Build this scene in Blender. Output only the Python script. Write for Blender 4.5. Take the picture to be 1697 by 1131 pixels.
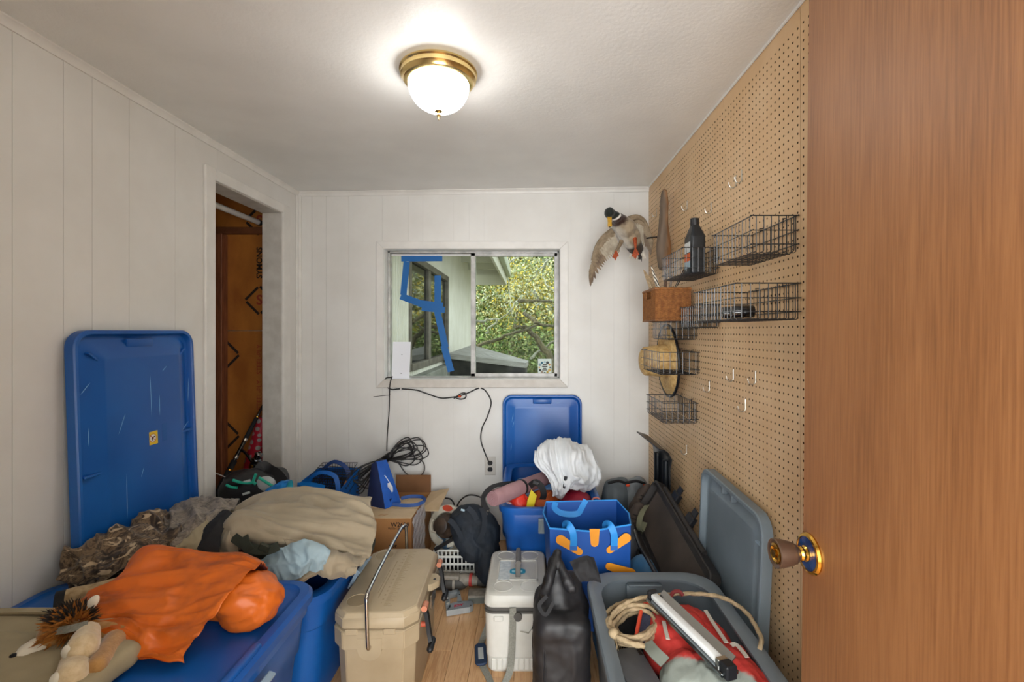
import bpy, bmesh, math, random
import numpy as np
from mathutils import Vector, Matrix

PI = math.pi
R = math.radians
random.seed(7)
for o in list(bpy.data.objects):
    bpy.data.objects.remove(o)
SC = bpy.context.scene
COL = SC.collection

# ------------------------------------------------------------------ camera, world, lights, exposure
CAMZ, FPX, VX, VY = 1.365, 775.0, 878.0, 549.0
cam = bpy.data.cameras.new('camera')
cam.lens = 36.0 * FPX / 1697.0
cam.sensor_width = 36.0
cam.shift_x = -(VX - 848.5) / 1697.0
cam.shift_y = -(565.5 - VY) / 1697.0
cam.clip_start = 0.02
camo = bpy.data.objects.new('camera', cam)
camo.location = (0, 0, CAMZ)
camo.rotation_euler = (R(90), 0, 0)
COL.objects.link(camo)
SC.camera = camo

world = bpy.data.worlds.new('world')
SC.world = world
world.use_nodes = True
wn = world.node_tree
wn.nodes.clear()
w_out = wn.nodes.new('ShaderNodeOutputWorld')
w_bg = wn.nodes.new('ShaderNodeBackground')
w_bg.inputs['Color'].default_value = (0.86, 0.93, 1.0, 1)
w_bg.inputs['Strength'].default_value = 2.7
wn.links.new(w_bg.outputs[0], w_out.inputs[0])

sun = bpy.data.lights.new('sun', 'SUN')
sun.energy = 2.6
sun.color = (1.0, 0.93, 0.78)
sun.angle = R(2)
suno = bpy.data.objects.new('sun', sun)
suno.rotation_euler = (R(38), 0, R(-28))      # from behind the house, over the roof
suno.location = (0, -4, 8)
COL.objects.link(suno)

hall = bpy.data.lights.new('hall_fill', 'AREA')     # added fill panel, unseen in the hall, brightens room and ceiling
hall.energy = 190
hall.color = (0.94, 0.975, 1.0)
hall.shape = 'RECTANGLE'
hall.size = 2.2
hall.size_y = 2.0
hallo = bpy.data.objects.new('hall_fill', hall)
hallo.location = (0.0, -1.66, 1.2)
hallo.rotation_euler = (R(90), 0, 0)
COL.objects.link(hallo)

SC.view_settings.view_transform = 'Standard'
SC.view_settings.look = 'None'
SC.view_settings.gamma = 1.0
SC.view_settings.use_curve_mapping = False
SC.view_settings.exposure = 0.0
LAMP_POWER = 25.0

# ------------------------------------------------------------------ placing helpers
def A(px, py, y):
    return Vector(((px - VX) / FPX * y, y, CAMZ - (py - VY) / FPX * y))
def AX(px, py, x):
    return A(px, py, x * FPX / (px - VX))
def AZ(px, py, z):
    return A(px, py, (CAMZ - z) * FPX / (py - VY))

# ------------------------------------------------------------------ materials
def lin(c):
    if isinstance(c, str):
        c = c.lstrip('#')
        c = [int(c[i:i + 2], 16) / 255 for i in (0, 2, 4)]
    return tuple((v / 12.92 if v <= 0.04045 else ((v + 0.055) / 1.055) ** 2.4) for v in c)
MATS = {}
def new_mat(name):
    m = bpy.data.materials.new(name)
    m.use_nodes = True
    nt = m.node_tree
    b = nt.nodes['Principled BSDF']
    MATS[name] = m
    return m, nt, b
def node(nt, t, **kw):
    n = nt.nodes.new(t)
    for k, v in kw.items():
        if hasattr(n, k) and not k.startswith('i_'):
            setattr(n, k, v)
    return n
def ramp(nt, fac, stops):
    r = nt.nodes.new('ShaderNodeValToRGB')
    el = r.color_ramp.elements
    while len(el) < len(stops):
        el.new(0.5)
    for e, (p, c) in zip(el, stops):
        e.position = p
        cc = lin(c) if isinstance(c, str) else c
        e.color = (cc[0], cc[1], cc[2], 1)
    nt.links.new(fac, r.inputs[0])
    return r.outputs[0]
def coords(nt, kind='Object', scale=(1, 1, 1), rot=(0, 0, 0)):
    tc = nt.nodes.new('ShaderNodeTexCoord')
    mp = nt.nodes.new('ShaderNodeMapping')
    mp.inputs['Scale'].default_value = scale
    mp.inputs['Rotation'].default_value = rot
    nt.links.new(tc.outputs[kind], mp.inputs[0])
    return mp.outputs[0]
def noise_n(nt, vec, scale=5, detail=4, rough=0.5, dist=0.0):
    n = nt.nodes.new('ShaderNodeTexNoise')
    n.inputs['Scale'].default_value = scale
    n.inputs['Detail'].default_value = detail
    n.inputs['Roughness'].default_value = rough
    n.inputs['Distortion'].default_value = dist
    nt.links.new(vec, n.inputs['Vector'])
    return n.outputs['Fac']
def bump_n(nt, b, h, strength=0.2, dist=0.002):
    bp = nt.nodes.new('ShaderNodeBump')
    bp.inputs['Strength'].default_value = strength
    bp.inputs['Distance'].default_value = dist
    nt.links.new(h, bp.inputs['Height'])
    nt.links.new(bp.outputs[0], b.inputs['Normal'])
def M(name, c1, c2=None, rough=0.5, metal=0.0, scale=20, detail=4, lo=0.35, hi=0.65, bump=0.0, bscale=None,
      bdist=0.002, stretch=(1, 1, 1), spec=0.5, sheen=0.0, dist=0.0, trans=0.0, coat=0.0):
    if name in MATS:
        return MATS[name]
    m, nt, b = new_mat(name)
    b.inputs['Roughness'].default_value = rough
    b.inputs['Metallic'].default_value = metal
    b.inputs['Specular IOR Level'].default_value = spec
    if sheen:
        b.inputs['Sheen Weight'].default_value = sheen
    if coat:
        b.inputs['Coat Weight'].default_value = coat
        b.inputs['Coat Roughness'].default_value = 0.15
    v = coords(nt, 'Object', stretch)
    if c2 is None:
        c = lin(c1)
        b.inputs['Base Color'].default_value = (*c, 1)
    else:
        f = noise_n(nt, v, scale, detail, 0.55, dist)
        nt.links.new(ramp(nt, f, [(lo, c1), (hi, c2)]), b.inputs['Base Color'])
    if bump:
        f2 = noise_n(nt, v, bscale or scale * 3, 5, 0.6)
        bump_n(nt, b, f2, bump, bdist)
    if trans:
        b.inputs['Transmission Weight'].default_value = trans
    return m

# ------------------------------------------------------------------ objects, parts, properties
def tag(o, label=None, cat=None, group=None, kind=None):
    if label: o['label'] = label
    if cat: o['category'] = cat
    if group: o['group'] = group
    if kind: o['kind'] = kind
    return o
def thing(name, label, cat, loc=(0, 0, 0), group=None, rz=0.0):
    o = bpy.data.objects.new(name, None)
    o.empty_display_size = 0.05
    COL.objects.link(o)
    o.location = loc
    o.rotation_euler = (0, 0, rz)
    tag(o, label, cat, group)
    return o
def link_mesh(name, me, mat, parent=None, local=False, smooth=35):
    if mat is not None and not me.materials:
        for mm in (mat if isinstance(mat, (list, tuple)) else [mat]):
            me.materials.append(mm)
    o = bpy.data.objects.new(name, me)
    COL.objects.link(o)
    if smooth:
        me.shade_smooth()
        me.set_sharp_from_angle(angle=R(smooth))
    if parent is not None:
        o.parent = parent
        if not local:                      # mesh written in world coordinates
            mw = world_of(parent)
            o.matrix_local = mw.inverted()
    return o
def world_of(o):
    m = o.matrix_basis.copy()
    while o.parent is not None:
        o = o.parent
        m = o.matrix_basis @ m
    return m
def obj(name, bm, mat, parent=None, local=False, smooth=35, label=None):
    bmesh.ops.recalc_face_normals(bm, faces=bm.faces[:])
    me = bpy.data.meshes.new(name)
    bm.to_mesh(me)
    bm.free()
    o = link_mesh(name, me, mat, parent, local, smooth)
    if label:
        o['label'] = label
    return o
def struct(name, bm, mat, parent=None, label=None, smooth=30):
    o = obj(name, bm, mat, parent, smooth=smooth, label=label)
    if parent is None:
        o['kind'] = 'structure'
    return o
def copy_tree(o, parent=None):
    c = o.copy()
    COL.objects.link(c)
    c.parent = parent
    for ch in [k for k in bpy.data.objects if k.parent is o]:
        copy_tree(ch, c)
    return c

# ------------------------------------------------------------------ mesh helpers
def NB():
    return bmesh.new()
def box(bm, lo, hi, bev=0.0, mat=None, seg=1):
    lo, hi = Vector(lo), Vector(hi)
    c, s = (lo + hi) / 2, hi - lo
    r = bmesh.ops.create_cube(bm, size=1.0, matrix=Matrix.Translation(c) @ Matrix.Diagonal((abs(s.x), abs(s.y), abs(s.z), 1)))
    vs = r['verts']
    if bev > 0:
        es = list({e for v in vs for e in v.link_edges})
        r2 = bmesh.ops.bevel(bm, geom=es, offset=bev, segments=seg, affect='EDGES', profile=0.5)
        vs = list({v for f in r2['faces'] for v in f.verts} | {v for v in vs if v.is_valid})
    if mat is not None:
        bmesh.ops.transform(bm, matrix=mat, verts=vs)
    return vs
def obox(bm, c, size, rot=(0, 0, 0), bev=0.0, seg=1):
    from mathutils import Euler
    m = Matrix.Translation(Vector(c)) @ Euler(rot).to_matrix().to_4x4()
    h = Vector(size) / 2
    return box(bm, -h, h, bev, m, seg)
def frame_axes(t, up=Vector((0, 0, 1))):
    t = t.normalized()
    if abs(t.dot(up)) > 0.98:
        up = Vector((1, 0, 0)) if abs(t.x) < 0.9 else Vector((0, 1, 0))
    n = (up - t * t.dot(up)).normalized()
    return n, t.cross(n)
def smooth_path(pts, n=8, closed=False):
    P = [Vector(p) for p in pts]
    out = []
    m = len(P)
    rng = range(m) if closed else range(m - 1)
    for i in rng:
        if closed:
            a, b, c, d = P[(i - 1) % m], P[i], P[(i + 1) % m], P[(i + 2) % m]
        else:
            a, b, c, d = P[max(i - 1, 0)], P[i], P[i + 1], P[min(i + 2, m - 1)]
        for k in range(n):
            t = k / n
            out.append(0.5 * ((2 * b) + (c - a) * t + (2 * a - 5 * b + 4 * c - d) * t * t + (3 * b - a - 3 * c + d) * t ** 3))
    if not closed:
        out.append(P[-1].copy())
    return out
def tube(bm, pts, r, n=8, closed=False, caps=True, prof=None, up=None):
    """sweep a circle (or prof(i, theta) -> radius) along pts, parallel transport"""
    P = [Vector(p) for p in pts]
    m = len(P)
    rings = []
    nrm = None
    for i in range(m):
        if closed:
            t = (P[(i + 1) % m] - P[(i - 1) % m])
        else:
            t = P[min(i + 1, m - 1)] - P[max(i - 1, 0)]
        if t.length < 1e-9:
            t = Vector((0, 0, 1))
        t.normalize()
        if nrm is None:
            nrm, _ = frame_axes(t, up or Vector((0, 0, 1)))
        else:
            nrm = nrm - t * nrm.dot(t)
            if nrm.length < 1e-6:
                nrm, _ = frame_axes(t)
            nrm.normalize()
        bn = t.cross(nrm)
        rr = r[i] if isinstance(r, (list, tuple)) else r
        ring = []
        for k in range(n):
            th = 2 * PI * k / n
            q = rr * (prof(i, th) if prof else 1.0)
            ring.append(bm.verts.new(P[i] + nrm * (math.cos(th) * q) + bn * (math.sin(th) * q)))
        rings.append(ring)
    for i in range(m if closed else m - 1):
        a, b = rings[i], rings[(i + 1) % m]
        for k in range(n):
            bm.faces.new((a[k], a[(k + 1) % n], b[(k + 1) % n], b[k]))
    if caps and not closed:
        bm.faces.new(rings[0][::-1])
        bm.faces.new(rings[-1])
    return rings
def ribbon(bm, pts, w, t=0.002, nrm=Vector((0, 0, 1)), widths=None):
    """flat strap along pts; nrm = surface normal hint (vector or list)"""
    P = [Vector(p) for p in pts]
    m = len(P)
    rings = []
    for i in range(m):
        tg = (P[min(i + 1, m - 1)] - P[max(i - 1, 0)]).normalized()
        nn = Vector(nrm[i]) if isinstance(nrm, (list, tuple)) else nrm
        nn = nn - tg * nn.dot(tg)
        if nn.length < 1e-5:
            nn, _ = frame_axes(tg)
        nn.normalize()
        sd = tg.cross(nn)
        ww = (widths[i] if widths else w) / 2
        rings.append([bm.verts.new(P[i] + sd * a * ww + nn * b * t / 2) for a, b in ((-1, -1), (1, -1), (1, 1), (-1, 1))])
    for i in range(m - 1):
        a, b = rings[i], rings[i + 1]
        for k in range(4):
            bm.faces.new((a[k], a[(k + 1) % 4], b[(k + 1) % 4], b[k]))
    bm.faces.new(rings[0][::-1])
    bm.faces.new(rings[-1])
def lathe(bm, prof, n=32, mat=None, caps=True, rad=None):
    """prof: list of (radius, height) about local Z"""
    rings = []
    for i, (r, h) in enumerate(prof):
        ring = []
        for k in range(n):
            th = 2 * PI * k / n
            q = r * (rad(i, th) if rad else 1)
            v = Vector((math.cos(th) * q, math.sin(th) * q, h))
            ring.append(bm.verts.new(mat @ v if mat else v))
        rings.append(ring)
    for a, b in zip(rings[:-1], rings[1:]):
        for k in range(n):
            bm.faces.new((a[k], a[(k + 1) % n], b[(k + 1) % n], b[k]))
    if caps:
        bm.faces.new(rings[0][::-1])
        bm.faces.new(rings[-1])
def loft(bm, rings, cap0=True, cap1=True):
    vr = [[bm.verts.new(p) for p in ring] for ring in rings]
    n = len(vr[0])
    for a, b in zip(vr[:-1], vr[1:]):
        for k in range(n):
            bm.faces.new((a[k], a[(k + 1) % n], b[(k + 1) % n], b[k]))
    if cap0:
        bm.faces.new(vr[0][::-1])
    if cap1:
        bm.faces.new(vr[-1])
    return vr
def rr(w, d, r, z, n=6, cx=0, cy=0, mat=None):
    """rounded rectangle ring"""
    r = min(r, w / 2 - 1e-4, d / 2 - 1e-4)
    out = []
    for (sx, sy, a0) in ((1, 1, 0), (-1, 1, 90), (-1, -1, 180), (1, -1, 270)):
        for k in range(n + 1):
            a = R(a0 + 90 * k / n)
            p = Vector((cx + sx * (w / 2 - r) + r * math.cos(a), cy + sy * (d / 2 - r) + r * math.sin(a), z))
            out.append(mat @ p if mat else p)
    return out
def prism(bm, poly, mat, t):
    """poly 2-D in local XY, extruded from 0 to t along local Z, placed by mat"""
    a = [bm.verts.new(mat @ Vector((p[0], p[1], 0))) for p in poly]
    b = [bm.verts.new(mat @ Vector((p[0], p[1], t))) for p in poly]
    n = len(poly)
    fa = bm.faces.new(a[::-1])
    fb = bm.faces.new(b)
    for k in range(n):
        bm.faces.new((a[k], a[(k + 1) % n], b[(k + 1) % n], b[k]))
    bmesh.ops.triangulate(bm, faces=[f for f in (fa, fb) if len(f.verts) > 4])
def basis(o, x, y):
    x = Vector(x).normalized()
    y = Vector(y)
    y = (y - x * y.dot(x)).normalized()
    z = x.cross(y)
    m = Matrix((x, y, z)).transposed().to_4x4()
    m.translation = Vector(o)
    return m
def grid_quad(bm, c00, c10, c11, c01, nu, nv, fn=None):
    """bilinear patch, fn(u,v,p)->p"""
    c00, c10, c11, c01 = map(Vector, (c00, c10, c11, c01))
    V = []
    for j in range(nv + 1):
        row = []
        for i in range(nu + 1):
            u, v = i / nu, j / nv
            p = c00 * (1 - u) * (1 - v) + c10 * u * (1 - v) + c11 * u * v + c01 * (1 - u) * v
            if fn:
                p = fn(u, v, p)
            row.append(bm.verts.new(p))
        V.append(row)
    for j in range(nv):
        for i in range(nu):
            bm.faces.new((V[j][i], V[j][i + 1], V[j + 1][i + 1], V[j + 1][i]))
    return V
def solidify(bm, t):
    bmesh.ops.recalc_face_normals(bm, faces=bm.faces[:])
    bmesh.ops.solidify(bm, geom=bm.faces[:], thickness=t)

# ------------------------------------------------------------------ numpy noise and soft lumps
def _hash(ix, iy, iz, seed):
    n = (ix.astype(np.int64) * 374761393 + iy.astype(np.int64) * 668265263 + iz.astype(np.int64) * 2147483647 + seed * 1274126177) & 0xFFFFFFFF
    n = ((n ^ (n >> 13)) * 1274126177) & 0xFFFFFFFF
    n = (n ^ (n >> 16)) & 0xFFFFFFFF
    return n / 4294967295.0
def vnoise(p, seed=0):
    i = np.floor(p).astype(np.int64)
    f = p - i
    u = f * f * f * (f * (f * 6 - 15) + 10)
    o = 0
    for dx in (0, 1):
        for dy in (0, 1):
            for dz in (0, 1):
                w = (u[:, 0] if dx else 1 - u[:, 0]) * (u[:, 1] if dy else 1 - u[:, 1]) * (u[:, 2] if dz else 1 - u[:, 2])
                o = o + w * _hash(i[:, 0] + dx, i[:, 1] + dy, i[:, 2] + dz, seed)
    return o * 2 - 1
def fbm(p, oct=4, seed=0):
    s, a, t = 0, 1, 0
    for k in range(oct):
        s = s + a * vnoise(p * 2 ** k + 7.3 * k, seed + k)
        t += a
        a *= 0.5
    return s / t
def ridged(p, oct=3, seed=0):
    s, a, t = 0, 1, 0
    for k in range(oct):
        s = s + a * (1 - np.abs(vnoise(p * 2 ** k + 3.1 * k, seed + k)) * 2)
        t += a
        a *= 0.5
    return s / t
def ell(bm, c, r, rot=(0, 0, 0), sub=3):
    from mathutils import Euler
    m = Matrix.Translation(Vector(c)) @ Euler(rot).to_matrix().to_4x4() @ Matrix.Diagonal((r[0], r[1], r[2], 1))
    bmesh.ops.create_icosphere(bm, subdivisions=sub, radius=1.0, matrix=m)
def cap(bm, a, b, ra, rb, n=10, k=14):
    a, b = Vector(a), Vector(b)
    t = (b - a).normalized()
    pts, rs = [], []
    for i in range(k // 2 + 1):
        th = PI / 2 * i / (k // 2)
        pts.append(a - t * ra * math.cos(th))
        rs.append(max(ra * math.sin(th), 1e-4))
    for i in range(k // 2 + 1):
        th = PI / 2 * (1 - i / (k // 2))
        pts.append(b + t * rb * math.cos(th))
        rs.append(max(rb * math.sin(th), 1e-4))
    tube(bm, pts, rs, n)
def remeshed(bm, voxel=0.01, smooth=6, factor=0.5):
    me = bpy.data.meshes.new('tmp')
    bmesh.ops.recalc_face_normals(bm, faces=bm.faces[:])
    bm.to_mesh(me)
    bm.free()
    o = bpy.data.objects.new('tmp', me)
    COL.objects.link(o)
    m = o.modifiers.new('r', 'REMESH')
    m.mode = 'VOXEL'
    m.voxel_size = voxel
    if smooth:
        s = o.modifiers.new('s', 'SMOOTH')
        s.factor = factor
        s.iterations = smooth
    dg = bpy.context.evaluated_depsgraph_get()
    ev = o.evaluated_get(dg)
    out = bpy.data.meshes.new_from_object(ev)
    bpy.data.objects.remove(o)
    bpy.data.meshes.remove(me)
    return out
def mesh_arrays(me):
    n = len(me.vertices)
    co = np.empty(n * 3)
    me.vertices.foreach_get('co', co)
    no = np.empty(n * 3)
    me.vertices.foreach_get('normal', no)
    return co.reshape(-1, 3), no.reshape(-1, 3)
def folds(co, amp, freq, dirn=None, seed=0, squash=0.35, warp=0.5, oct=3):
    """cloth-like creases: ridged noise stretched along dirn"""
    p = co.copy()
    if dirn is not None:
        d = np.array(Vector(dirn).normalized())
        al = p @ d
        p = p - np.outer(al * (1 - squash), d)
    w = np.stack([fbm(co * freq * 0.5 + 11 * k, 2, seed + 20 + k) for k in range(3)], 1)
    return amp * ridged(p * freq + w * warp, oct, seed)
def lump(name, prims, mat, parent=None, voxel=0.01, smooth=6, fold=None, floor=None, colour=None, label=None, post=None, sub=3):
    """prims: callables adding shapes; fold: list of kwargs for folds()"""
    bm = NB()
    for p in prims:
        if p[0] == 'e':
            ell(bm, *p[1:], sub=sub)
        elif p[0] == 'c':
            cap(bm, *p[1:])
        elif p[0] == 'b':
            obox(bm, *p[1:])
    me = remeshed(bm, voxel, smooth)
    co, no = mesh_arrays(me)
    if fold:
        d = 0
        for f in fold:
            d = d + folds(co, **f)
        co = co + no * d[:, None]
    if post:
        co = post(co)
    if floor is not None:
        co[:, 2] = np.maximum(co[:, 2], floor)
    me.vertices.foreach_set('co', co.ravel())
    me.update()
    if colour is not None:
        ca = me.color_attributes.new('tint', 'FLOAT_COLOR', 'POINT')
        cc = np.ones((len(co), 4))
        cc[:, :3] = colour(co)
        ca.data.foreach_set('color', cc.ravel())
    o = link_mesh(name, me, mat, parent, smooth=80)
    if label:
        o['label'] = label
    return o
def tint_mat(name, rough=0.8, bump=0.0, bscale=80, sheen=0.0, spec=0.3, attr='tint'):
    if name in MATS:
        return MATS[name]
    m, nt, b = new_mat(name)
    at = nt.nodes.new('ShaderNodeAttribute')
    at.attribute_name = attr
    nt.links.new(at.outputs['Color'], b.inputs['Base Color'])
    b.inputs['Roughness'].default_value = rough
    b.inputs['Specular IOR Level'].default_value = spec
    if sheen:
        b.inputs['Sheen Weight'].default_value = sheen
    if bump:
        bump_n(nt, b, noise_n(nt, coords(nt), bscale, 4), bump, 0.002)
    return m
_fonts = {}
def text_mesh(name, s, size, mat, m, parent=None, bold=True, align='CENTER', ext=0.0004, label=None, shear=0.0, xs=1.0):
    cu = bpy.data.curves.new(name, 'FONT')
    cu.body = s
    cu.size = size
    cu.align_x = align
    cu.align_y = 'CENTER'
    cu.extrude = ext
    cu.resolution_u = 3
    cu.shear = shear
    if bold:
        cu.offset = size * 0.018
    o = bpy.data.objects.new('tmp', cu)
    COL.objects.link(o)
    dg = bpy.context.evaluated_depsgraph_get()
    me = bpy.data.meshes.new_from_object(o.evaluated_get(dg))
    bpy.data.objects.remove(o)
    me.transform(Matrix.Diagonal((xs, 1, 1, 1)))
    me.transform(m)
    me.materials.clear()
    return link_mesh(name, me, mat, parent, smooth=0)
def _cr(P, n):
    """Catmull-Rom resample of control rows P (k, ...) to n samples along axis 0"""
    k = P.shape[0]
    t = np.linspace(0, k - 1, n)
    i = np.minimum(t.astype(int), k - 2)
    f = (t - i).reshape((-1,) + (1,) * (P.ndim - 1))
    a, b, c, d = P[np.maximum(i - 1, 0)], P[i], P[i + 1], P[np.minimum(i + 2, k - 1)]
    return 0.5 * (2 * b + (c - a) * f + (2 * a - 5 * b + 4 * c - d) * f ** 2 + (3 * b - a - 3 * c + d) * f ** 3)
def cloth(name, rows, mat, parent, nu=70, nv=60, wr=(), thick=0.003, zmin=None):
    """draped cloth through rows of (px, py, depth) control points; wr: wrinkles (amp, freq across, freq along, seed)"""
    P = np.array([[list(A(*q)) for q in r] for r in rows])
    S = _cr(P, nv)
    S = _cr(S.transpose(1, 0, 2), nu).transpose(1, 0, 2)
    du, dv = np.gradient(S, axis=1), np.gradient(S, axis=0)
    N = np.cross(du, dv)
    N /= np.linalg.norm(N, axis=2)[..., None] + 1e-9
    if N[..., 1].mean() > 0 or (abs(N[..., 1].mean()) < 0.2 and N[..., 2].mean() < 0):
        N = -N
    u, v = np.meshgrid(np.linspace(0, 1, nu), np.linspace(0, 1, nv))
    for amp, fu, fv, seed in wr:
        q = np.stack([u * fu, v * fv, np.zeros_like(u)], 2).reshape(-1, 3)
        w = np.stack([fbm(q * 0.6 + 9 * k, 2, seed + 30 + k) for k in range(3)], 1) * 0.7
        S = S + N * (amp * ridged(q + w, 2, seed)).reshape(nv, nu, 1)
    if zmin is not None:
        S[..., 2] = np.maximum(S[..., 2], zmin)
    S2 = S + N * -thick
    V = np.concatenate([S.reshape(-1, 3), S2.reshape(-1, 3)])
    o_ = nu * nv
    F = []
    for j in range(nv - 1):
        for i in range(nu - 1):
            q = (j * nu + i, j * nu + i + 1, (j + 1) * nu + i + 1, (j + 1) * nu + i)
            F.append(q)
            F.append(tuple(k + o_ for k in q[::-1]))
    rim = [i for i in range(nu)] + [j * nu + nu - 1 for j in range(1, nv)] + [(nv - 1) * nu + i for i in range(nu - 2, -1, -1)] + [j * nu for j in range(nv - 2, 0, -1)]
    for a, b in zip(rim, rim[1:] + rim[:1]):
        F.append((b, a, a + o_, b + o_))
    me = bpy.data.meshes.new(name)
    me.from_pydata(V.tolist(), [], F)
    return link_mesh(name, me, mat, parent, smooth=75)
# ================================================================== the room
XL, XR, YB = -1.512, 0.776, 3.05
def CZ(x):                                   # the ceiling is a little out of level
    return 2.27 + (x - XL) / (XR - XL) * 0.033
m_wall = M('white_painted_panelling', '#e6e5e1', '#dedcd7', rough=0.45, scale=3, bump=0.06, bscale=60)
m_trim = M('white_trim_paint', '#e9e7e2', '#dfddd8', rough=0.4, scale=8)
m_dirtytrim = M('grubby_white_paint', '#d9d4cc', '#c9c3ba', rough=0.5, scale=9)
m_ceil = M('ceiling_paint', '#efefec', '#e9e9e6', rough=0.42, scale=4, bump=0.35, bscale=70, bdist=0.003)
m_hall = M('hall_paint', '#dcd6cc', rough=0.7)
m_black = M('black_plastic', '#15161a', rough=0.4)
m_steel = M('bright_steel', '#c9c8c4', rough=0.25, metal=1.0)

# floor: oak strip laminate, one object per plank
m_oak, nt, b = new_mat('oak_laminate')
v = coords(nt, 'Object', (14, 1.1, 1))
f1 = noise_n(nt, v, 6, 6, 0.6, 0.4)
v2 = coords(nt, 'Object', (90, 3, 1))
f2 = noise_n(nt, v2, 4, 4, 0.6)
mx = nt.nodes.new('ShaderNodeMath'); mx.operation = 'MULTIPLY_ADD'
nt.links.new(f2, mx.inputs[0]); mx.inputs[1].default_value = 0.45
nt.links.new(f1, mx.inputs[2])
oi = nt.nodes.new('ShaderNodeObjectInfo')
m2 = nt.nodes.new('ShaderNodeMath'); m2.operation = 'MULTIPLY_ADD'
nt.links.new(oi.outputs['Random'], m2.inputs[0]); m2.inputs[1].default_value = 0.22
nt.links.new(mx.outputs[0], m2.inputs[2])
nt.links.new(ramp(nt, m2.outputs[0], [(0.45, '#a87a4c'), (0.65, '#c1946a'), (0.85, '#d0a678'), (1.0, '#b98a5c')]), b.inputs['Base Color'])
b.inputs['Roughness'].default_value = 0.38
bm = NB(); box(bm, (XL - 0.75, -1.7, -0.08), (XR + 0.1, YB + 0.12, -0.008))
floor = struct('floor', bm, M('subfloor', '#6b4d33', rough=0.8))
plank_w = 0.0905
meshes = {}
for k in range(26):
    x0 = XL + 0.002 + k * plank_w
    if x0 > XR - 0.01: break
    y = -0.1 - random.random() * 0.5
    while y < YB:
        L = random.choice((0.62, 0.78, 0.94))
        y1 = min(y + L, YB - 0.001)
        if y1 - y < 0.03: break
        key = round(y1 - y, 3)
        if key not in meshes:
            bm = NB(); box(bm, (0, 0, -0.008), (plank_w - 0.0012, key - 0.0012, 0), 0.0007)
            me = bpy.data.meshes.new('floor_plank'); bm.to_mesh(me); bm.free(); me.materials.append(m_oak); meshes[key] = me
        o = bpy.data.objects.new('floor_plank', meshes[key]); COL.objects.link(o)
        o.parent = floor; o.location = (x0, y, 0)
        y = y1

# ceiling (slightly tilted slab)
bm = NB()
xa, xb, ya, yb = XL - 0.75, XR + 0.1, -1.7, YB + 0.12
vs = [bm.verts.new((x, y, CZ(x) + dz)) for dz in (0, 0.12) for (x, y) in ((xa, ya), (xb, ya), (xb, yb), (xa, yb))]
for f in ((0, 1, 2, 3), (7, 6, 5, 4), (0, 4, 5, 1), (1, 5, 6, 2), (2, 6, 7, 3), (3, 7, 4, 0)):
    bm.faces.new([vs[i] for i in f])
ceiling = struct('ceiling', bm, m_ceil)

# window opening in the back wall
WX0, WX1, WZ0, WZ1 = -0.948, 0.197, 1.05, 1.90
ZT = 2.32
bm = NB()
YF = YB + 0.003
for lo, hi in (((XL - 0.75, YF, 0), (WX0, YB + 0.12, ZT)), ((WX1, YF, 0), (XR + 0.1, YB + 0.12, ZT)),
               ((WX0, YF, 0), (WX1, YB + 0.12, WZ0)), ((WX0, YF, WZ1), (WX1, YB + 0.12, ZT))):
    box(bm, lo, hi)
wall_back = struct('wall_back', bm, m_wall)
gx = [517, 541, 578, 634, 677, 701, 752, 778, 803, 853, 878, 921, 946, 979, 1017, 1043]
edges = [XL] + [(p - VX) * YB / FPX for p in gx] + [XR + 0.02]
def cut_rects(x0, x1, z0, z1, hx0, hx1, hz0, hz1):
    out = []
    xs = sorted({x0, x1} | {h for h in (hx0, hx1) if x0 < h < x1})
    for a, c in zip(xs[:-1], xs[1:]):
        if (a + c) / 2 > hx0 and (a + c) / 2 < hx1:
            if hz0 > z0: out.append((a, c, z0, hz0))
            if hz1 < z1: out.append((a, c, hz1, z1))
        else:
            out.append((a, c, z0, z1))
    return out
for a, c in zip(edges[:-1], edges[1:]):
    bm = NB()
    for (p, q, z0, z1) in cut_rects(a + 0.0007, c - 0.0007, 0.0, 2.27, WX0, WX1, WZ0, WZ1):
        box(bm, (p, YB, z0), (q, YF + 0.001, z1))
    obj('panel_board', bm, m_wall, wall_back)

# left wall with the closet opening
CY0, CY1, CZH = 2.232, 2.845, 2.085
TH = 0.113
bm = NB()
for lo, hi in (((XL - TH, -0.2, 0), (XL - 0.003, CY0, ZT)), ((XL - TH, CY1, 0), (XL - 0.003, YB + 0.02, ZT)), ((XL - TH, CY0, CZH), (XL - 0.003, CY1, ZT))):
    box(bm, lo, hi)
wall_left = struct('wall_left', bm, m_wall)
gy = [0.16, 0.33, 0.57, 0.73, 0.96, 1.16, 1.366, 1.516, 1.616, 1.765, 1.993]
edges = [0.0] + gy + [CY0 + 0.03, YB]
for a, c in zip(edges[:-1], edges[1:]):
    bm = NB()
    for (p, q, z0, z1) in cut_rects(a + 0.0007, c - 0.0007, 0.0, 2.28, CY0, CY1, -0.1, CZH):
        box(bm, (XL - 0.004, p, z0), (XL, q, z1))
    obj('panel_board', bm, m_wall, wall_left)

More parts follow.
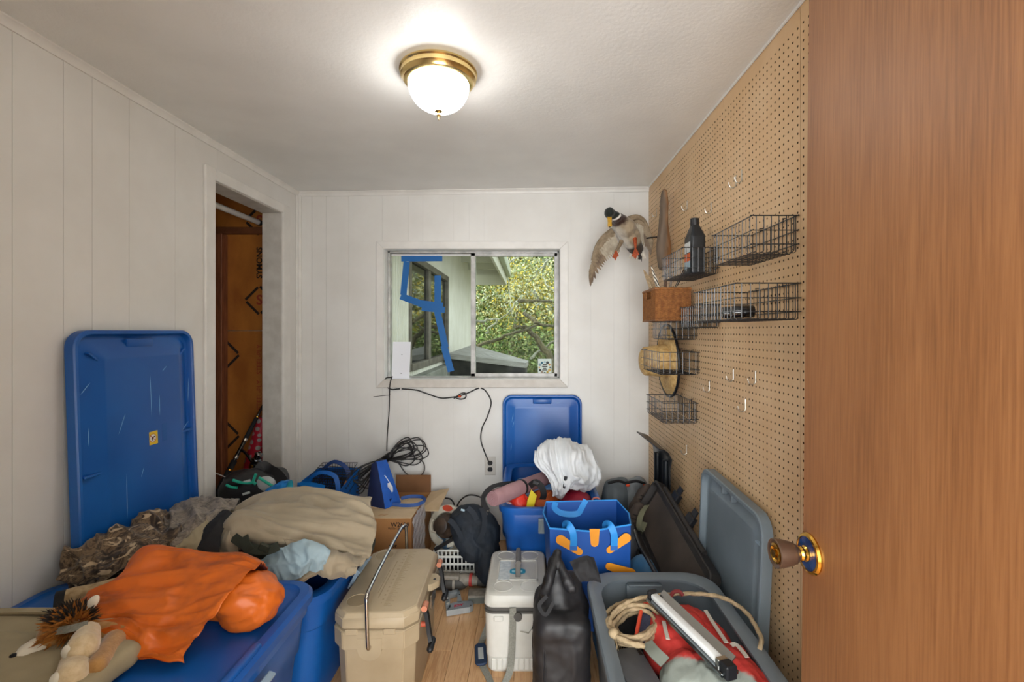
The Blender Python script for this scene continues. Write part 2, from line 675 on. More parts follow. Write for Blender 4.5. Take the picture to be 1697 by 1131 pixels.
# right wall: backing and pegboard sheets with real holes
m_peg, nt, b = new_mat('pegboard_hardboard')
v = coords(nt)
f = noise_n(nt, v, 5, 5, 0.6)
nt.links.new(ramp(nt, f, [(0.3, '#d2ad80'), (0.55, '#dab88e'), (0.75, '#e0c29a')]), b.inputs['Base Color'])
b.inputs['Roughness'].default_value = 0.5
bump_n(nt, b, noise_n(nt, v, 260, 3), 0.06, 0.001)
m_backing = M('dark_wall_backing', '#241910', rough=0.9)
bm = NB(); box(bm, (XR + 0.024, -0.1, 0), (XR + 0.1, YB + 0.02, ZT))
wall_right = struct('wall_right', bm, m_backing)
def pegboard(y0, y1, first, z_off=1.352):
    P = 0.0254
    t = 0.005
    rh = 0.0036
    ncol = int(round((y1 - y0) / P))
    ys = y0 + (np.arange(ncol + 1)) * (y1 - y0) / ncol
    k0 = int(math.floor((z_off - P / 2) / P)); zb = z_off - P / 2 - k0 * P
    ztop = 2.27
    nrow = int((ztop - zb) / P)
    zs = np.concatenate([[0.0], zb + np.arange(nrow + 1) * P, [2.31]])
    verts, faces, inner = [], [], []
    cid = {}
    def corner(i, j):
        if (i, j) not in cid:
            cid[(i, j)] = len(verts); verts.append((XR, ys[i], zs[j]))
        return cid[(i, j)]
    ang = [(-135 + 45 * q) for q in range(8)]
    for i in range(ncol):
        for j in range(len(zs) - 1):
            c = [corner(i, j), corner(i + 1, j), corner(i + 1, j + 1), corner(i, j + 1)]
            if j == 0 or j == len(zs) - 2:
                faces.append(c); continue
            yc, zc = (ys[i] + ys[i + 1]) / 2, (zs[j] + zs[j + 1]) / 2
            base = len(verts)
            for q in range(8):
                a = R(ang[q]); verts.append((XR, yc + rh * math.cos(a), zc + rh * math.sin(a)))
            for q in range(8):
                a = R(ang[q]); verts.append((XR + t, yc + rh * math.cos(a), zc + rh * math.sin(a)))
            for s in range(4):
                o0, o1, o2 = base + 2 * s, base + 2 * s + 1, base + (2 * s + 2) % 8
                faces.append([c[s], c[(s + 1) % 4], o2, o1, o0])
            for q in range(8):
                inner.append(len(faces)); faces.append([base + q, base + (q + 1) % 8, base + 8 + (q + 1) % 8, base + 8 + q])
    # the sheet's back face rim so the edge has thickness
    n = len(verts)
    verts += [(XR, y0, 0), (XR, y0, 2.31), (XR + t, y0, 2.31), (XR + t, y0, 0), (XR, y1, 0), (XR, y1, 2.31), (XR + t, y1, 2.31), (XR + t, y1, 0)]
    faces += [[n, n + 1, n + 2, n + 3], [n + 4, n + 7, n + 6, n + 5]]
    me = bpy.data.meshes.new('pegboard_sheet')
    me.from_pydata(verts, [], faces)
    me.update()
    o = link_mesh('pegboard_sheet', me, [m_peg, M('raw_hole_edge', '#3d2a1a', rough=0.9)], wall_right, smooth=0)
    mi = np.zeros(len(faces), dtype=np.int32); mi[inner] = 1
    me.polygons.foreach_set('material_index', mi)
    return o
pegboard(1.8695, YB - 0.001, True)
pegboard(1.342, 1.8665, False)
pegboard(0.17, 1.339, False)
# white quarter strip along the top of the pegboard
bm = NB()
tube(bm, [(XR - 0.003, 0.2, CZ(XR) - 0.003), (XR - 0.003, YB, CZ(XR) - 0.003)], 0.005, 6)
struct('trim_4', bm, m_trim)

# front wall (behind the lens) with the doorway, and the hall it opens to
bm = NB()
for lo, hi in (((XL - TH, 0.03, 0), (-0.30, 0.15, ZT)), ((0.60, 0.03, 0), (XR + 0.1, 0.15, ZT)), ((-0.30, 0.03, 2.07), (0.60, 0.15, ZT))):
    box(bm, lo, hi)
struct('wall_front', bm, m_wall)
bm = NB()
for lo, hi in (((-1.35, -1.7, 0), (-1.25, 0.03, ZT)), ((1.25, -1.7, 0), (1.35, 0.03, ZT)), ((-1.35, -1.8, 0), (1.35, -1.7, ZT)), ((XR, -1.7, 2.3), (1.3, 0.05, 2.4)), ((XR, -1.7, -0.08), (1.3, 0.05, 0))):
    box(bm, lo, hi)
struct('wall_hall', bm, m_hall)

# crown mouldings and the corner bead
def moulding(name, path_pts, inward, h=0.029, d=0.02):
    bm = NB()
    prof = [(0, 0), (d, 0), (d, -0.005), (d * 0.8, -0.008), (d * 0.42, -h * 0.62), (d * 0.36, -h * 0.85), (d * 0.3, -h), (0, -h)]
    rings = []
    for p in path_pts:
        p = Vector(p)
        rings.append([p + Vector(inward) * a + Vector((0, 0, z)) for a, z in prof])
    loft(bm, rings)
    return struct(name, bm, m_trim)
moulding('trim_1', [(XL, YB, CZ(XL)), (XR, YB, CZ(XR))], (0, -1, 0))
moulding('trim_2', [(XL, 0.16, CZ(XL)), (XL, YB, CZ(XL))], (1, 0, 0))
bm = NB(); box(bm, (XL, YB - 0.028, 0), (XL + 0.010, YB, 2.25), 0.003); box(bm, (XL, YB - 0.010, 0), (XL + 0.026, YB, 2.25), 0.003)
struct('trim_3', bm, m_trim)

# ------------------------------------------------------------------ closet: casing, jambs, inside
bm = NB(); box(bm, (XL, CY0 - 0.068, 0), (XL + 0.014, CY0, CZH + 0.055), 0.003)
d2 = struct('door_2', bm, m_trim)
tag(d2, 'white painted casing around the open closet doorway')
bm = NB(); box(bm, (XL, CY1, 0), (XL + 0.014, CY1 + 0.085, CZH + 0.055), 0.003); obj('casing_board', bm, m_trim, d2)
bm = NB(); box(bm, (XL, CY0, CZH), (XL + 0.014, CY1, CZH + 0.055), 0.003); obj('casing_board', bm, m_trim, d2)
m_jamb = M('scuffed_jamb_paint', '#d3d0c9', '#c2beb6', rough=0.5, scale=12)
bm = NB(); box(bm, (XL - TH, CY1 - 0.004, 0), (XL + 0.001, CY1 + 0.012, CZH)); obj('jamb_board', bm, m_jamb, d2)
bm = NB(); box(bm, (XL - TH, CY0 - 0.012, 0), (XL + 0.001, CY0 + 0.004, CZH)); obj('jamb_board', bm, m_jamb, d2)
bm = NB(); box(bm, (XL - TH, CY0, CZH - 0.004), (XL + 0.001, CY1, CZH + 0.012)); obj('head_jamb', bm, m_jamb, d2)
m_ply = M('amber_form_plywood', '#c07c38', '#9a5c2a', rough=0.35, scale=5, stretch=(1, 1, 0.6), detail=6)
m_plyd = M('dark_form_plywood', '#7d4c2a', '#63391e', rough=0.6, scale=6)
m_stud = M('reddish_fir_stud', '#9a5f3e', '#6e3f28', rough=0.6, scale=9, stretch=(8, 8, 0.8), detail=6)
YC = YB + 0.001
bm = NB(); box(bm, (-2.24, YC - 0.02, 1.368), (XL - TH + 0.02, YC, 2.30)); cw = struct('wall_closet', bm, m_ply)
bm = NB(); box(bm, (-2.24, YC - 0.02, 0.0), (XL - TH + 0.02, YC - 0.001, 1.365)); obj('plywood_sheet', bm, m_ply, cw)
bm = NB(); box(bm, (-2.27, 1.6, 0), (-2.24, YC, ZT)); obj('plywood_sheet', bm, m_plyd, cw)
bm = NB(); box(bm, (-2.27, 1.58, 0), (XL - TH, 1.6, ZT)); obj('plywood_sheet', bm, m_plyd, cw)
bm = NB(); box(bm, (-2.03, YC - 0.085, 0.0), (-1.955, YC - 0.02, 1.985), 0.004); obj('stud', bm, m_stud, cw)
bm = NB(); box(bm, (-2.23, YC - 0.045, 1.99), (XL - TH, YC - 0.02, 2.035), 0.003); obj('shelf_shadow_strip', bm, m_plyd, cw)  # dark strip set where the shelf shadow lies on the plywood
m_ink = M('black_stencil_ink', '#241a16', rough=0.7)
m_redink = M('faded_red_ink', '#9c3d2e', rough=0.7)
def closet_at(px, py):
    return A(px, py, YC - 0.0205)
def diamond(cx, cy, r, parent, s=True):
    c = closet_at(cx, cy); q = r * (YC - 0.02) / FPX; w = q * 0.17
    for k in range(4):
        a = R(90 * k); a2 = R(90 * (k + 1))
        p = Vector((math.cos(a), 0, math.sin(a))) * q; e = Vector((math.cos(a2), 0, math.sin(a2))) * q
        d = (e - p)
        bm = NB()
        m = basis(c + p + d * 0.10, d, Vector((0, -1, 0)).cross(d))
        L = d.length * 0.86
        prism(bm, [(0, -w / 2), (L, -w / 2), (L, w / 2), (0, w / 2)], m, 0.0008)
        obj('logo_bar', bm, m_ink, parent, smooth=0)
    if s:
        text_mesh('logo_letter', 'S', q * 0.95, m_redink, basis(c + Vector((0, -0.001, 0)), (1, 0, 0), (0, 0, 1)), parent)
for (x, y) in ((430, 498), (430, 366)):
    diamond(x, y, 24, cw)
for (x, y) in ((373, 588), (373, 722)):
    diamond(x, y, 24, cw, False)
up = basis(closet_at(430.5, 436) + Vector((0, -0.001, 0)), (0, 0, 1), (-1, 0, 0))
text_mesh('stencil_text', 'SYMONS', 0.052, m_ink, up, cw)
for y in (596, 655):
    up = basis(closet_at(430, y) + Vector((0, -0.001, 0)), (0, 0, 1), (-1, 0, 0))
    text_mesh('stencil_text', 'STEEL-PLY', 0.043, m_redink, up, cw, bold=False)
# closet rod
t = thing('closet_rod', 'white painted hanging rod at the top of the closet', 'closet rod', (-1.748, 2.3, 2.05))
bm = NB(); tube(bm, [(-1.748, 1.62, 2.066), (-1.748, YC - 0.045, 2.066)], 0.0165, 16); obj('pole', bm, m_trim, t)
bm = NB(); tube(bm, [(-1.748, YC - 0.045, 2.066), (-1.748, YC - 0.02, 2.066)], 0.019, 16); obj('end_socket', bm, M('dull_grey_metal', '#5c5d60', rough=0.5, metal=0.8), t)

# ------------------------------------------------------------------ window
m_alu = M('weathered_aluminium', '#cfcecb', '#a9a8a4', rough=0.4, metal=0.0, scale=14)
m_bright = M('white_reveal_paint', '#efefec', rough=0.4)
m_glass, nt, b = new_mat('window_glass')
nt.nodes.remove(b)
mo = nt.nodes['Material Output']
tr = nt.nodes.new('ShaderNodeBsdfTransparent'); tr.inputs[0].default_value = (0.93, 0.96, 0.95, 1)
gl = nt.nodes.new('ShaderNodeBsdfGlossy'); gl.inputs['Roughness'].default_value = 0.02
fr = nt.nodes.new('ShaderNodeFresnel'); fr.inputs[0].default_value = 1.07
mxs = nt.nodes.new('ShaderNodeMixShader')
nt.links.new(fr.outputs[0], mxs.inputs[0]); nt.links.new(tr.outputs[0], mxs.inputs[1]); nt.links.new(gl.outputs[0], mxs.inputs[2])
nt.links.new(mxs.outputs[0], mo.inputs[0])
win = thing('window_1', 'aluminium sliding window with taped pane in white casing', 'window', (-0.375, YB, 1.0))
win['kind'] = 'structure'
ox0, ox1, oz0, oz1 = -0.998, 0.249, 0.998, 1.949
def mitred(a0, a1, b1, b0):
    bm = NB()
    loft(bm, [[Vector((x, YB - 0.016, z)) for x, z in (a0, a1, b1, b0)], [Vector((x, YB + 0.004, z)) for x, z in (a0, a1, b1, b0)]])
    bmesh.ops.bevel(bm, geom=bm.edges[:], offset=0.002, segments=1, affect='EDGES')
    return bm
O = [(ox0, oz0), (ox1, oz0), (ox1, oz1), (ox0, oz1)]
I = [(WX0, WZ0), (WX1, WZ0), (WX1, WZ1), (WX0, WZ1)]
for k in range(4):
    obj('casing_board', mitred(O[k], O[(k + 1) % 4], I[(k + 1) % 4], I[k]), m_trim if k != 0 else m_dirtytrim, win)
YW = YB + 0.062                                   # plane of the aluminium frame
for lo, hi, nm in (((WX0 - 0.012, YB - 0.004, WZ0), (WX0 + 0.002, YB + 0.12, WZ1), 'reveal_board'), ((WX1 - 0.002, YB - 0.004, WZ0), (WX1 + 0.012, YB + 0.12, WZ1), 'reveal_board'),
                   ((WX0, YB - 0.004, WZ1 - 0.002), (WX1, YB + 0.12, WZ1 + 0.012), 'reveal_board'), ((WX0, YB - 0.004, WZ0 - 0.012), (WX1, YB + 0.12, WZ0 + 0.003), 'sill_board')):
    bm = NB(); box(bm, lo, hi, 0.001); obj(nm, bm, m_bright, win)
def rail(lo, hi, nm, par=win, mat=None, bev=0.002):
    bm = NB(); box(bm, lo, hi, bev); return obj(nm, bm, mat or m_alu, par)
fx0, fx1, fz0, fz1 = WX0 + 0.004, WX1 - 0.004, WZ0 + 0.004, WZ1 - 0.003
rail((fx0, YW, fz0), (fx0 + 0.014, YW + 0.055, fz1), 'frame_stile'); rail((fx1 - 0.010, YW, fz0), (fx1, YW + 0.055, fz1), 'frame_stile')
rail((fx0, YW, fz1 - 0.012), (fx1, YW + 0.055, fz1), 'frame_rail'); rail((fx0, YW, fz0), (fx1, YW + 0.055, fz0 + 0.008), 'frame_rail')
xm = A(784, 0, YW).x
# right sash (in front), left pane behind it
sz0, sz1, sx0, sx1 = fz0 + 0.008, fz1 - 0.012, xm - 0.016, fx1 - 0.010
sash = rail((sx0, YW + 0.004, sz0), (sx0 + 0.030, YW + 0.026, sz1), 'sash')
for lo, hi in (((sx1 - 0.020, YW + 0.004, sz0), (sx1, YW + 0.026, sz1)), ((sx0, YW + 0.004, sz1 - 0.022), (sx1, YW + 0.026, sz1)), ((sx0, YW + 0.004, sz0), (sx1, YW + 0.026, sz0 + 0.022))):
    rail(lo, hi, 'sash_rail', sash)
bm = NB(); box(bm, (sx0 + 0.024, YW + 0.013, sz0 + 0.016), (sx1 - 0.014, YW + 0.017, sz1 - 0.016)); obj('pane', bm, m_glass, sash)
YP = YW + 0.040
sash2 = rail((fx0 + 0.012, YP - 0.01, fz1 - 0.026), (xm, YP + 0.012, fz1 - 0.014), 'sash', mat=m_bright)
rail((xm - 0.012, YP - 0.010, fz0), (xm + 0.014, YP + 0.012, fz1), 'sash_rail', sash2)
bm = NB(); box(bm, (fx0 + 0.012, YP - 0.002, fz0 + 0.006), (xm, YP + 0.002, fz1 - 0.02)); obj('pane', bm, m_glass, sash2)

# blue tape strips stuck on the cracked pane
m_tape, nt, b = new_mat('blue_masking_tape')
b.inputs['Base Color'].default_value = (*lin('#0f62a8'), 1)
b.inputs['Roughness'].default_value = 0.6
b.inputs['Transmission Weight'].default_value = 0.0
tape_spec = [((665, 427.5), (733, 427), 12.5, 'long horizontal strip of blue tape along the top of the cracked pane'),
             ((674, 434), (668.5, 489), 10.5, 'upright strip of blue tape below the horizontal strip near the window frame'),
             ((664, 491), (704, 506), 11, 'slanting strip of blue tape joining the two upright strips'),
             ((698, 503), (734, 507), 10, 'short strip of blue tape, upper of the overlapping pair in mid pane'),
             ((699, 510.5), (737, 514), 10, 'short strip of blue tape, lower of the overlapping pair in mid pane'),
             ((725.5, 457), (725.5, 505), 11, 'upright strip of blue tape with free top end in mid pane'),
             ((724, 513), (738, 576), 11, 'steep strip of blue tape running down from the overlapping pair'),
             ((735.5, 573), (747.5, 616), 11, 'lowest strip of blue tape, ending near the sill')]
for i, (p, q, w, lab) in enumerate(tape_spec):
    yy = YP - 0.0035 - 0.0009 * i
    a, c = A(*p, yy), A(*q, yy)
    bm = NB(); ribbon(bm, [a, (a + c) / 2, c], w * yy / FPX, 0.0006, Vector((0, -1, 0)))
    tag(obj('tape_strip', bm, m_tape, smooth=0), lab, 'tape', 'blue tape strips on the window')
# white card leaning in the sill corner
bm = NB()
c0 = A(650.5, 567, YW - 0.02); c1 = A(680.5, 567, YW - 0.012)
pts = [Vector((c0.x, YW - 0.045, WZ0 + 0.003)), Vector((c1.x, YW - 0.045, WZ0 + 0.003)), Vector((c1.x, YW - 0.008, c1.z)), Vector((c0.x, YW - 0.008, c0.z))]
loft(bm, [pts, [p + Vector((0, 0.003, 0)) for p in pts]])
card = thing('card_panel', 'white card panel standing on the window sill against the taped pane', 'card', (c0.x, YW - 0.03, WZ0))
m_card = M('white_card', '#eceff6', rough=0.6)
obj('sheet', bm, m_card, card, smooth=0)
bm = NB(); box(bm, (c0.x - 0.001, YW - 0.060, WZ0 + 0.003), (c1.x + 0.012, YW - 0.043, WZ0 + 0.006)); obj('folded_foot', bm, m_card, card, smooth=0)
for (px, py) in ((665.5, 588), (665.5, 619)):
    p = A(px, py, YW - 0.03); bm = NB()
    q = (p.z - pts[0].z) / (pts[3].z - pts[0].z); yy = pts[0].y + q * (pts[3].y - pts[0].y)
    obox(bm, (p.x, yy - 0.0006, p.z), (0.005, 0.001, 0.005)); obj('punch_hole', bm, m_black, card, smooth=0)
# sticker on the right pane
ys = YW + 0.0125
s0, s1 = A(891.5, 595, ys), A(914, 623.5, ys)
st = thing('window_sticker', 'small square printed sticker low on the clear window pane', 'sticker', ((s0.x + s1.x) / 2, ys, s1.z))
bm = NB(); box(bm, (s0.x, ys - 0.0008, s1.z), (s1.x, ys, s0.z)); obj('backing', bm, M('pale_sticker', '#c5d3cc', rough=0.5), st, smooth=0)
sc_ = Vector(((s0.x + s1.x) / 2, ys - 0.001, (s0.z + s1.z) / 2))
scol = ['#24323a', '#c08a4a', '#2f3a3c', '#7aa6bd', '#1f5f78', '#7d91a0', '#c99a4a', '#20282a', '#8d7f70', '#2a2a22', '#a58a35', '#c2a052']
for k in range(12):
    a = R(30 * k); p = sc_ + Vector((math.cos(a), 0, math.sin(a))) * 0.036
    bm = NB(); lathe(bm, [(0.0062 + 0.002 * (k % 3), 0), (0.0062 + 0.002 * (k % 3), 0.0006)], 6 + k % 4, basis(p, (1, 0, 0), (0, 0, 1)))
    obj('printed_spot', bm, M('ink_%d' % k, scol[k], rough=0.6), st, smooth=0)
for k, w in enumerate((0.026, 0.036, 0.022, 0.034)):
    z = (0.018, 0.007, -0.007, -0.018)[k]
    bm = NB(); box(bm, (sc_.x - w / 2, ys - 0.0016, sc_.z + z - 0.003), (sc_.x + w / 2, ys - 0.0008, sc_.z + z + 0.003)); obj('print_line', bm, m_ink, st, smooth=0)

# ------------------------------------------------------------------ door standing open
m_door, nt, b = new_mat('lauan_veneer')
v = coords(nt, 'Object', (55, 55, 1.6)); f1 = noise_n(nt, v, 4, 6, 0.62, 0.2)
v2 = coords(nt, 'Object', (3, 3, 0.7)); f2 = noise_n(nt, v2, 2.2, 3, 0.5)
mx = nt.nodes.new('ShaderNodeMath'); mx.operation = 'MULTIPLY_ADD'
nt.links.new(f2, mx.inputs[0]); mx.inputs[1].default_value = 0.55; nt.links.new(f1, mx.inputs[2])
nt.links.new(ramp(nt, mx.outputs[0], [(0.5, '#6b4526'), (0.72, '#7f5330'), (0.95, '#8e603a')]), b.inputs['Base Color'])
b.inputs['Roughness'].default_value = 0.46
bump_n(nt, b, f1, 0.08, 0.001)
DX, DY1 = 0.547, 0.938
d1 = thing('door_1', 'brown wood veneer door standing open into the room', 'door', (DX, 0.18, 0.0)); d1['kind'] = 'structure'
d1.matrix_basis = Matrix.Translation((DX, 0.18, 0.93)) @ Matrix.Rotation(0.0114, 4, 'Y') @ Matrix.Translation((0, 0, -0.93))
bm = NB(); box(bm, (0, 0.0, 0.012), (0.035, DY1 - 0.18, 2.10), 0.0015); obj('door_slab', bm, m_door, d1, local=True)
m_brass = M('polished_brass', '#d9a84a', rough=0.18, metal=1.0)
m_knob = M('satin_bronze_nickel', '#8a7364', '#75604f', rough=0.32, metal=0.85, scale=6)
m_enamel = M('dark_blue_enamel', '#12224a', '#24406e', rough=0.12, scale=30, coat=0.6)
kn = A(1343, 918, DX * FPX / (1343 - VX))
km = Matrix.Translation((0, kn.y - 0.18, kn.z)) @ Matrix.Rotation(-PI / 2, 4, 'Y')      # local +Z -> -X
bm = NB(); lathe(bm, [(0.0385, 0), (0.0388, 0.003), (0.036, 0.007), (0.032, 0.008), (0.0315, 0.006)], 40, km); rose = obj('rose', bm, m_brass, d1, local=True)
bm = NB(); lathe(bm, [(0.0312, 0.004), (0.0312, 0.0065), (0.012, 0.009)], 40, km); obj('enamel_ring', bm, m_enamel, rose, local=True)
bm = NB(); lathe(bm, [(0.014, 0.006), (0.015, 0.011), (0.0125, 0.014), (0.0140, 0.019), (0.0120, 0.023)], 28, km); obj('stem', bm, m_brass, d1, local=True)
bm = NB(); lathe(bm, [(0.011, 0.022), (0.013, 0.026), (0.0185, 0.030), (0.0225, 0.040), (0.0258, 0.055), (0.0275, 0.066), (0.0278, 0.069), (0.0262, 0.0705), (0.0225, 0.068), (0.006, 0.064), (0.004, 0.064)], 40, km)
knob = obj('knob', bm, m_knob, d1, local=True)
bm = NB(); lathe(bm, [(0.019, 0.064), (0.019, 0.0695), (0.015, 0.0705), (0.012, 0.067), (0.008, 0.067), (0.008, 0.073), (0.002, 0.073)], 28, km); obj('lock_button', bm, m_brass, knob, local=True)

# ------------------------------------------------------------------ ceiling lamp
LX, LY = -0.322, 1.654
lz = CZ(LX)
lm = Matrix.Translation((LX, LY, lz)) @ Matrix.Rotation(PI, 4, 'X')         # local z points down
lt = thing('ceiling_lamp', 'brass ceiling lamp with ribbed white glass dome', 'lamp', (LX, LY, lz))
bm = NB(); lathe(bm, [(0.02, 0.0005), (0.128, 0.0005), (0.135, 0.006), (0.136, 0.012), (0.131, 0.016), (0.131, 0.030), (0.124, 0.036), (0.121, 0.044), (0.112, 0.049), (0.104, 0.050), (0.103, 0.046)], 64, lm)
obj('brass_pan', bm, M('lamp_brass', '#efd493', rough=0.22, metal=1.0), lt)
m_dome, nt, b = new_mat('lit_frosted_glass')
b.inputs['Base Color'].default_value = (0.9, 0.88, 0.84, 1)
b.inputs['Emission Color'].default_value = (1.0, 0.975, 0.94, 1)
b.inputs['Emission Strength'].default_value = LAMP_POWER
b.inputs['Roughness'].default_value = 0.25
prof = []
for k in range(15):
    th = PI / 2 * k / 14
    prof.append((0.0075 + 0.0985 * math.cos(th) ** 0.9 if k < 14 else 0.008, 0.047 + 0.096 * math.sin(th)))
bm = NB(); lathe(bm, prof, 120, lm, rad=lambda i, th: 1 + (0.008 if i < 9 else 0.0) * math.cos(th * 60)); obj('glass_dome', bm, m_dome, lt)
bm = NB(); lathe(bm, [(0.004, 0.138), (0.013, 0.141), (0.014, 0.145), (0.006, 0.150), (0.0085, 0.155), (0.009, 0.159), (0.005, 0.163), (0.0045, 0.170), (0.001, 0.176)], 24, lm)
obj('finial', bm, M('lamp_brass', '#e2bb6a'), lt)

# ------------------------------------------------------------------ outlet and wall cords
m_plate = M('ivory_plate', '#cfcbc3', rough=0.4)
oc = A(812.5, 772.5, YB)
ot = thing('wall_outlet', 'ivory duplex wall outlet with a cord plugged in the upper socket', 'outlet', (oc.x, YB, oc.z))
bm = NB(); box(bm, (oc.x - 0.036, YB - 0.006, oc.z - 0.06), (oc.x + 0.036, YB, oc.z + 0.06), 0.003); obj('cover_plate', bm, m_plate, ot)
for dz in (0.022, -0.020):
    bm = NB()
    lathe(bm, [(0.0165, 0), (0.0165, 0.003)], 20, basis((oc.x, YB - 0.009, oc.z + dz), (1, 0, 0), (0, 0, 1)), rad=lambda i, th: min(1, 0.82 / max(abs(math.sin(th)), 0.01)))
    obj('socket', bm, m_black, ot)
m_cord = M('dark_rubber_cord', '#2c2b2b', rough=0.5)
cw_t = thing('extension_cable', 'dark power cord draped under the window and plugged into the outlet', 'cable', tuple(A(700, 660, YB)))
yc = YB - 0.010
def wallpts(L, y=yc):
    return [A(px, py, y) for px, py in L]
bm = NB()
tube(bm, smooth_path(wallpts([(649, 626), (640, 627), (637.5, 634), (642, 642), (650, 646), (664, 645), (690, 647), (705, 652), (730, 660), (748, 659), (760, 657), (775, 652), (790, 645), (798, 644), (806, 650), (814, 667), (808, 690), (799, 710), (797, 730), (804, 752), (811, 768)]), 7), 0.0042, 8)
obj('cable', bm, m_cord, cw_t)
bm = NB(); tube(bm, smooth_path(wallpts([(752, 658), (762, 662), (771, 660), (772, 653), (766, 652), (756, 658), (752, 661)], yc - 0.008), 6), 0.004, 8); obj('cable_loop', bm, m_cord, cw_t)
bm = NB(); p = A(762, 657.5, yc - 0.006); obox(bm, p, (0.018, 0.022, 0.014), (0, 0.3, 0), 0.004); obj('orange_tie', bm, M('orange_rubber', '#d4501f', rough=0.5), cw_t)
bm = NB(); p = A(812, 768, YB - 0.022); lathe(bm, [(0.008, 0), (0.012, 0.004), (0.013, 0.018), (0.009, 0.024)], 14, basis(p, (1, 0, 0), (0, 0, 1)) @ Matrix.Translation((0, 0, -0.010))); obj('plug', bm, m_cord, cw_t)
for (px, py) in ((664.5, 645), (795.5, 644)):
    bm = NB(); obox(bm, A(px, py - 0.5, YB - 0.009), (0.010, 0.016, 0.016), (0, 0, 0), 0.003); obj('cable_clip', bm, m_trim, cw_t)
# ================================================================== outside the window
m_siding = M('cream_board_siding', '#f1eee0', '#e6e3d2', rough=0.7, scale=4)
m_soffit = M('cream_soffit', '#cfcdb8', rough=0.7)
m_fascia = M('grey_green_gutter', '#b9bfa8', rough=0.5)
m_ground = M('forest_floor', '#6d6a3c', '#4d4a2a', rough=0.95, scale=3)
bm = NB(); box(bm, (-14, YB + 0.12, -0.5), (14, 30, -0.35)); struct('ground', bm, m_ground)
EX, EY1 = -0.965, 7.75
wx0, wx1, wz0, wz1 = 3.74, 5.42, 1.09, 1.95        # window of the neighbouring wing (along Y, z)
bm = NB()
for lo, hi in (((EX - 0.15, YB + 0.12, -0.4), (EX, wx0, 2.45)), ((EX - 0.15, wx1, -0.4), (EX, EY1, 2.45)), ((EX - 0.15, wx0, -0.4), (EX, wx1, wz0)), ((EX - 0.15, wx0, wz1), (EX, wx1, 2.45))):
    box(bm, lo, hi)
ext = struct('wall_exterior', bm, m_siding)
y = YB + 0.125
me = None
for k in range(80):
    yy = YB + 0.16 + k * 0.058
    if yy > EY1 - 0.01: break
    inside = wx0 - 0.05 < yy < wx1 + 0.05
    for (z0, z1) in (((-0.35, wz0 - 0.05), (wz1 + 0.05, 2.4)) if inside else ((-0.35, 2.4),)):
        bm = NB(); box(bm, (EX, yy - 0.022, z0), (EX + 0.009, yy + 0.022, z1), 0.003); obj('siding_rib', bm, m_siding, ext)
m_dkfr = M('dull_brown_window_frame', '#7c7568', '#5e584c', rough=0.6, scale=10)
w2 = thing('window_2', 'dark glazed window in the cream siding of the house wing outside', 'window', (EX, (wx0 + wx1) / 2, wz0)); w2['kind'] = 'structure'
for lo, hi in (((EX - 0.02, wx0 - 0.05, wz0 - 0.05), (EX + 0.02, wx0 + 0.02, wz1 + 0.05)), ((EX - 0.02, wx1 - 0.02, wz0 - 0.05), (EX + 0.02, wx1 + 0.05, wz1 + 0.05)),
               ((EX - 0.02, wx0, wz1 - 0.01), (EX + 0.02, wx1, wz1 + 0.05)), ((EX - 0.02, wx0, wz0 - 0.05), (EX + 0.03, wx1, wz0 + 0.01)), ((EX - 0.02, 4.42, wz0), (EX + 0.012, 4.52, wz1))):
    bm = NB(); box(bm, lo, hi, 0.004); obj('frame_board', bm, m_dkfr, w2)
m_mirror, nt, b = new_mat('dark_reflecting_glass')
b.inputs['Base Color'].default_value = (0.012, 0.013, 0.012, 1); b.inputs['Roughness'].default_value = 0.03; b.inputs['Specular IOR Level'].default_value = 1.0
for (a, c) in ((wx0 + 0.01, 4.44), (4.5, wx1 - 0.01)):
    bm = NB(); box(bm, (EX - 0.03, a, wz0), (EX - 0.012, c, wz1)); obj('pane', bm, m_mirror, w2, smooth=0)
bm = NB(); box(bm, (EX - 0.16, wx0 - 0.1, 0.0), (EX - 0.14, wx1 + 0.1, 2.2)); obj('unlit_room_sheet', bm, m_black, w2, smooth=0)  # black sheet stands in for the unlit room behind the panes
# ledge along the foot of the wing
bm = NB(); box(bm, (EX, YB + 0.2, 0.86), (EX + 0.10, 5.6, 1.0), 0.006); tag(struct('trim_5', bm, M('weathered_grey_ledge', '#8f9083', '#6c6d62', rough=0.8, scale=6)), 'weathered grey ledge below the outside window')
# eave: soffit boards, rafters, fascia and gutter
bm = NB(); box(bm, (EX - 0.3, YB + 0.1, 2.45), (-0.36, EY1 + 0.35, 2.55)); roof = struct('roof', bm, m_soffit)
for k in range(7):
    bm = NB(); yy = YB + 0.5 + k * 0.75
    box(bm, (EX, yy, 2.33), (-0.42, yy + 0.045, 2.45), 0.003); obj('rafter', bm, m_soffit, roof)
bm = NB(); box(bm, (-0.43, YB + 0.12, 2.16), (-0.40, EY1 + 0.35, 2.46), 0.003); obj('fascia_board', bm, m_soffit, roof)
bm = NB(); box(bm, (-0.40, YB + 0.12, 2.30), (-0.33, EY1 + 0.36, 2.44), 0.012, seg=3); obj('gutter', bm, m_fascia, roof)
bm = NB(); box(bm, (EX - 0.3, EY1 + 0.3, 2.16), (-0.41, EY1 + 0.35, 2.45), 0.003); obj('end_board', bm, m_soffit, roof)
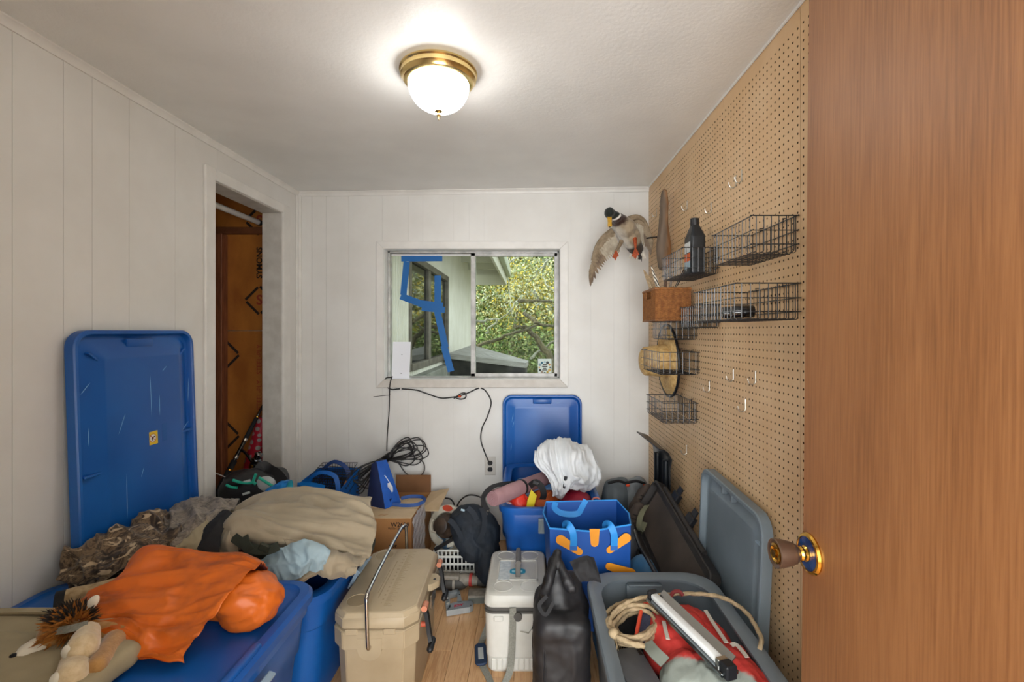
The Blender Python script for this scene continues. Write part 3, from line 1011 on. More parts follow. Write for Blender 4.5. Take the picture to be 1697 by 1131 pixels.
# low wooden bin outside
m_greyw = M('silvered_wood', '#a7a59c', '#8a877d', rough=0.75, scale=5, stretch=(1, 8, 8))
m_darkw = M('dark_weathered_boards', '#3d3c34', '#22221e', rough=0.9, scale=8)
tl, tr_, br, bl = A(782, 572, 5.75), A(876, 598, 5.75), A(873, 614, 5.05), A(742, 586, 5.05)
bt = thing('wood_bin', 'weathered wooden bin with a sloping grey lid outside the window', 'bin', (-0.45, 5.3, -0.35))
bm = NB()
q = [bl, A(872, 602, 5.05), tr_, tl]
loft(bm, [[p - Vector((0, 0, 0.055)) for p in q], q]); obj('sloping_lid', bm, m_greyw, bt, smooth=0)
bm = NB()
r0 = [p - Vector((0, 0, 0.056)) for p in q]; ctr = sum(r0, Vector()) / 4
r0 = [ctr + (p - ctr) * 0.96 for p in r0]
loft(bm, [[Vector((p.x, p.y, -0.35)) for p in r0], r0]); obj('bin_body', bm, m_darkw, bt, smooth=0)

# trees beyond: leaves are quads with their own colour, branches are tapered tubes
m_leaf = tint_mat('leaf_tint', rough=0.6)
for n_ in m_leaf.node_tree.nodes:
    if n_.type == 'BSDF_PRINCIPLED':
        n_.inputs['Transmission Weight'].default_value = 0.0
m_bark = M('mossy_bark', '#70694a', '#4c4836', rough=0.9, scale=15)
m_barkp = M('pale_lichen_bark', '#a9ab96', '#85866f', rough=0.9, scale=15)
rng = np.random.default_rng(11)
def leaves(centers, n, size, cols, spread, parent, name='crown'):
    C = np.array([list(c) for c in centers])
    idx = rng.integers(0, len(C), n)
    p = C[idx] + rng.normal(0, 1, (n, 3)) * np.array(spread)
    a = rng.normal(0, 1, (n, 3)); a /= np.linalg.norm(a, axis=1)[:, None]
    b_ = np.cross(a, rng.normal(0, 1, (n, 3))); b_ /= np.linalg.norm(b_, axis=1)[:, None]
    s = size * rng.uniform(0.5, 1.3, n)[:, None]
    V = np.stack([p - a * s, p + b_ * s * 0.45, p + a * s, p - b_ * s * 0.45], 1).reshape(-1, 3)
    F = np.arange(4 * n).reshape(-1, 4)
    me = bpy.data.meshes.new(name)
    me.from_pydata(V.tolist(), [], F.tolist())
    cc = np.array([lin(c) for c in cols])[rng.integers(0, len(cols), n)] * rng.uniform(0.7, 1.25, n)[:, None]
    cc = np.repeat(np.concatenate([cc, np.ones((n, 1))], 1), 4, 0)
    ca = me.color_attributes.new('tint', 'FLOAT_COLOR', 'POINT'); ca.data.foreach_set('color', cc.ravel())
    o = link_mesh(name, me, m_leaf, parent, smooth=0)
    o['kind'] = 'stuff'
    return o
def branch(pts, r0, r1, parent, mat=m_bark, name='branch'):
    P = smooth_path(pts, 5); n = len(P)
    P = [p + Vector(rng.normal(0, 0.015, 3)) for p in P]
    bm = NB(); tube(bm, P, [r0 + (r1 - r0) * i / (n - 1) for i in range(n)], 6); return obj(name, bm, mat, parent)
def cloud(px, py, y, n, sx, sy, sz):
    return [A(px + rng.uniform(-sx, sx), py + rng.uniform(-sy, sy), y + rng.uniform(-sz, sz)) for _ in range(n)]
GREEN = ['#8aa05c', '#6f8a48', '#9db26e', '#5a7440', '#b4bf80']
YEL = ['#e0c84a', '#d6b63c', '#cdbf58', '#b7b24e', '#f0d860']
OLV = ['#a39a52', '#8b8a4a', '#b0a868', '#77783e', '#c7bd7a']
DRK = ['#5d6b3c', '#4d5a34', '#72784a', '#8a8a58']
t = thing('yellow_maple', 'tree with bright yellow autumn leaves seen through the clear pane', 'tree', tuple(A(890, 900, 11)), 'trees outside the window')
leaves(cloud(890, 510, 11.5, 60, 55, 60, 1.2), 9000, 0.050, YEL + OLV + OLV + GREEN[:2], (0.28, 0.3, 0.22), t)
branch([A(905, 900, 11), A(900, 640, 11), A(882, 560, 11.2), A(850, 520, 11.3), A(820, 505, 11.5)], 0.10, 0.02, t, name='trunk')
branch([A(882, 560, 11.2), A(905, 520, 11), A(930, 500, 11)], 0.04, 0.012, t)
t = thing('green_shrub_tree', 'green leafy tree filling the lower clear pane beside the wooden bin', 'tree', tuple(A(840, 900, 10)), 'trees outside the window')
leaves(cloud(850, 590, 10.5, 60, 70, 40, 1.0), 11000, 0.042, GREEN + DRK, (0.3, 0.3, 0.22), t)
branch([A(840, 900, 10), A(842, 640, 10), A(850, 560, 10.2), A(860, 500, 10.4)], 0.06, 0.015, t, name='trunk')
t = thing('olive_tree_mass', 'olive and tan leafed tree behind the eave of the house wing', 'tree', tuple(A(800, 900, 13)), 'trees outside the window')
leaves(cloud(815, 510, 13, 70, 60, 70, 1.5), 13000, 0.055, OLV + DRK + GREEN, (0.4, 0.4, 0.3), t)
branch([A(800, 900, 13), A(802, 600, 13), A(812, 500, 13), A(818, 420, 13)], 0.1, 0.02, t, name='trunk')
t = thing('lichen_tree', 'bare branched tree with pale lichen across the clear pane', 'tree', tuple(A(935, 900, 8.5)), 'trees outside the window')
branch([A(930, 900, 8.5), A(915, 620, 8.5), A(896, 570, 8.5), A(875, 547, 8.5), A(853, 541, 8.5)], 0.08, 0.03, t, m_bark, 'trunk')
for L, r in (([(790, 574), (830, 560), (865, 548), (893, 539)], 0.035), ([(870, 520), (885, 532), (898, 538), (925, 540)], 0.04), ([(860, 499), (890, 499), (925, 499)], 0.035),
             ([(785, 532), (812, 530), (825, 532)], 0.03), ([(805, 552), (825, 532), (845, 515), (862, 490)], 0.02), ([(825, 450), (845, 435), (870, 420)], 0.025), ([(880, 592), (900, 578), (935, 555)], 0.03),
             ([(885, 482), (892, 495), (890, 510)], 0.02), ([(905, 430), (900, 460), (915, 480), (930, 485)], 0.02), ([(845, 420), (843, 480), (848, 520)], 0.014), ([(920, 420), (890, 450), (870, 475)], 0.014)):
    branch([A(px, py, 8.6 + 0.4 * math.sin(px)) for px, py in L], r, r * 0.5, t, m_barkp if r < 0.033 else m_bark)
leaves(cloud(860, 470, 9.2, 50, 65, 55, 0.6), 2200, 0.035, ['#b9bfa0', '#a3ad88', '#8f9c70', '#d0cf9c'], (0.3, 0.25, 0.25), t)
t = thing('conifer_backdrop', 'dark green conifer standing far behind the other trees', 'tree', tuple(A(860, 900, 17)), 'trees outside the window')
leaves(cloud(900, 490, 17, 260, 260, 150, 1.0), 34000, 0.14, DRK + GREEN + OLV, (0.6, 0.6, 0.5), t)
branch([A(860, 900, 17), A(862, 600, 17), A(860, 350, 17)], 0.2, 0.05, t, name='trunk')
# a tree that stands behind the wing, reflected in the outside window
t = thing('side_tree', 'leafy tree beside the house wing, mirrored in its window', 'tree', (2.6, 6.5, -0.35))
leaves([Vector((2.6 + rng.uniform(-1, 1), 6.5 + rng.uniform(-2.2, 2.2), 1.6 + rng.uniform(-1.3, 1.6))) for _ in range(60)], 6000, 0.09, OLV + DRK + YEL[:1], (0.35, 0.4, 0.35), t)
branch([(2.6, 6.5, -0.4), (2.6, 6.5, 0.8), (2.5, 6.5, 2.4)], 0.12, 0.04, t, name='trunk')
# ================================================================== things on the pegboard wall
m_wire = M('black_coated_wire', '#1d1e21', rough=0.35, spec=0.6)
def wire_basket(y_near, y_far, x_out, z0, z1, label, nu=12, nv=6):
    """open wire basket hung on the pegboard: rim, side rings, uprights with floor wires, hanging hooks"""
    t = thing('wire_basket', label, 'basket', (XR, (y_near + y_far) / 2, z0), 'black wire baskets on the pegboard')
    xb = XR - 0.006
    r = 0.0016
    H = z1 - z0
    def ring(z, k=1.0, over=0.006):
        bm = NB()
        tube(bm, [(x_out, y_near - over, z), (x_out, y_far + over, z)], r * k, 6)
        tube(bm, [(xb, y_near - over, z), (xb, y_far + over, z)], r * k, 6)
        tube(bm, [(x_out - over, y_near, z), (XR - 0.001, y_near, z)], r * k, 6)
        tube(bm, [(x_out - over, y_far, z), (XR - 0.001, y_far, z)], r * k, 6)
        return bm
    obj('rim_wires', ring(z1, 1.25), m_wire, t)
    obj('ring_wires', ring(z0 + H * 0.60), m_wire, t)
    obj('ring_wires', ring(z0 + H * 0.22), m_wire, t)
    bm = NB()
    e = 0.004
    for k in range(nu):
        y = y_near + (y_far - y_near) * (k + 0.5) / nu
        tube(bm, [(x_out - r, y, z1), (x_out - r, y, z0 + e), (x_out + e, y, z0), (xb - e, y, z0), (xb + r, y, z0 + e), (xb + r, y, z1)], r * 0.85, 5)
    obj('cross_wires', bm, m_wire, t)
    bm = NB()
    for k in range(nv):
        x = x_out + (xb - x_out) * (k + 0.5) / nv
        tube(bm, [(x, y_near - r, z1), (x, y_near - r, z0 + e + 0.002), (x, y_near + e, z0 + 0.0025), (x, y_far - e, z0 + 0.0025), (x, y_far + r, z0 + e + 0.002), (x, y_far + r, z1)], r * 0.85, 5)
    obj('long_wires', bm, m_wire, t)
    for y in (y_near + 0.25 * (y_far - y_near), y_near + 0.75 * (y_far - y_near)):
        bm = NB(); tube(bm, [(xb - 0.002, y, z1 - 0.004), (xb - 0.004, y, z1 + 0.008), (XR + 0.004, y, z1 + 0.008), (XR + 0.008, y, z1 + 0.004)], r * 1.2, 6)
        obj('hook', bm, m_wire, t)
    return t
wire_basket(1.345, 1.63, 0.640, 1.592, 1.698, 'empty black wire basket, topmost on the pegboard next to the door')
wire_basket(1.905, 2.20, 0.625, 1.600, 1.706, 'black wire basket holding the oil bottle')
wire_basket(1.335, 1.67, 0.591, 1.398, 1.502, 'large black wire basket holding the black goggles', 14, 7)
wire_basket(1.90, 2.13, 0.690, 1.380, 1.470, 'small black wire basket half hidden behind the goggles basket', 10, 4)
wire_basket(2.156, 2.42, 0.637, 1.325, 1.410, 'black wire basket just under the wicker basket', 11, 5)
wire_basket(2.13, 2.46, 0.594, 1.165, 1.268, 'black wire basket in front of the straw hat crown', 12, 6)
wire_basket(2.148, 2.445, 0.615, 0.938, 1.033, 'lowest black wire basket on the pegboard, empty, below the straw hat', 12, 6)

# oil bottle
m_bottle = M('black_bottle_plastic', '#1c2024', rough=0.38)
bx, by, bz = 0.700, 1.985, 1.6045
t = thing('oil_bottle', 'black plastic oil bottle with white and orange label in wire basket', 'bottle', (bx, by, bz))
w, d = 0.062, 0.095
rings = []
for z, kx, ky in ((0, .94, .94), (.004, 1, 1), (.150, 1, 1), (.160, .97, .98), (.205, .50, .42), (.209, .46, .38)):
    rings.append(rr(w * kx, d * ky, 0.012 * min(kx, 1), bz + z, 4, bx, by))
bm = NB(); loft(bm, rings); obj('bottle_body', bm, m_bottle, t)
bm = NB(); lathe(bm, [(0.0165, 0.207), (0.018, 0.209), (0.018, 0.237), (0.016, 0.239), (0.002, 0.239)], 24, Matrix.Translation((bx, by, bz)), rad=lambda i, th: 1 + 0.02 * math.cos(th * 24)); obj('bottle_cap', bm, m_black, t)
for z0, z1, c, nm in ((0.026, 0.055, '#9fb6c2', 'blue'), (0.055, 0.088, '#d9622a', 'orange'), (0.092, 0.135, '#cfd2d0', 'white')):
    bm = NB(); box(bm, (bx - w / 2 - 0.0008, by - 0.034, bz + z0), (bx - w / 2 + 0.001, by + 0.034, bz + z1)); obj('label_print', bm, M('bottle_label_' + nm, c, rough=0.5), t, smooth=0)
# goggles in the middle basket
p = A(1247, 519, 1.50)
t = thing('goggles', 'glossy black goggles lying in the large wire basket', 'goggles', (0.68, 1.47, 1.403))
m_gloss = M('glossy_black', '#0e0f11', rough=0.12, coat=0.8)
for k, (yy, rr_) in enumerate(((1.435, 0.020), (1.505, 0.020))):
    bm = NB(); lathe(bm, [(rr_ * .5, -0.034), (rr_ * .9, -0.030), (rr_, -0.012), (rr_, 0.02), (rr_ * .85, 0.034), (rr_ * .4, 0.036)], 24, basis((0.655, yy, 1.4245), (0, 0, 1), (0.25, 1, 0)))
    obj('eye_cup', bm, m_gloss, t)
bm = NB(); cap(bm, (0.665, 1.440, 1.4245), (0.665, 1.500, 1.4245), 0.013, 0.013); obj('bridge', bm, m_gloss, t)

# wicker basket (really woven)
m_wick = M('brown_wicker', '#a8703a', '#7c4a20', rough=0.55, scale=60)
m_wickl = M('dark_wicker_stake', '#8a5526', rough=0.6)
KX0, KX1, KY0, KY1, KZ0, KZ1 = 0.592, 0.758, 2.203, 2.445, 1.4165, 1.566
t = thing('wicker_basket', 'rectangular brown wicker basket of feathers hung on the pegboard', 'basket', ((KX0 + KX1) / 2, (KY0 + KY1) / 2, KZ0))
def rect_path(n_per=None, inset=0.0):
    pts = []
    x0, x1, y0, y1 = KX0 + inset, KX1 - inset, KY0 + inset, KY1 - inset
    P = 0.011
    nx, ny = int((x1 - x0) / P / 2) * 2 + 1, int((y1 - y0) / P / 2) * 2 + 1
    for i in range(nx): pts.append((x0 + (x1 - x0) * i / nx, y0))
    for i in range(ny): pts.append((x1, y0 + (y1 - y0) * i / ny))
    for i in range(nx): pts.append((x1 - (x1 - x0) * i / nx, y1))
    for i in range(ny): pts.append((x0, y1 - (y1 - y0) * i / ny))
    return pts
path = rect_path()
cx, cy = (KX0 + KX1) / 2, (KY0 + KY1) / 2
rows = int((KZ1 - KZ0) / 0.0042)
for grp in range(3):
    bm = NB()
    for j in range(grp, rows, 3):
        z = KZ0 + 0.003 + j * 0.0042
        pts = []
        for i, (x, y) in enumerate(path):
            s = 0.0022 * (1 if (i + j) % 2 else -1)
            nx_, ny_ = (0, 0)
            if abs(y - KY0) < 1e-6: ny_ = -1
            elif abs(x - KX1) < 1e-6: nx_ = 1
            elif abs(y - KY1) < 1e-6: ny_ = 1
            else: nx_ = -1
            # hand hole in the side that faces the room
            pts.append(Vector((x + nx_ * s, y + ny_ * s, z)))
        if z > KZ1 - 0.045:
            keep = [p_ for p_ in pts if not (abs(p_.x - KX0) < 0.004 and abs(p_.y - cy) < 0.045)]
            k0 = next(i for i, p_ in enumerate(pts) if (abs(p_.x - KX0) < 0.004 and abs(p_.y - cy) < 0.045))
            keep = pts[k0:] + pts[:k0]
            keep = [p_ for p_ in keep if not (abs(p_.x - KX0) < 0.004 and abs(p_.y - cy) < 0.045)]
            tube(bm, keep, 0.0023, 5)
        else:
            tube(bm, pts, 0.0023, 5, closed=True)
    obj('weave', bm, m_wick, t)
bm = NB()
for i, (x, y) in enumerate(path):
    tube(bm, [(x, y, KZ0), (x, y, KZ1 - (0.05 if abs(x - KX0) < 1e-4 and abs(y - cy) < 0.045 else 0.0))], 0.0016, 4)
obj('stakes', bm, m_wickl, t)
bm = NB(); box(bm, (KX0, KY0, KZ0 - 0.002), (KX1, KY1, KZ0 + 0.003)); obj('basket_bottom', bm, m_wickl, t)
bm = NB()
rp = [Vector((x, y, KZ1)) for x, y in path]
tw = lambda i, th: 1 + 0.18 * math.cos(2 * (th + i * 0.9))
tube(bm, rp, 0.006, 8, closed=True, prof=tw); obj('braided_rim', bm, m_wick, t)
bm = NB(); tube(bm, [Vector((x, y, KZ0)) for x, y in path], 0.0045, 6, closed=True, prof=tw); obj('braided_foot', bm, m_wick, t)

# feathers standing in the wicker basket
def feather_bm(base, tip, width, nrm, bend=0.0, n=14):
    base, tip = Vector(base), Vector(tip)
    d = tip - base
    nn = Vector(nrm); nn = (nn - d.normalized() * nn.dot(d.normalized())).normalized()
    sd = d.normalized().cross(nn)
    vane, shaft = NB(), NB()
    L, Rr, C = [], [], []
    for i in range(n + 1):
        u = i / n
        c = base + d * u + nn * bend * math.sin(u * PI) + sd * bend * 0.6 * u * u
        w_ = width * (0 if u < 0.14 else (math.sin(min((u - 0.14) / 0.86, 1) ** 0.55 * PI) ** 0.6)) / 2
        if i == n: w_ = 0.001
        C.append(c); L.append(c - sd * w_ * 0.75 - nn * 0.12 * w_); Rr.append(c + sd * w_ - nn * 0.12 * w_)
    for S in (L, Rr):
        a = [vane.verts.new(p_) for p_ in C]; b_ = [vane.verts.new(p_) for p_ in S]
        for i in range(n):
            if (a[i].co - b_[i].co).length + (a[i + 1].co - b_[i + 1].co).length > 1e-5:
                vane.faces.new((a[i], a[i + 1], b_[i + 1], b_[i]))
    solidify(vane, 0.0008)
    tube(shaft, C, [0.0016 * (1 - 0.8 * i / n) for i in range(n + 1)], 5)
    return vane, shaft
def striped(name, c1, c2, scale, rot=(0, 0, 0)):
    if name in MATS: return MATS[name]
    m, nt, b = new_mat(name)
    v = coords(nt, 'Object', (1, 1, 1), rot)
    wv = nt.nodes.new('ShaderNodeTexWave'); wv.inputs['Scale'].default_value = scale; wv.inputs['Distortion'].default_value = 4; wv.inputs['Detail'].default_value = 2
    nt.links.new(v, wv.inputs['Vector'])
    nt.links.new(ramp(nt, wv.outputs['Fac'], [(0.4, c1), (0.6, c2)]), b.inputs['Base Color'])
    b.inputs['Roughness'].default_value = 0.7
    return m
m_quill = M('pale_quill', '#c9bba0', rough=0.5)
fe = [((1086, 478), (1064, 448), 0.030, M('mottled_brown_feather', '#a08a6a', '#6f5b42', rough=0.8, scale=120), 'broad mottled brown feather leaning from the wicker basket', 0.012),
      ((1095, 478), (1078, 441), 0.020, striped('barred_feather', '#2c2621', '#d9d2c4', 30, (0, 0.6, 0)), 'barred black and white feather in the wicker basket', 0.004),
      ((1101, 478), (1103, 452), 0.018, M('dark_brown_feather', '#6a5040', '#4a3629', rough=0.8, scale=60), 'short dark brown feather upright in the wicker basket', 0.002),
      ((1108, 477), (1114, 452), 0.014, M('grey_feather', '#8c8178', '#6d6259', rough=0.8, scale=60), 'slim grey feather upright in the wicker basket', 0.002),
      ((1112, 476), (1157, 401), 0.016, M('blackish_feather', '#3a2c24', '#221a17', rough=0.7, scale=40), 'long blackish feather slanting up past the wire basket', 0.006)]
for a, b_, w_, mm, lab, bd in fe:
    base = A(a[0], a[1] + 14, 2.30); tip = A(b_[0], b_[1], 2.30 if b_[0] < 1150 else 2.24)
    t = thing('feather', lab, 'feather', base, 'feathers in the wicker basket')
    va, sh = feather_bm(base, tip, w_, (0, -1, 0), bd)
    obj('vane', va, mm, t, smooth=60); obj('quill', sh, m_quill, t)

# straw hat with black bound brim
m_straw, nt, b = new_mat('plaited_straw')
v = coords(nt)
f = noise_n(nt, v, 55, 4)
nt.links.new(ramp(nt, f, [(0.3, '#b98e50'), (0.7, '#e0c084')]), b.inputs['Base Color']); b.inputs['Roughness'].default_value = 0.6
bump_n(nt, b, f, 0.4, 0.002)
hc = Vector((0.742, 2.50, 1.208))
hm = Matrix.Translation(hc) @ Matrix.Rotation(R(-92), 4, 'Y')           # local z -> -X (crown towards the room)
t = thing('straw_hat', 'straw sun hat with black bound brim hung against the pegboard', 'hat', tuple(hc))
prof = []
NR = 15
for i in range(NR * 2 + 1):                                          # plaited rows across the brim
    u = i / (NR * 2); r_ = 0.19 - u * (0.19 - 0.088)
    prof.append((r_, 0.004 + 0.012 * u + 0.010 * math.sin(u * PI) + (0.0022 if i % 2 else 0)))
bm = NB(); lathe(bm, prof, 64, hm, caps=False); solidify(bm, 0.003); obj('brim', bm, m_straw, t, smooth=20)
prof = []
for i in range(26):
    u = i / 25
    if u < 0.62: r_, h_ = 0.088 - 0.012 * (u / 0.62), 0.016 + 0.105 * (u / 0.62)
    else:
        th = (u - 0.62) / 0.38 * PI / 2; r_, h_ = 0.076 * math.cos(th) + 0.001, 0.121 + 0.036 * math.sin(th)
    prof.append((r_ + (0.0012 if i % 2 else 0), h_))
bm = NB(); lathe(bm, prof, 56, hm); obj('crown', bm, m_straw, t, smooth=20)
bm = NB(); tube(bm, [hm @ Vector((0.191 * math.cos(2 * PI * k / 72), 0.191 * math.sin(2 * PI * k / 72), 0.005)) for k in range(72)], 0.007, 8, closed=True); obj('brim_binding', bm, m_black, t)
bm = NB(); tube(bm, smooth_path([hm @ Vector(p_) for p_ in ((0.06, 0.07, 0.03), (0.02, 0.085, 0.05), (-0.05, 0.08, 0.05), (-0.09, 0.06, 0.02), (-0.12, 0.03, 0.016))], 6), 0.0022, 6); obj('chin_cord', bm, m_black, t)

# pegboard hooks
m_hook = M('zinc_hook_wire', '#b9b4aa', rough=0.35, metal=0.9)
hooks = [(1231, 292, 'zinc peg hook, nearer of the close pair high on the pegboard'), (1221, 301, 'zinc peg hook, farther of the close pair high on the pegboard'), (1140, 341, 'zinc peg hook above the oil bottle basket, left of the bottle cap'),
         (1180, 345, 'zinc peg hook directly above the oil bottle cap'), (1089, 353, 'zinc peg hook beside the driftwood near the corner'), (1111, 408, 'zinc peg hook between the driftwood and the oil bottle'),
         (1217, 622, 'zinc peg hook, nearest the sheet seam among the low group'), (1254, 626, 'zinc peg hook, closest to the door in the low group'), (1177, 641, 'zinc peg hook, left of the seam in the low group'),
         (1237, 672, 'zinc peg hook, lowest of the group beside the seam'), (1139, 746, 'zinc peg hook low on the pegboard above the shovel scoop')]
for (px, py, lab) in hooks:
    c = AX(px, py, XR)
    t = thing('peg_hook', lab, 'hook', tuple(c), 'zinc hooks on the pegboard')
    bm = NB()
    P = [(0.004, 0, 0.022), (-0.003, 0, 0.022), (-0.004, 0, 0.016), (-0.004, 0, -0.012), (-0.007, 0, -0.020), (-0.015, 0, -0.024), (-0.024, 0, -0.021), (-0.029, 0, -0.012), (-0.031, 0, -0.003)]
    tube(bm, smooth_path([c + Vector(q) for q in P], 4), 0.0020, 8); obj('bent_wire', bm, m_hook, t)
    bm = NB(); tube(bm, [c + Vector((-0.005, 0, -0.012)), c + Vector((0.004, 0, -0.013))], 0.0022, 8); obj('steady_pin', bm, m_hook, t)

# driftwood slab carrying the duck mount
m_drift = tint_mat('driftwood_tint', rough=0.75, bump=0.5, bscale=60)
def drift_col(co):
    n = fbm(co * np.array([30, 30, 6]), 3, 5)[:, None]
    k = np.clip((co[:, 0:1] - 0.728) * 40 + 0.6 * n + 0.2 + 2.0 * np.clip(1.88 - co[:, 2:3], 0, 1), 0, 1)
    grey = np.array(lin('#6f6052')) ; tan = np.array(lin('#9a7049'))
    return (grey * (1 - k) + tan * k) * (1 + 0.35 * n)
t = thing('driftwood_mount', 'weathered driftwood slab fixed to the pegboard behind the flying duck', 'driftwood', (0.72, 2.55, 1.70))
pr = []
kn_ = [(323, 1101, 4.5), (338, 1101, 6.5), (356, 1100, 6.5), (376, 1099, 7.5), (396, 1099, 10.5), (414, 1099, 12), (430, 1100, 11.5), (441, 1100, 9)]
for py in range(323, 442, 4):
    px, w_ = np.interp(py, [q[0] for q in kn_], [q[1] for q in kn_]), np.interp(py, [q[0] for q in kn_], [q[2] for q in kn_])
    c = A(px, py, 2.545)
    pr.append(('e', c, (w_ * 2.545 / FPX, 0.030, 0.030), (0, 0, 0)))
lump('slab', pr, m_drift, t, voxel=0.006, smooth=4, fold=[dict(amp=0.006, freq=26, dirn=(0, 0, 1), seed=3, squash=0.15)], colour=drift_col)
bm = NB(); tube(bm, smooth_path([A(1088, 393, 2.56), A(1078, 394, 2.62), A(1066, 396, 2.67)], 5), 0.004, 8); obj('mount_rod', bm, m_black, t)
bm = NB(); tube(bm, [A(1100, 410, 2.60), Vector((XR + 0.002, 2.60, A(1100, 410, 2.60).z))], 0.006, 8); obj('wall_pin', bm, m_black, t)

# ------------------------------------------------------------------ mounted mallard
HEADC, RINGC, BREAST, BODY, WHITE = [np.array(lin(c)) for c in ('#1d2420', '#e6e3dc', '#3a241b', '#9a8a72', '#d9d3c8')]
Yd = 2.62
hd, nk, br_, bo, rp_, tl_ = A(1010, 353, 2.52), A(1021, 359, 2.55), A(1030, 367, 2.60), A(1043, 390, 2.66), A(1054, 413, 2.70), A(1060, 426, 2.73)
axis = np.array((tl_ - nk).normalized()); org = np.array(nk)
def duck_col(co):
    u = (co - org) @ axis
    n = fbm(co * 60, 3, 2)[:, None]
    base = BODY * (1 + 0.30 * n)
    # pale belly facing down-left
    bel = np.clip((-(co[:, 0:1] - (org[0] + u[:, None] * axis[0])) * 20 + (-(co[:, 2:3] - (org[2] + u[:, None] * axis[2]))) * 18) + 0.2 * n - 0.15, 0, 1)
    c = base * (1 - bel) + WHITE * 0.9 * bel
    k = np.clip((0.062 - u[:, None] + 0.012 * n) * 60, 0, 1)
    c = c * (1 - k) + BREAST * k * (1 + 0.4 * n)
    k = np.clip((0.004 - u[:, None]) * 300, 0, 1) * np.clip((u[:, None] + 0.009) * 300, 0, 1)
    c = c * (1 - k) + RINGC * k
    k = np.clip((-0.007 - u[:, None]) * 300, 0, 1)
    c = c * (1 - k) + HEADC * (1 + 0.3 * n) * k
    k = np.clip((u[:, None] - 0.205) * 60, 0, 1)
    c = c * (1 - k) + np.array(lin('#3a3028')) * k
    return np.clip(c, 0.003, 1)
dk = thing('mounted_duck', 'mounted mallard drake with spread wings hung in the corner', 'duck', tuple(bo))
m_duck = tint_mat('duck_plumage', rough=0.75, bump=0.35, bscale=140, sheen=0.2)
lump('body', [('e', hd, (0.027, 0.036, 0.030)), ('c', hd + Vector((0.01, 0.012, 0)), nk + Vector((0.005, 0, -0.004)), 0.023, 0.027), ('c', nk, br_ + Vector((0.004, 0.02, -0.006)), 0.026, 0.048),
              ('e', (br_ + bo) / 2, (0.055, 0.075, 0.060)), ('c', br_ + Vector((0.0, 0.02, -0.01)), bo, 0.052, 0.062), ('c', bo, rp_, 0.060, 0.042), ('c', rp_, tl_, 0.04, 0.016)],
     m_duck, dk, voxel=0.005, smooth=5, fold=[dict(amp=0.0022, freq=45, seed=8)], colour=duck_col)
# bill
m_bill = M('yellow_bill', '#c99a2e', '#a8812a', rough=0.4, scale=60)
b0, b1 = A(1010, 360, 2.50), A(1010.5, 377, 2.475)
bm = NB()
d_ = (b1 - b0); rings = []
for i, (u, w_, h_) in enumerate(((0, .012, .012), (.25, .012, .0095), (.55, .011, .0065), (.8, .012, .005), (.95, .0095, .004), (1.0, .004, .002))):
    c = b0 + d_ * u + Vector((0, -0.006 * math.sin(u * PI), 0))
    rings.append([c + Vector((math.cos(a) * w_, math.sin(a) * h_ * 0.9, math.sin(a) * h_ * 0.5)) for a in [2 * PI * k / 12 for k in range(12)]])
loft(bm, rings); obj('bill', bm, m_bill, dk)
bm = NB(); ell(bm, b1 + Vector((0, -0.004, 0.001)), (0.004, 0.003, 0.004), sub=2); obj('bill_tip', bm, m_black, dk)
for sx in (-1, 1):
    bm = NB(); ell(bm, hd + Vector((sx * 0.021, -0.022, 0.006)), (0.0045, 0.0045, 0.0045), sub=2); obj('eye', bm, m_gloss, dk)
m_prim = M('brown_flight_feather', '#8a7660', '#5e4d3d', rough=0.75, scale=25, stretch=(1, 1, 1))
m_sec = M('silver_grey_feather', '#b3a894', '#8f8472', rough=0.75, scale=25)
m_cov = M('taupe_covert_feather', '#94836b', '#766650', rough=0.8, scale=40)
def wing(lead, trail, name, yoff, n, mats, thick_pts, wv=0.019):
    """feathers fan from points on the lead path to points on the trail path"""
    w0 = thing(name, None, None)
    lead_s, trail_s = smooth_path(lead, 12), smooth_path(trail, 12)
    me0 = None
    bm = NB()
    P = thick_pts
    tube(bm, smooth_path(P[0], 6), [P[1] + (P[2] - P[1]) * i / (len(smooth_path(P[0], 6)) - 1) for i in range(len(smooth_path(P[0], 6)))], 10)
    arm = obj(name, bm, m_cov, dk, smooth=60)
    bpy.data.objects.remove(w0)
    for layer, frac, cnt, mm, ww in ((0, 1.0, n, mats[0], wv), (1, 0.55, n, mats[1], wv * 1.05), (2, 0.30, n + 2, mats[2], wv * 1.1)):
        for k in range(cnt):
            u = k / (cnt - 1)
            a = lead_s[int(u * (len(lead_s) - 1))]; e = trail_s[int(u * (len(trail_s) - 1))]
            tip = a + (e - a) * frac
            va, sh = feather_bm(a - (e - a) * 0.05 + Vector((0, -0.003 * layer - 0.0006 * k, 0)), tip + Vector((0, -0.0025 * layer - 0.0006 * k, 0)), ww * (1.0 if frac > 0.6 else 0.95), (0, -1, 0.15), 0.004, 10)
            sh.free()
            mm2 = mm if not isinstance(mm, list) else mm[0 if u > 0.45 else 1]
            obj('feather', va, mm2, arm, smooth=60)
    return arm
wing([A(1013, 384, 2.62), A(1000, 395, 2.64), A(988, 411, 2.65), A(981, 432, 2.66), A(979, 448, 2.66)],
     [A(1028, 418, 2.64), A(1018, 424, 2.65), A(1006, 433, 2.66), A(996, 447, 2.67), A(979, 475, 2.68)], 'wing', 0, 17,
     [[m_prim, m_sec], [m_cov, m_sec], m_cov], ([A(1016, 382, 2.62), A(1000, 394, 2.64), A(988, 410, 2.65), A(981, 432, 2.66)], 0.020, 0.006), 0.026)
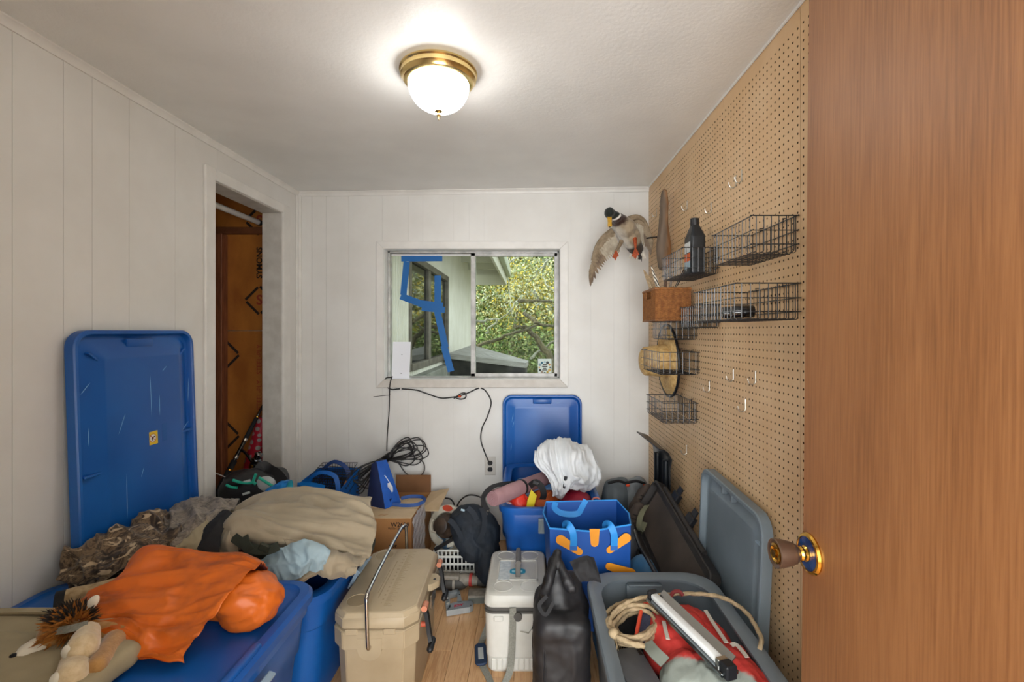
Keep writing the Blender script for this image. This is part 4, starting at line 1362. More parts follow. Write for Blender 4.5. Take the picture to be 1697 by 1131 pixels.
wing([A(1046, 360, 2.62), A(1057, 360, 2.63), A(1068, 368, 2.64), A(1075, 384, 2.65), A(1080, 398, 2.65)],
     [A(1060, 400, 2.66), A(1064, 404, 2.66), A(1070, 410, 2.66), A(1075, 416, 2.66), A(1078, 424, 2.66)], 'wing', 0, 11,
     [[m_prim, m_sec], [m_cov, m_sec], m_cov], ([A(1043, 364, 2.61), A(1056, 360, 2.62), A(1068, 367, 2.63), A(1076, 385, 2.64)], 0.020, 0.006), 0.021)
# tail and feet
m_tail, m_tailw = M('black_tail_feather', '#1b1917', rough=0.6), M('white_tail_feather', '#d9d3c8', '#bdb3a2', rough=0.8, scale=60)
for k in range(9):
    px = 1042 + k * 3.6
    va, sh = feather_bm(A(1052 + k * 1.3, 410, 2.70), A(px, 432 - abs(k - 4) * 0.6 + (k == 6) * 3, 2.69 - 0.002 * k), 0.018, (0, -1, 0), 0.002, 8)
    sh.free(); obj('tail_feather', va, m_tail if k in (5, 6) else m_tailw, dk, smooth=60)
m_foot = M('orange_webbed_foot', '#b4532a', '#8e3d1e', rough=0.6, scale=80)
for (hip, knee, ank, toes) in (((1030, 400), (1026, 409), (1021, 416), ((1015, 427), (1020, 432), (1025, 424))), ((1052, 396), (1053, 404), (1053, 412), ((1047, 425), (1053, 430), (1059, 422)))):
    y0 = 2.585
    h_, k_, a_ = A(*hip, y0 + 0.03), A(*knee, y0), A(*ank, y0 - 0.01)
    bm = NB(); tube(bm, smooth_path([h_, k_, a_], 5), [0.013 - 0.0085 * i / 10 for i in range(11)], 8); lg = obj('leg', bm, m_foot if hip[0] > 1040 else m_cov, dk)
    bm = NB()
    tt = [A(*q, y0 - 0.02) for q in toes]
    for q in tt: tube(bm, [a_, (a_ + q) / 2 + Vector((0, -0.003, 0)), q], [0.004, 0.0035, 0.002], 6)
    for q, r_ in ((tt[0], tt[1]), (tt[1], tt[2])):
        v1, v2, v3, v4 = bm.verts.new(a_), bm.verts.new(q), bm.verts.new(q * 0.45 + r_ * 0.45 + a_ * 0.1), bm.verts.new(r_)
        bm.faces.new((v1, v2, v3)); bm.faces.new((v1, v3, v4))
        w1, w2, w3, w4 = [bm.verts.new(vv.co + Vector((0, 0.0015, 0))) for vv in (v1, v2, v3, v4)]
        bm.faces.new((w1, w3, w2)); bm.faces.new((w1, w4, w3))
    obj('webbed_foot', bm, m_foot, lg, smooth=0)
bm = NB(); tube(bm, [bo + Vector((0.02, 0.03, 0)), A(1066, 396, 2.67)], 0.005, 6); obj('mounting_pin', bm, m_black, dk)
# ================================================================== bins, lids, coolers
m_blue, nt, b = new_mat('blue_tote_plastic')
v = coords(nt)
nt.links.new(ramp(nt, noise_n(nt, v, 2.5, 3), [(0.35, '#0c50a0'), (0.65, '#1562b4')]), b.inputs['Base Color'])
b.inputs['Roughness'].default_value = 0.36
bump_n(nt, b, noise_n(nt, v, 300, 2), 0.05, 0.001)
m_bluei = M('blue_tote_plastic_dull', '#1463b8', '#0f559f', rough=0.5, scale=4)
m_greyp = M('slate_grey_plastic', '#76828a', '#69747b', rough=0.42, scale=4, bump=0.05, bscale=250)
m_greyd = M('grey_tote_plastic', '#6d767c', '#5f686e', rough=0.42, scale=4)
m_blk2 = M('scuffed_black_plastic', '#2f2a27', '#1f1c1b', rough=0.55, scale=9)
m_blk3 = M('dusty_brown_black_panel', '#4b4139', '#39312b', rough=0.6, scale=5, detail=6)
m_latch = M('pale_blue_grey_plastic', '#8fa3b4', rough=0.45)
m_scr = M('pale_scuff', '#7fb2e0', rough=0.7)

def tote(name, label, x0, x1, y0, y1, h, mat, group=None, taper=0.86, r=0.07, lip=0.016, rz=0.0):
    cx, cy, w, d = (x0 + x1) / 2, (y0 + y1) / 2, x1 - x0 - 2 * lip, y1 - y0 - 2 * lip
    t = thing(name, label, 'bin', (cx, cy, 0), group, rz)
    k = lambda z: taper + (1 - taper) * z / h
    bm = NB()
    rings = [rr(w * taper - 0.03, d * taper - 0.03, r, 0.0), rr(w * taper, d * taper, r, 0.012)]
    for z in (h * 0.25, h * 0.5, h * 0.72):
        rings.append(rr(w * k(z), d * k(z), r, z))
    # stepped band under the rim
    for z, e in ((h * 0.74, 0.012), (h - 0.03, 0.012), (h - 0.02, 0.0), (h, 0.0)):
        rings.append(rr(w * k(z) + e, d * k(z) + e, r, z))
    for z in (h, h * 0.5, 0.02):
        rings.append(rr(w * k(z) - 0.010, d * k(z) - 0.010, r, z))
    loft(bm, rings)
    body = obj('tote_body', bm, mat, t, local=True)
    bm = NB()
    rw, rd = w + 2 * lip, d + 2 * lip
    prof = [(-0.002, -0.028), (0.0, -0.004), (-0.004, 0.002), (-0.012, 0.004), (-lip * 2 + 0.002, 0.002), (-lip * 2 - 0.012, -0.004), (-lip * 2 - 0.012, -0.012), (-0.010, -0.010), (-0.008, -0.028)]
    rings = [rr(rw + 2 * a if a > -0.001 else rw + 2 * a, rd + 2 * a, r + lip, h + z) for a, z in prof]
    rings.append(rings[0])
    loft(bm, rings, False, False)
    obj('rim', bm, mat, t, local=True)
    return t
def latch(t, c, n, w=0.16, hgt=0.09, tilt=0.0, mat=None):
    """flat latch plate with ribs in world space; n = outward normal"""
    n = Vector(n).normalized(); side = Vector((0, 0, 1)).cross(n).normalized()
    c = Vector(c)
    bm = NB()
    m = basis(c, side, Vector((0, 0, 1)) + n * tilt)
    vs = box(bm, (-w / 2, -hgt / 2, 0), (w / 2, hgt / 2, 0.008), 0.003, m)
    for k in range(4):
        x = -w / 2 + w * (k + 0.5) / 4
        box(bm, (x - 0.0025, -hgt / 2 + 0.01, 0.006), (x + 0.0025, hgt / 2 - 0.01, 0.013), 0.001, m)
    box(bm, (-w / 2, hgt / 2 - 0.008, 0.004), (w / 2, hgt / 2, 0.020), 0.002, m)
    return obj('latch', bm, mat or m_latch, t)
def lid_mesh(w, d, m, r=0.07, depth=0.026, rise=0.020, slope=0.06, rimw=0.022, n=7):
    """shallow tray lid, visible face +z in m's frame: rim lip, channel, raised centre panel"""
    prof = [(0.0, -depth * 0.4), (0.0, depth), (0.004, depth + 0.004), (rimw * 0.8, depth + 0.004), (rimw, depth), (rimw + 0.004, 0.004), (rimw + 0.010, 0.0),
            (rimw + 0.016, 0.0), (rimw + slope, rise), (rimw + slope + 0.006, rise + 0.001)]
    bm = NB()
    rings = [rr(w - 0.01, d - 0.01, r, -depth * 0.4, n, mat=m)] + [rr(w - 2 * a, d - 2 * a, max(r - a * 0.6, 0.012), z, n, mat=m) for a, z in prof]
    loft(bm, rings)
    return bm
def lid_bits(t, w, d, m, mat, depth=0.026, rise=0.02, slope=0.06, rimw=0.022, hs=0.12, ribs=()):
    bm = NB(); vs = box(bm, (-hs / 2, d / 2 - rimw - 0.045, 0.002), (hs / 2, d / 2 - rimw - 0.012, 0.016), 0.006, m, 2); obj('grip_pad', bm, mat, t)
    for (x, y, a) in ribs:
        bm = NB(); mm = m @ Matrix.Translation((x, y, 0.012)) @ Matrix.Rotation(a, 4, 'Z')
        box(bm, (-0.034, -0.004, -0.01), (0.034, 0.004, 0.012), 0.0015, mm); obj('corner_rib', bm, mat, t)

G_BLUE = 'blue storage totes'
# (1) closed blue tote in the near corner
T1 = tote('storage_tote', 'closed blue tote carrying the orange bag', -1.49, -0.675, 0.90, 1.49, 0.535, m_blue, G_BLUE)
lid1 = thing('tote_lid', 'blue lid lying flat on the tote under the orange bag', 'lid', (-1.083, 1.195, 0.535))
m = Matrix.Translation((-1.083, 1.195, 0.549))
prof = [(0.012, -0.010), (0.0, -0.010), (0.0, 0.010), (0.008, 0.020), (0.030, 0.022), (0.036, 0.017), (0.05, 0.016), (0.085, 0.018)]
bm = NB(); W1, D1 = 0.835, 0.61
loft(bm, [rr(W1 - 2 * a, D1 - 2 * a, 0.085 - a * 0.5, z, 8, mat=m) for a, z in prof]); obj('lid_shell', bm, m_blue, lid1)
for (yy, L) in ((-0.09, 0.16),):
    bm = NB(); box(bm, (W1 / 2 - 0.034, yy - L / 2, 0.012), (W1 / 2 - 0.010, yy + L / 2, 0.030), 0.008, m, 3); obj('latch_ridge', bm, m_blue, lid1)
latch(T1, (-0.683, 1.09, 0.458), (1, 0, 0), 0.2, 0.10, 0.45)
# (2) open blue tote behind it, heaped with clothes
T2 = tote('storage_tote', 'open blue tote heaped with camouflage and tan clothing beside the tan cooler', -1.47, -0.70, 1.58, 2.15, 0.45, m_blue, G_BLUE)
latch(T2, (-0.692, 1.88, 0.40), (1, 0, 0), 0.13, 0.08, 0.5)
# its lid leaning on the left wall
W, D = 0.535, 0.905
ml = basis((-1.470, 1.765, 0.915), (0, 1, 0), (-0.035, 0, 1))
LL = thing('tote_lid', 'large blue lid standing upright against the white panelled wall', 'lid', (-1.47, 1.765, 0.46))
bm = lid_mesh(W, D, ml, r=0.06, depth=0.020, rise=0.030, slope=0.080, rimw=0.016); obj('lid_shell', bm, m_blue, LL)
lid_bits(LL, W, D, ml, m_blue, rimw=0.018, ribs=((-0.190, 0.355, R(-40)), (0.190, 0.355, R(40)), (-0.212, -0.03, 0.0), (0.212, 0.03, 0.0)))
bm = NB(); box(bm, (0.110, 0.055, 0.0305), (0.150, 0.105, 0.0320), 0.0004, ml @ Matrix.Translation((-0.105, -0.04, 0)))
stk = obj('warning_sticker', bm, M('sticker_yellow', '#e8c62a', rough=0.5), LL, smooth=0, label='yellow warning sticker with a crossed-out child')
mk = ml @ Matrix.Translation((0.021, 0.04, 0.0322))
bm = NB(); lathe(bm, [(0.0150, 0), (0.0150, 0.0003)], 28, mk); obj('white_disc', bm, M('sticker_white', '#efece2', rough=0.5), stk, smooth=0)
bm = NB(); tube(bm, [mk @ Vector((0.0152 * math.cos(2 * PI * k / 28), 0.0152 * math.sin(2 * PI * k / 28), 0.0003)) for k in range(28)], 0.0009, 5, closed=True)
tube(bm, [mk @ Vector((-0.0108, 0.0108, 0.0010)), mk @ Vector((0.0108, -0.0108, 0.0010))], 0.0009, 5); obj('red_ban_ring', bm, M('sticker_red', '#b8301f', rough=0.5), stk, smooth=0)
bm = NB()
lathe(bm, [(0.0030, 0.0003), (0.0030, 0.0007)], 12, mk @ Matrix.Translation((0.0065, 0.0045, 0)))
prism(bm, [(0.005, 0.004), (-0.002, 0.0065), (-0.006, 0.003), (-0.004, -0.002), (-0.007, -0.009), (-0.004, -0.0095), (-0.001, -0.002), (0.003, 0.0005)], mk @ Matrix.Translation((0, 0, 0.0003)), 0.0004)
obj('child_pictogram', bm, m_black, stk, smooth=0)
bm = NB(); box(bm, (0.128, 0.075, 0.0308), (0.152, 0.145, 0.0316), 0.0004, ml @ Matrix.Translation((-0.06, -0.06, 0))); obj('moulded_patch', bm, m_bluei, LL, smooth=0)
for (x, y, L, a) in ((-0.11, 0.12, 0.075, 1.15), (0.02, 0.20, 0.16, 1.57), (-0.03, -0.075, 0.035, 1.2), (0.06, 0.16, 0.08, 1.55), (-0.23, 0.26, 0.05, 0.8), (-0.225, 0.1, 0.06, 1.5), (0.09, 0.30, 0.03, 0.7), (-0.10, -0.14, 0.16, 1.55), (0.205, 0.05, 0.05, 0.7), (0.23, 0.2, 0.10, 1.5)):
    bm = NB(); mm = ml @ Matrix.Translation((x, y, 0.0308 if abs(x) < 0.17 else 0.020)) @ Matrix.Rotation(a, 4, 'Z')
    prism(bm, [(-L / 2, 0), (-L / 4, -0.0012), (L / 4, -0.0010), (L / 2, 0), (L / 4, 0.0012), (-L / 4, 0.001)], mm, 0.0004); obj('scuff_mark', bm, m_scr, LL, smooth=0)
# (3) blue tote by the back wall
T3 = tote('storage_tote', 'open blue tote by the back wall holding the rolled mat and white bag', -0.152, 0.355, 2.20, 2.97, 0.525, m_blue, G_BLUE, taper=0.80)
latch(T3, (0.068, 2.224, 0.440), (0, -1, 0), 0.055, 0.075, 0.0, M('clear_grey_plastic', '#8b979c', rough=0.35))
ml3 = basis((0.080, 3.018, 0.487), (1, 0, 0), (0, 0.012, 1))
L3 = thing('tote_lid', 'blue lid standing behind the open tote against the back wall', 'lid', (0.08, 3.02, 0.02))
obj('lid_shell', lid_mesh(0.51, 0.93, ml3, r=0.06, depth=0.014, rise=0.012, slope=0.06, rimw=0.014), m_blue, L3)
lid_bits(L3, 0.51, 0.93, ml3, m_blue, rimw=0.012)
for (x, y, L, a) in ((-0.19, 0.32, 0.07, 1.4), (-0.185, 0.28, 0.05, 1.3), (0.10, 0.415, 0.05, 0.05), (-0.2, 0.13, 0.05, 1.5)):
    bm = NB(); mm = ml3 @ Matrix.Translation((x, y, 0.0128)) @ Matrix.Rotation(a, 4, 'Z')
    prism(bm, [(-L / 2, 0), (0, -0.0014), (L / 2, 0), (0, 0.0014)], mm, 0.0004); obj('scuff_mark', bm, m_scr, L3, smooth=0)
# (4) grey tote in front of the door
T4 = tote('storage_tote', 'open grey tote holding rope and a red backpack', 0.198, 0.655, 0.93, 1.715, 0.48, m_greyd, taper=0.84, r=0.085)
bm = NB(); box(bm, (0.345, 1.670, 0.405), (0.475, 1.692, 0.455), 0.006, seg=2); box(bm, (0.352, 1.664, 0.452), (0.468, 1.69, 0.459), 0.002); obj('handle_pocket', bm, m_greyp, T4)
mg = basis((0.738, 1.723, 0.405), (0, -1, -0.04), (0.024, -0.04, 1))
L4 = thing('tote_lid', 'slate grey tote lid leaning against the pegboard', 'lid', (0.74, 1.72, 0.01))
obj('lid_shell', lid_mesh(0.525, 0.775, mg, r=0.065, depth=0.022, rise=0.014, slope=0.05, rimw=0.018), m_greyp, L4)
for x in (-0.05, 0.03):
    bm = NB(); box(bm, (x - 0.008, 0.345, 0.004), (x + 0.008, 0.372, 0.026), 0.003, mg); obj('catch_slot', bm, m_greyd, L4)
for (x, y) in ((0.222, 0.29), (0.222, 0.02), (0.222, -0.12)):
    bm = NB(); box(bm, (x - 0.02, y - 0.003, 0.0), (x + 0.02, y + 0.003, 0.018), 0.001, mg); obj('edge_rib', bm, m_latch, L4)
bm = NB(); box(bm, (-0.18, -0.02, 0.0148), (-0.15, 0.05, 0.0158), 0.0003, mg @ Matrix.Translation((-0.05, -0.06, 0))); obj('warning_sticker', bm, M('sticker_yellow', '#e8c62a'), L4, smooth=0)
# (5) black tray lid leaning beside it
a_, d_, b_ = Vector((0.665, 2.42, 0.60)), Vector((0.69, 1.735, 0.46)), Vector((0.545, 2.40, 0.36))
c_ = (d_ + b_) / 2
mt = basis(c_, d_ - a_, a_ - b_)
if mt.col[2][0] > 0: mt = basis(c_, a_ - d_, a_ - b_)
L5 = thing('truck_box_lid', 'dusty black plastic box lid with hinges tilted on its side', 'lid', (0.6, 2.08, 0.2))
obj('lid_shell', lid_mesh(0.71, 0.275, mt, r=0.035, depth=0.030, rise=0.006, slope=0.012, rimw=0.014), m_blk2, L5)
bm = NB(); box(bm, (-0.312, -0.092, 0.006), (0.312, 0.092, 0.0085), 0.001, mt); obj('dusty_panel', bm, m_blk3, L5)
bm = NB(); tube(bm, [mt @ Vector((-0.26, 0.142, 0.010)), mt @ Vector((0.22, 0.142, 0.010))], 0.012, 10); obj('hinge_tube', bm, m_blk2, L5)
for x in (-0.16, 0.02):
    xx = x if mt.col[0][1] < 0 else -x
    bm = NB(); box(bm, (xx - 0.03, 0.135, -0.012), (xx + 0.03, 0.185, 0.012), 0.004, mt); box(bm, (xx - 0.02, 0.18, -0.004), (xx + 0.02, 0.215, 0.004), 0.002, mt); obj('hinge_lug', bm, m_black, L5)
bm = NB(); tube(bm, smooth_path([mt @ Vector(q) for q in ((-0.30, -0.15, 0.03), (0.0, -0.155, 0.035), (0.30, -0.15, 0.03))], 6), 0.007, 8); obj('edge_rail', bm, m_black, L5)

# ------------------------------------------------------------------ tan cooler
m_tan = M('tan_rotomoulded_plastic', '#b9a88b', '#a89678', rough=0.5, scale=4, bump=0.12, bscale=320, bdist=0.001)
m_tand = M('tan_plastic_mark', '#9d8b6d', rough=0.6)
tc = thing('tan_cooler', 'tan hard cooler with steel bail handle and black rubber latches', 'cooler', (-0.545, 1.855, 0), rz=R(1.5))
CW, CD, CH = 0.295, 0.495, 0.335
def chamf(w, d, c, z, cr=None):
    w, d = w / 2, d / 2
    return [Vector(p) for p in ((w, -d + c, z), (w, d - c, z), (w - c, d, z), (-w + c, d, z), (-w, d - c, z), (-w, -d + c, z), (-w + c, -d, z), (w - c, -d, z))]
bm = NB()
loft(bm, [chamf(CW - 0.055, CD - 0.055, 0.03, 0.0), chamf(CW - 0.045, CD - 0.045, 0.034, 0.008), chamf(CW - 0.024, CD - 0.024, 0.036, CH - 0.075), chamf(CW - 0.022, CD - 0.022, 0.036, CH - 0.072), chamf(CW, CD, 0.042, CH - 0.066), chamf(CW + 0.002, CD + 0.002, 0.042, CH - 0.003), chamf(CW - 0.006, CD - 0.006, 0.042, CH)])
bmesh.ops.bevel(bm, geom=[e for e in bm.edges], offset=0.003, segments=2, affect='EDGES')
obj('cooler_body', bm, m_tan, tc, local=True)
bm = NB()
loft(bm, [chamf(CW - 0.012, CD - 0.012, 0.042, CH + 0.003), chamf(CW, CD, 0.044, CH + 0.007), chamf(CW, CD, 0.044, CH + 0.040), chamf(CW - 0.022, CD - 0.022, 0.040, CH + 0.056), chamf(CW - 0.034, CD - 0.034, 0.038, CH + 0.058)])
bmesh.ops.bevel(bm, geom=[e for e in bm.edges], offset=0.0025, segments=2, affect='EDGES')
clid = obj('cooler_lid', bm, m_tan, tc, local=True)
zt = CH + 0.058
# cup rings, ruler ticks and numerals moulded in the lid
for (x, y) in ((-0.080, -0.165), (-0.080, 0.175)):
    bm = NB(); lathe(bm, [(0.041, zt - 0.001), (0.0415, zt + 0.0012), (0.039, zt + 0.0016), (0.0375, zt + 0.0004), (0.036, zt - 0.001)], 36, Matrix.Translation((x, y, 0)), caps=False); obj('cup_ring', bm, m_tan, clid, local=True)
    bm = NB(); lathe(bm, [(0.0372, zt - 0.0005), (0.0372, zt + 0.0003)], 36, Matrix.Translation((x, y, 0))); obj('cup_floor', bm, m_tand, clid, local=True)
bm = NB()
for k in range(61):
    y = -0.20 + k * 0.40 / 60; L = 0.030 if k % 4 == 0 else (0.020 if k % 2 == 0 else 0.013)
    box(bm, (0.022, y - 0.0008, zt - 0.001), (0.022 + L, y + 0.0008, zt + 0.0006))
obj('ruler_ticks', bm, m_tand, clid, local=True)
for k in range(15):
    y = -0.20 + k * 0.40 / 15
    text_mesh('ruler_numeral', str(k + 1), 0.013, m_tand, basis((0.010, y + 0.012, zt + 0.0004), (1, 0, 0), (0, 1, 0)), None, ext=0.0003)
    o = bpy.data.objects[-1] if False else None
for o in [o for o in bpy.data.objects if o.name.startswith('ruler_numeral') and o.parent is None]:
    o.parent = clid
bm = NB(); box(bm, (-0.012, -0.15, zt - 0.001), (-0.009, 0.12, zt + 0.0005)); box(bm, (-0.022, -0.12, zt - 0.001), (-0.020, 0.05, zt + 0.0005)); obj('moulded_print', bm, m_tand, clid, local=True)
# lock tab on the right
bm = NB(); prism(bm, [(0, -0.048), (0.022, -0.040), (0.045, -0.012), (0.045, 0.020), (0.028, 0.044), (0, 0.048)], Matrix.Translation((CW / 2 - 0.008, 0.01, CH + 0.012)), 0.026); bmesh.ops.bevel(bm, geom=bm.edges[:], offset=0.002, segments=1, affect='EDGES'); obj('lock_tab', bm, m_tan, clid, local=True)
bm = NB(); lathe(bm, [(0.006, CH + 0.037), (0.006, CH + 0.0385)], 16, Matrix.Translation((CW / 2 + 0.018, 0.010, 0))); obj('padlock_hole', bm, m_black, clid, local=True)
bm = NB(); box(bm, (CW / 2 + 0.012, -0.055, CH - 0.045), (CW / 2 + 0.018, 0.03, CH + 0.004), 0.001); obj('steel_strike', bm, m_steel, tc, local=True)
# rubber latches hanging open
m_rub = M('black_rubber', '#17181b', rough=0.5); m_pin = M('salmon_pink_peg', '#c98265', rough=0.5)
for y in (-0.165, 0.150):
    x0 = CW / 2 + 0.004
    bm = NB()
    ribbon(bm, smooth_path([(x0 + 0.004, y, CH + 0.035), (x0 + 0.016, y - 0.003, CH + 0.006), (x0 + 0.026, y - 0.010, CH - 0.050), (x0 + 0.034, y - 0.018, CH - 0.082)], 5), 0.026, 0.013, Vector((1, 0, 0)))
    cap(bm, (x0 + 0.036, y - 0.044, CH - 0.094), (x0 + 0.036, y + 0.006, CH - 0.094), 0.012, 0.012)
    la = obj('rubber_latch', bm, m_rub, tc, local=True)
    bm = NB(); tube(bm, [(x0 + 0.010, y - 0.018, CH + 0.032), (x0 + 0.010, y + 0.018, CH + 0.032)], 0.011, 12); obj('latch_pivot', bm, m_pin, la, local=True)
    bm = NB(); tube(bm, [(x0 - 0.006, y - 0.004, CH - 0.030), (x0 + 0.014, y - 0.004, CH - 0.030)], 0.009, 12); obj('latch_keeper', bm, M('red_peg', '#b8553a', rough=0.5), tc, local=True)
# bail handle and its pivots
m_bail = M('brushed_stainless', '#c4c1bb', rough=0.22, metal=1.0)
yf, yb = -CD / 2 - 0.010, CD / 2 + 0.010
bm = NB(); hx = -0.012
tube(bm, smooth_path([(hx, yf + 0.012, CH - 0.055), (hx, yf - 0.004, CH - 0.052), (hx - 0.002, yf - 0.006, CH - 0.02), (hx - 0.006, yf - 0.004, CH + 0.095), (hx - 0.008, yf + 0.006, CH + 0.118), (hx - 0.010, yf + 0.05, CH + 0.128), (hx - 0.012, 0.0, CH + 0.140), (hx - 0.010, yb - 0.05, CH + 0.150), (hx - 0.004, yb - 0.008, CH + 0.150), (hx + 0.004, yb + 0.004, CH + 0.135), (hx + 0.006, yb + 0.006, CH - 0.02), (hx + 0.004, yb - 0.01, CH - 0.055)], 6), 0.0068, 12)
obj('bail_handle', bm, m_bail, tc, local=True)
for yy, s in ((-CD / 2, -1), (CD / 2, 1)):
    bm = NB(); P = [(0.042 * math.cos(R(a)), 0.042 * math.sin(R(a))) for a in range(180, 361, 15)] + [(0.042, 0.035), (-0.042, 0.035)]
    prism(bm, P, basis((hx, yy + 0.012 * (s > 0) * -1 + (0.010 if s < 0 else 0), CH - 0.062), (1, 0, 0), (0, 0, 1)), 0.012); obj('bail_boss', bm, m_tan, tc, local=True)
for x in (-0.075, 0.055):
    bm = NB(); box(bm, (x - 0.022, -CD / 2 - 0.003, CH - 0.016), (x + 0.022, -CD / 2 + 0.02, CH + 0.004), 0.003); obj('hinge_tab', bm, m_tan, tc, local=True)

# ------------------------------------------------------------------ white cooler
m_wht = M('aged_white_plastic', '#d3d2cb', '#c2c0b7', rough=0.45, scale=6)
m_whtd = M('grey_seal', '#4c4a46', rough=0.6)
wc = thing('white_cooler', 'white hard cooler with upright handle and grey shoulder strap', 'cooler', (-0.055, 2.052, 0))
WW, WD, WH = 0.258, 0.395, 0.240
bm = NB()
loft(bm, [rr(WW - 0.04, WD - 0.04, 0.03, 0.0, 5), rr(WW - 0.026, WD - 0.026, 0.035, 0.010, 5), rr(WW - 0.022, WD - 0.022, 0.035, 0.062, 5), rr(WW - 0.016, WD - 0.016, 0.035, 0.066, 5), rr(WW - 0.008, WD - 0.008, 0.035, WH, 5), rr(WW - 0.03, WD - 0.03, 0.03, WH, 5)])
obj('cooler_body', bm, m_wht, wc, local=True)
bm = NB(); loft(bm, [rr(WW - 0.012, WD - 0.012, 0.034, WH + 0.002, 5), rr(WW - 0.002, WD - 0.002, 0.034, WH + 0.003, 5), rr(WW - 0.002, WD - 0.002, 0.034, WH + 0.010, 5), rr(WW - 0.010, WD - 0.010, 0.034, WH + 0.012, 5), rr(WW - 0.010, WD - 0.010, 0.034, WH + 0.016, 5), rr(WW - 0.002, WD - 0.002, 0.034, WH + 0.018, 5), rr(WW - 0.002, WD - 0.002, 0.034, WH + 0.026, 5), rr(WW - 0.02, WD - 0.02, 0.034, WH + 0.026, 5)])
obj('seal_band', bm, m_whtd, wc, local=True)
bm = NB(); z = WH + 0.026
loft(bm, [rr(WW - 0.006, WD - 0.006, 0.036, z, 6), rr(WW, WD, 0.036, z + 0.006, 6), rr(WW - 0.004, WD - 0.004, 0.036, z + 0.030, 6), rr(WW - 0.016, WD - 0.016, 0.034, z + 0.044, 6), rr(WW - 0.036, WD - 0.036, 0.03, z + 0.050, 6)])
wl = obj('cooler_lid', bm, m_wht, wc, local=True)
zt = z + 0.050
m_whs = M('white_recess_shadowless', '#c4c3bc', rough=0.5)
for (x, y) in ((-0.055, -0.13), (0.055, -0.13), (-0.055, 0.132), (0.055, 0.132)):
    bm = NB(); lathe(bm, [(0.041, zt - 0.002), (0.0412, zt + 0.0022), (0.0385, zt + 0.0024), (0.0365, zt - 0.001)], 32, Matrix.Translation((x, y, 0)), caps=False); obj('cup_ring', bm, m_wht, wl, local=True)
bm = NB()
for (a0, a1, c0, c1) in ((-0.085, -0.078, -0.085, 0.085), (-0.03, 0.09, -0.085, -0.078), (-0.085, 0.09, 0.078, 0.085), (0.083, 0.09, -0.085, 0.085)):
    box(bm, (a0, c0, zt - 0.002), (a1, c1, zt + 0.004), 0.001)
obj('hatch_frame', bm, m_wht, wl, local=True)
bm = NB(); box(bm, (-0.078, -0.078, zt - 0.001), (-0.03, 0.078, zt + 0.0006)); obj('frosted_hatch', bm, M('icy_plastic', '#b9c3c6', '#d6dcdc', rough=0.3, scale=60), wl, local=True)
bm = NB(); P = []
for k in range(12):
    a = 2 * PI * k / 12; q = 1 + (0.08 if k % 2 else -0.04); P.append((0.036 * q * math.cos(a), 0.027 * q * math.sin(a)))
prism(bm, P, Matrix.Translation((0.002, -0.012, zt + 0.0002)), 0.0006); obj('round_sticker', bm, M('teal_sticker', '#1d86a6', '#2fa0bd', rough=0.4, scale=120), wl, local=True, smooth=0)
for (x, w_) in ((-0.012, 0.022), (0.014, 0.018)):
    bm = NB(); box(bm, (x - w_ / 2, -0.022, zt + 0.0008), (x + w_ / 2, -0.004, zt + 0.0012)); obj('sticker_mark', bm, M('sticker_pale_mark', '#a9dbe6', rough=0.5), wl, local=True, smooth=0)
m_pole = M('grey_handle_plastic', '#6b6863', rough=0.45)
bm = NB(); box(bm, (-0.006, -0.062, zt - 0.004), (0.016, -0.050, zt + 0.055), 0.003); tube(bm, [(0.006, -0.062, zt + 0.060), (0.004, 0.055, zt + 0.062)], 0.0115, 14); box(bm, (-0.006, 0.040, zt - 0.004), (0.016, 0.052, zt + 0.055), 0.003)
obj('carry_handle', bm, m_pole, wc, local=True)
bm = NB(); box(bm, (-0.0095, 0, 0), (0.0095, 0.006, 0.044), 0.002); me = bpy.data.meshes.new('flute'); bm.to_mesh(me); bm.free(); me.materials.append(m_wht)
for k in range(9):
    o = bpy.data.objects.new('flute', me); COL.objects.link(o); o.parent = wc; o.location = (-0.088 + k * 0.022, -WD / 2 + 0.008, 0.014)
bm = NB(); box(bm, (-0.088, -WD / 2 - 0.004, WH - 0.026), (-0.05, -WD / 2 + 0.008, WH - 0.008), 0.003); obj('hinge_clip', bm, m_wht, wc, local=True)
# broken latch flap
bm = NB(); prism(bm, [(0.018, -0.01), (0.05, -0.018), (0.062, 0.0), (0.072, 0.002), (0.078, 0.05), (0.086, 0.052), (0.11, -0.05), (0.10, -0.12), (0.06, -0.04)], basis((-0.0, -WD / 2 - 0.001, WH - 0.055), (1, 0, 0), (0, 0, 1)), 0.006); obj('broken_flap', bm, m_wht, wc, local=True)
m_strap = M('grey_webbing', '#8b8a80', '#76756b', rough=0.8, scale=200)
bm = NB(); y0 = -WD / 2 - 0.003
P = [(-0.012, y0 - 0.004, WH + 0.030), (-0.012, y0 - 0.010, WH - 0.04), (-0.016, y0 - 0.014, 0.09), (-0.024, y0 - 0.020, 0.030), (-0.045, y0 - 0.06, 0.004), (-0.06, y0 - 0.16, 0.003)]
ribbon(bm, smooth_path(P, 6), 0.026, 0.002, Vector((0.15, -1, 0.35))); obj('shoulder_strap', bm, m_strap, wc, local=True)
bm = NB(); P = [(-0.060, y0 - 0.15, 0.004), (-0.105, y0 - 0.02, 0.004), (-0.142, y0 + 0.06, 0.006), (-0.160, y0 + 0.15, 0.006), (-0.150, y0 + 0.22, 0.01), (-0.128, y0 + 0.27, 0.06), (-0.124, y0 + 0.30, 0.16)]
ribbon(bm, smooth_path(P, 6), 0.026, 0.002, Vector((0, -0.1, 1))); obj('shoulder_strap', bm, m_strap, wc, local=True)
mpad = Matrix.Translation((-0.150, y0 + 0.105, 0.008)) @ Matrix.Rotation(R(8), 4, 'Z')
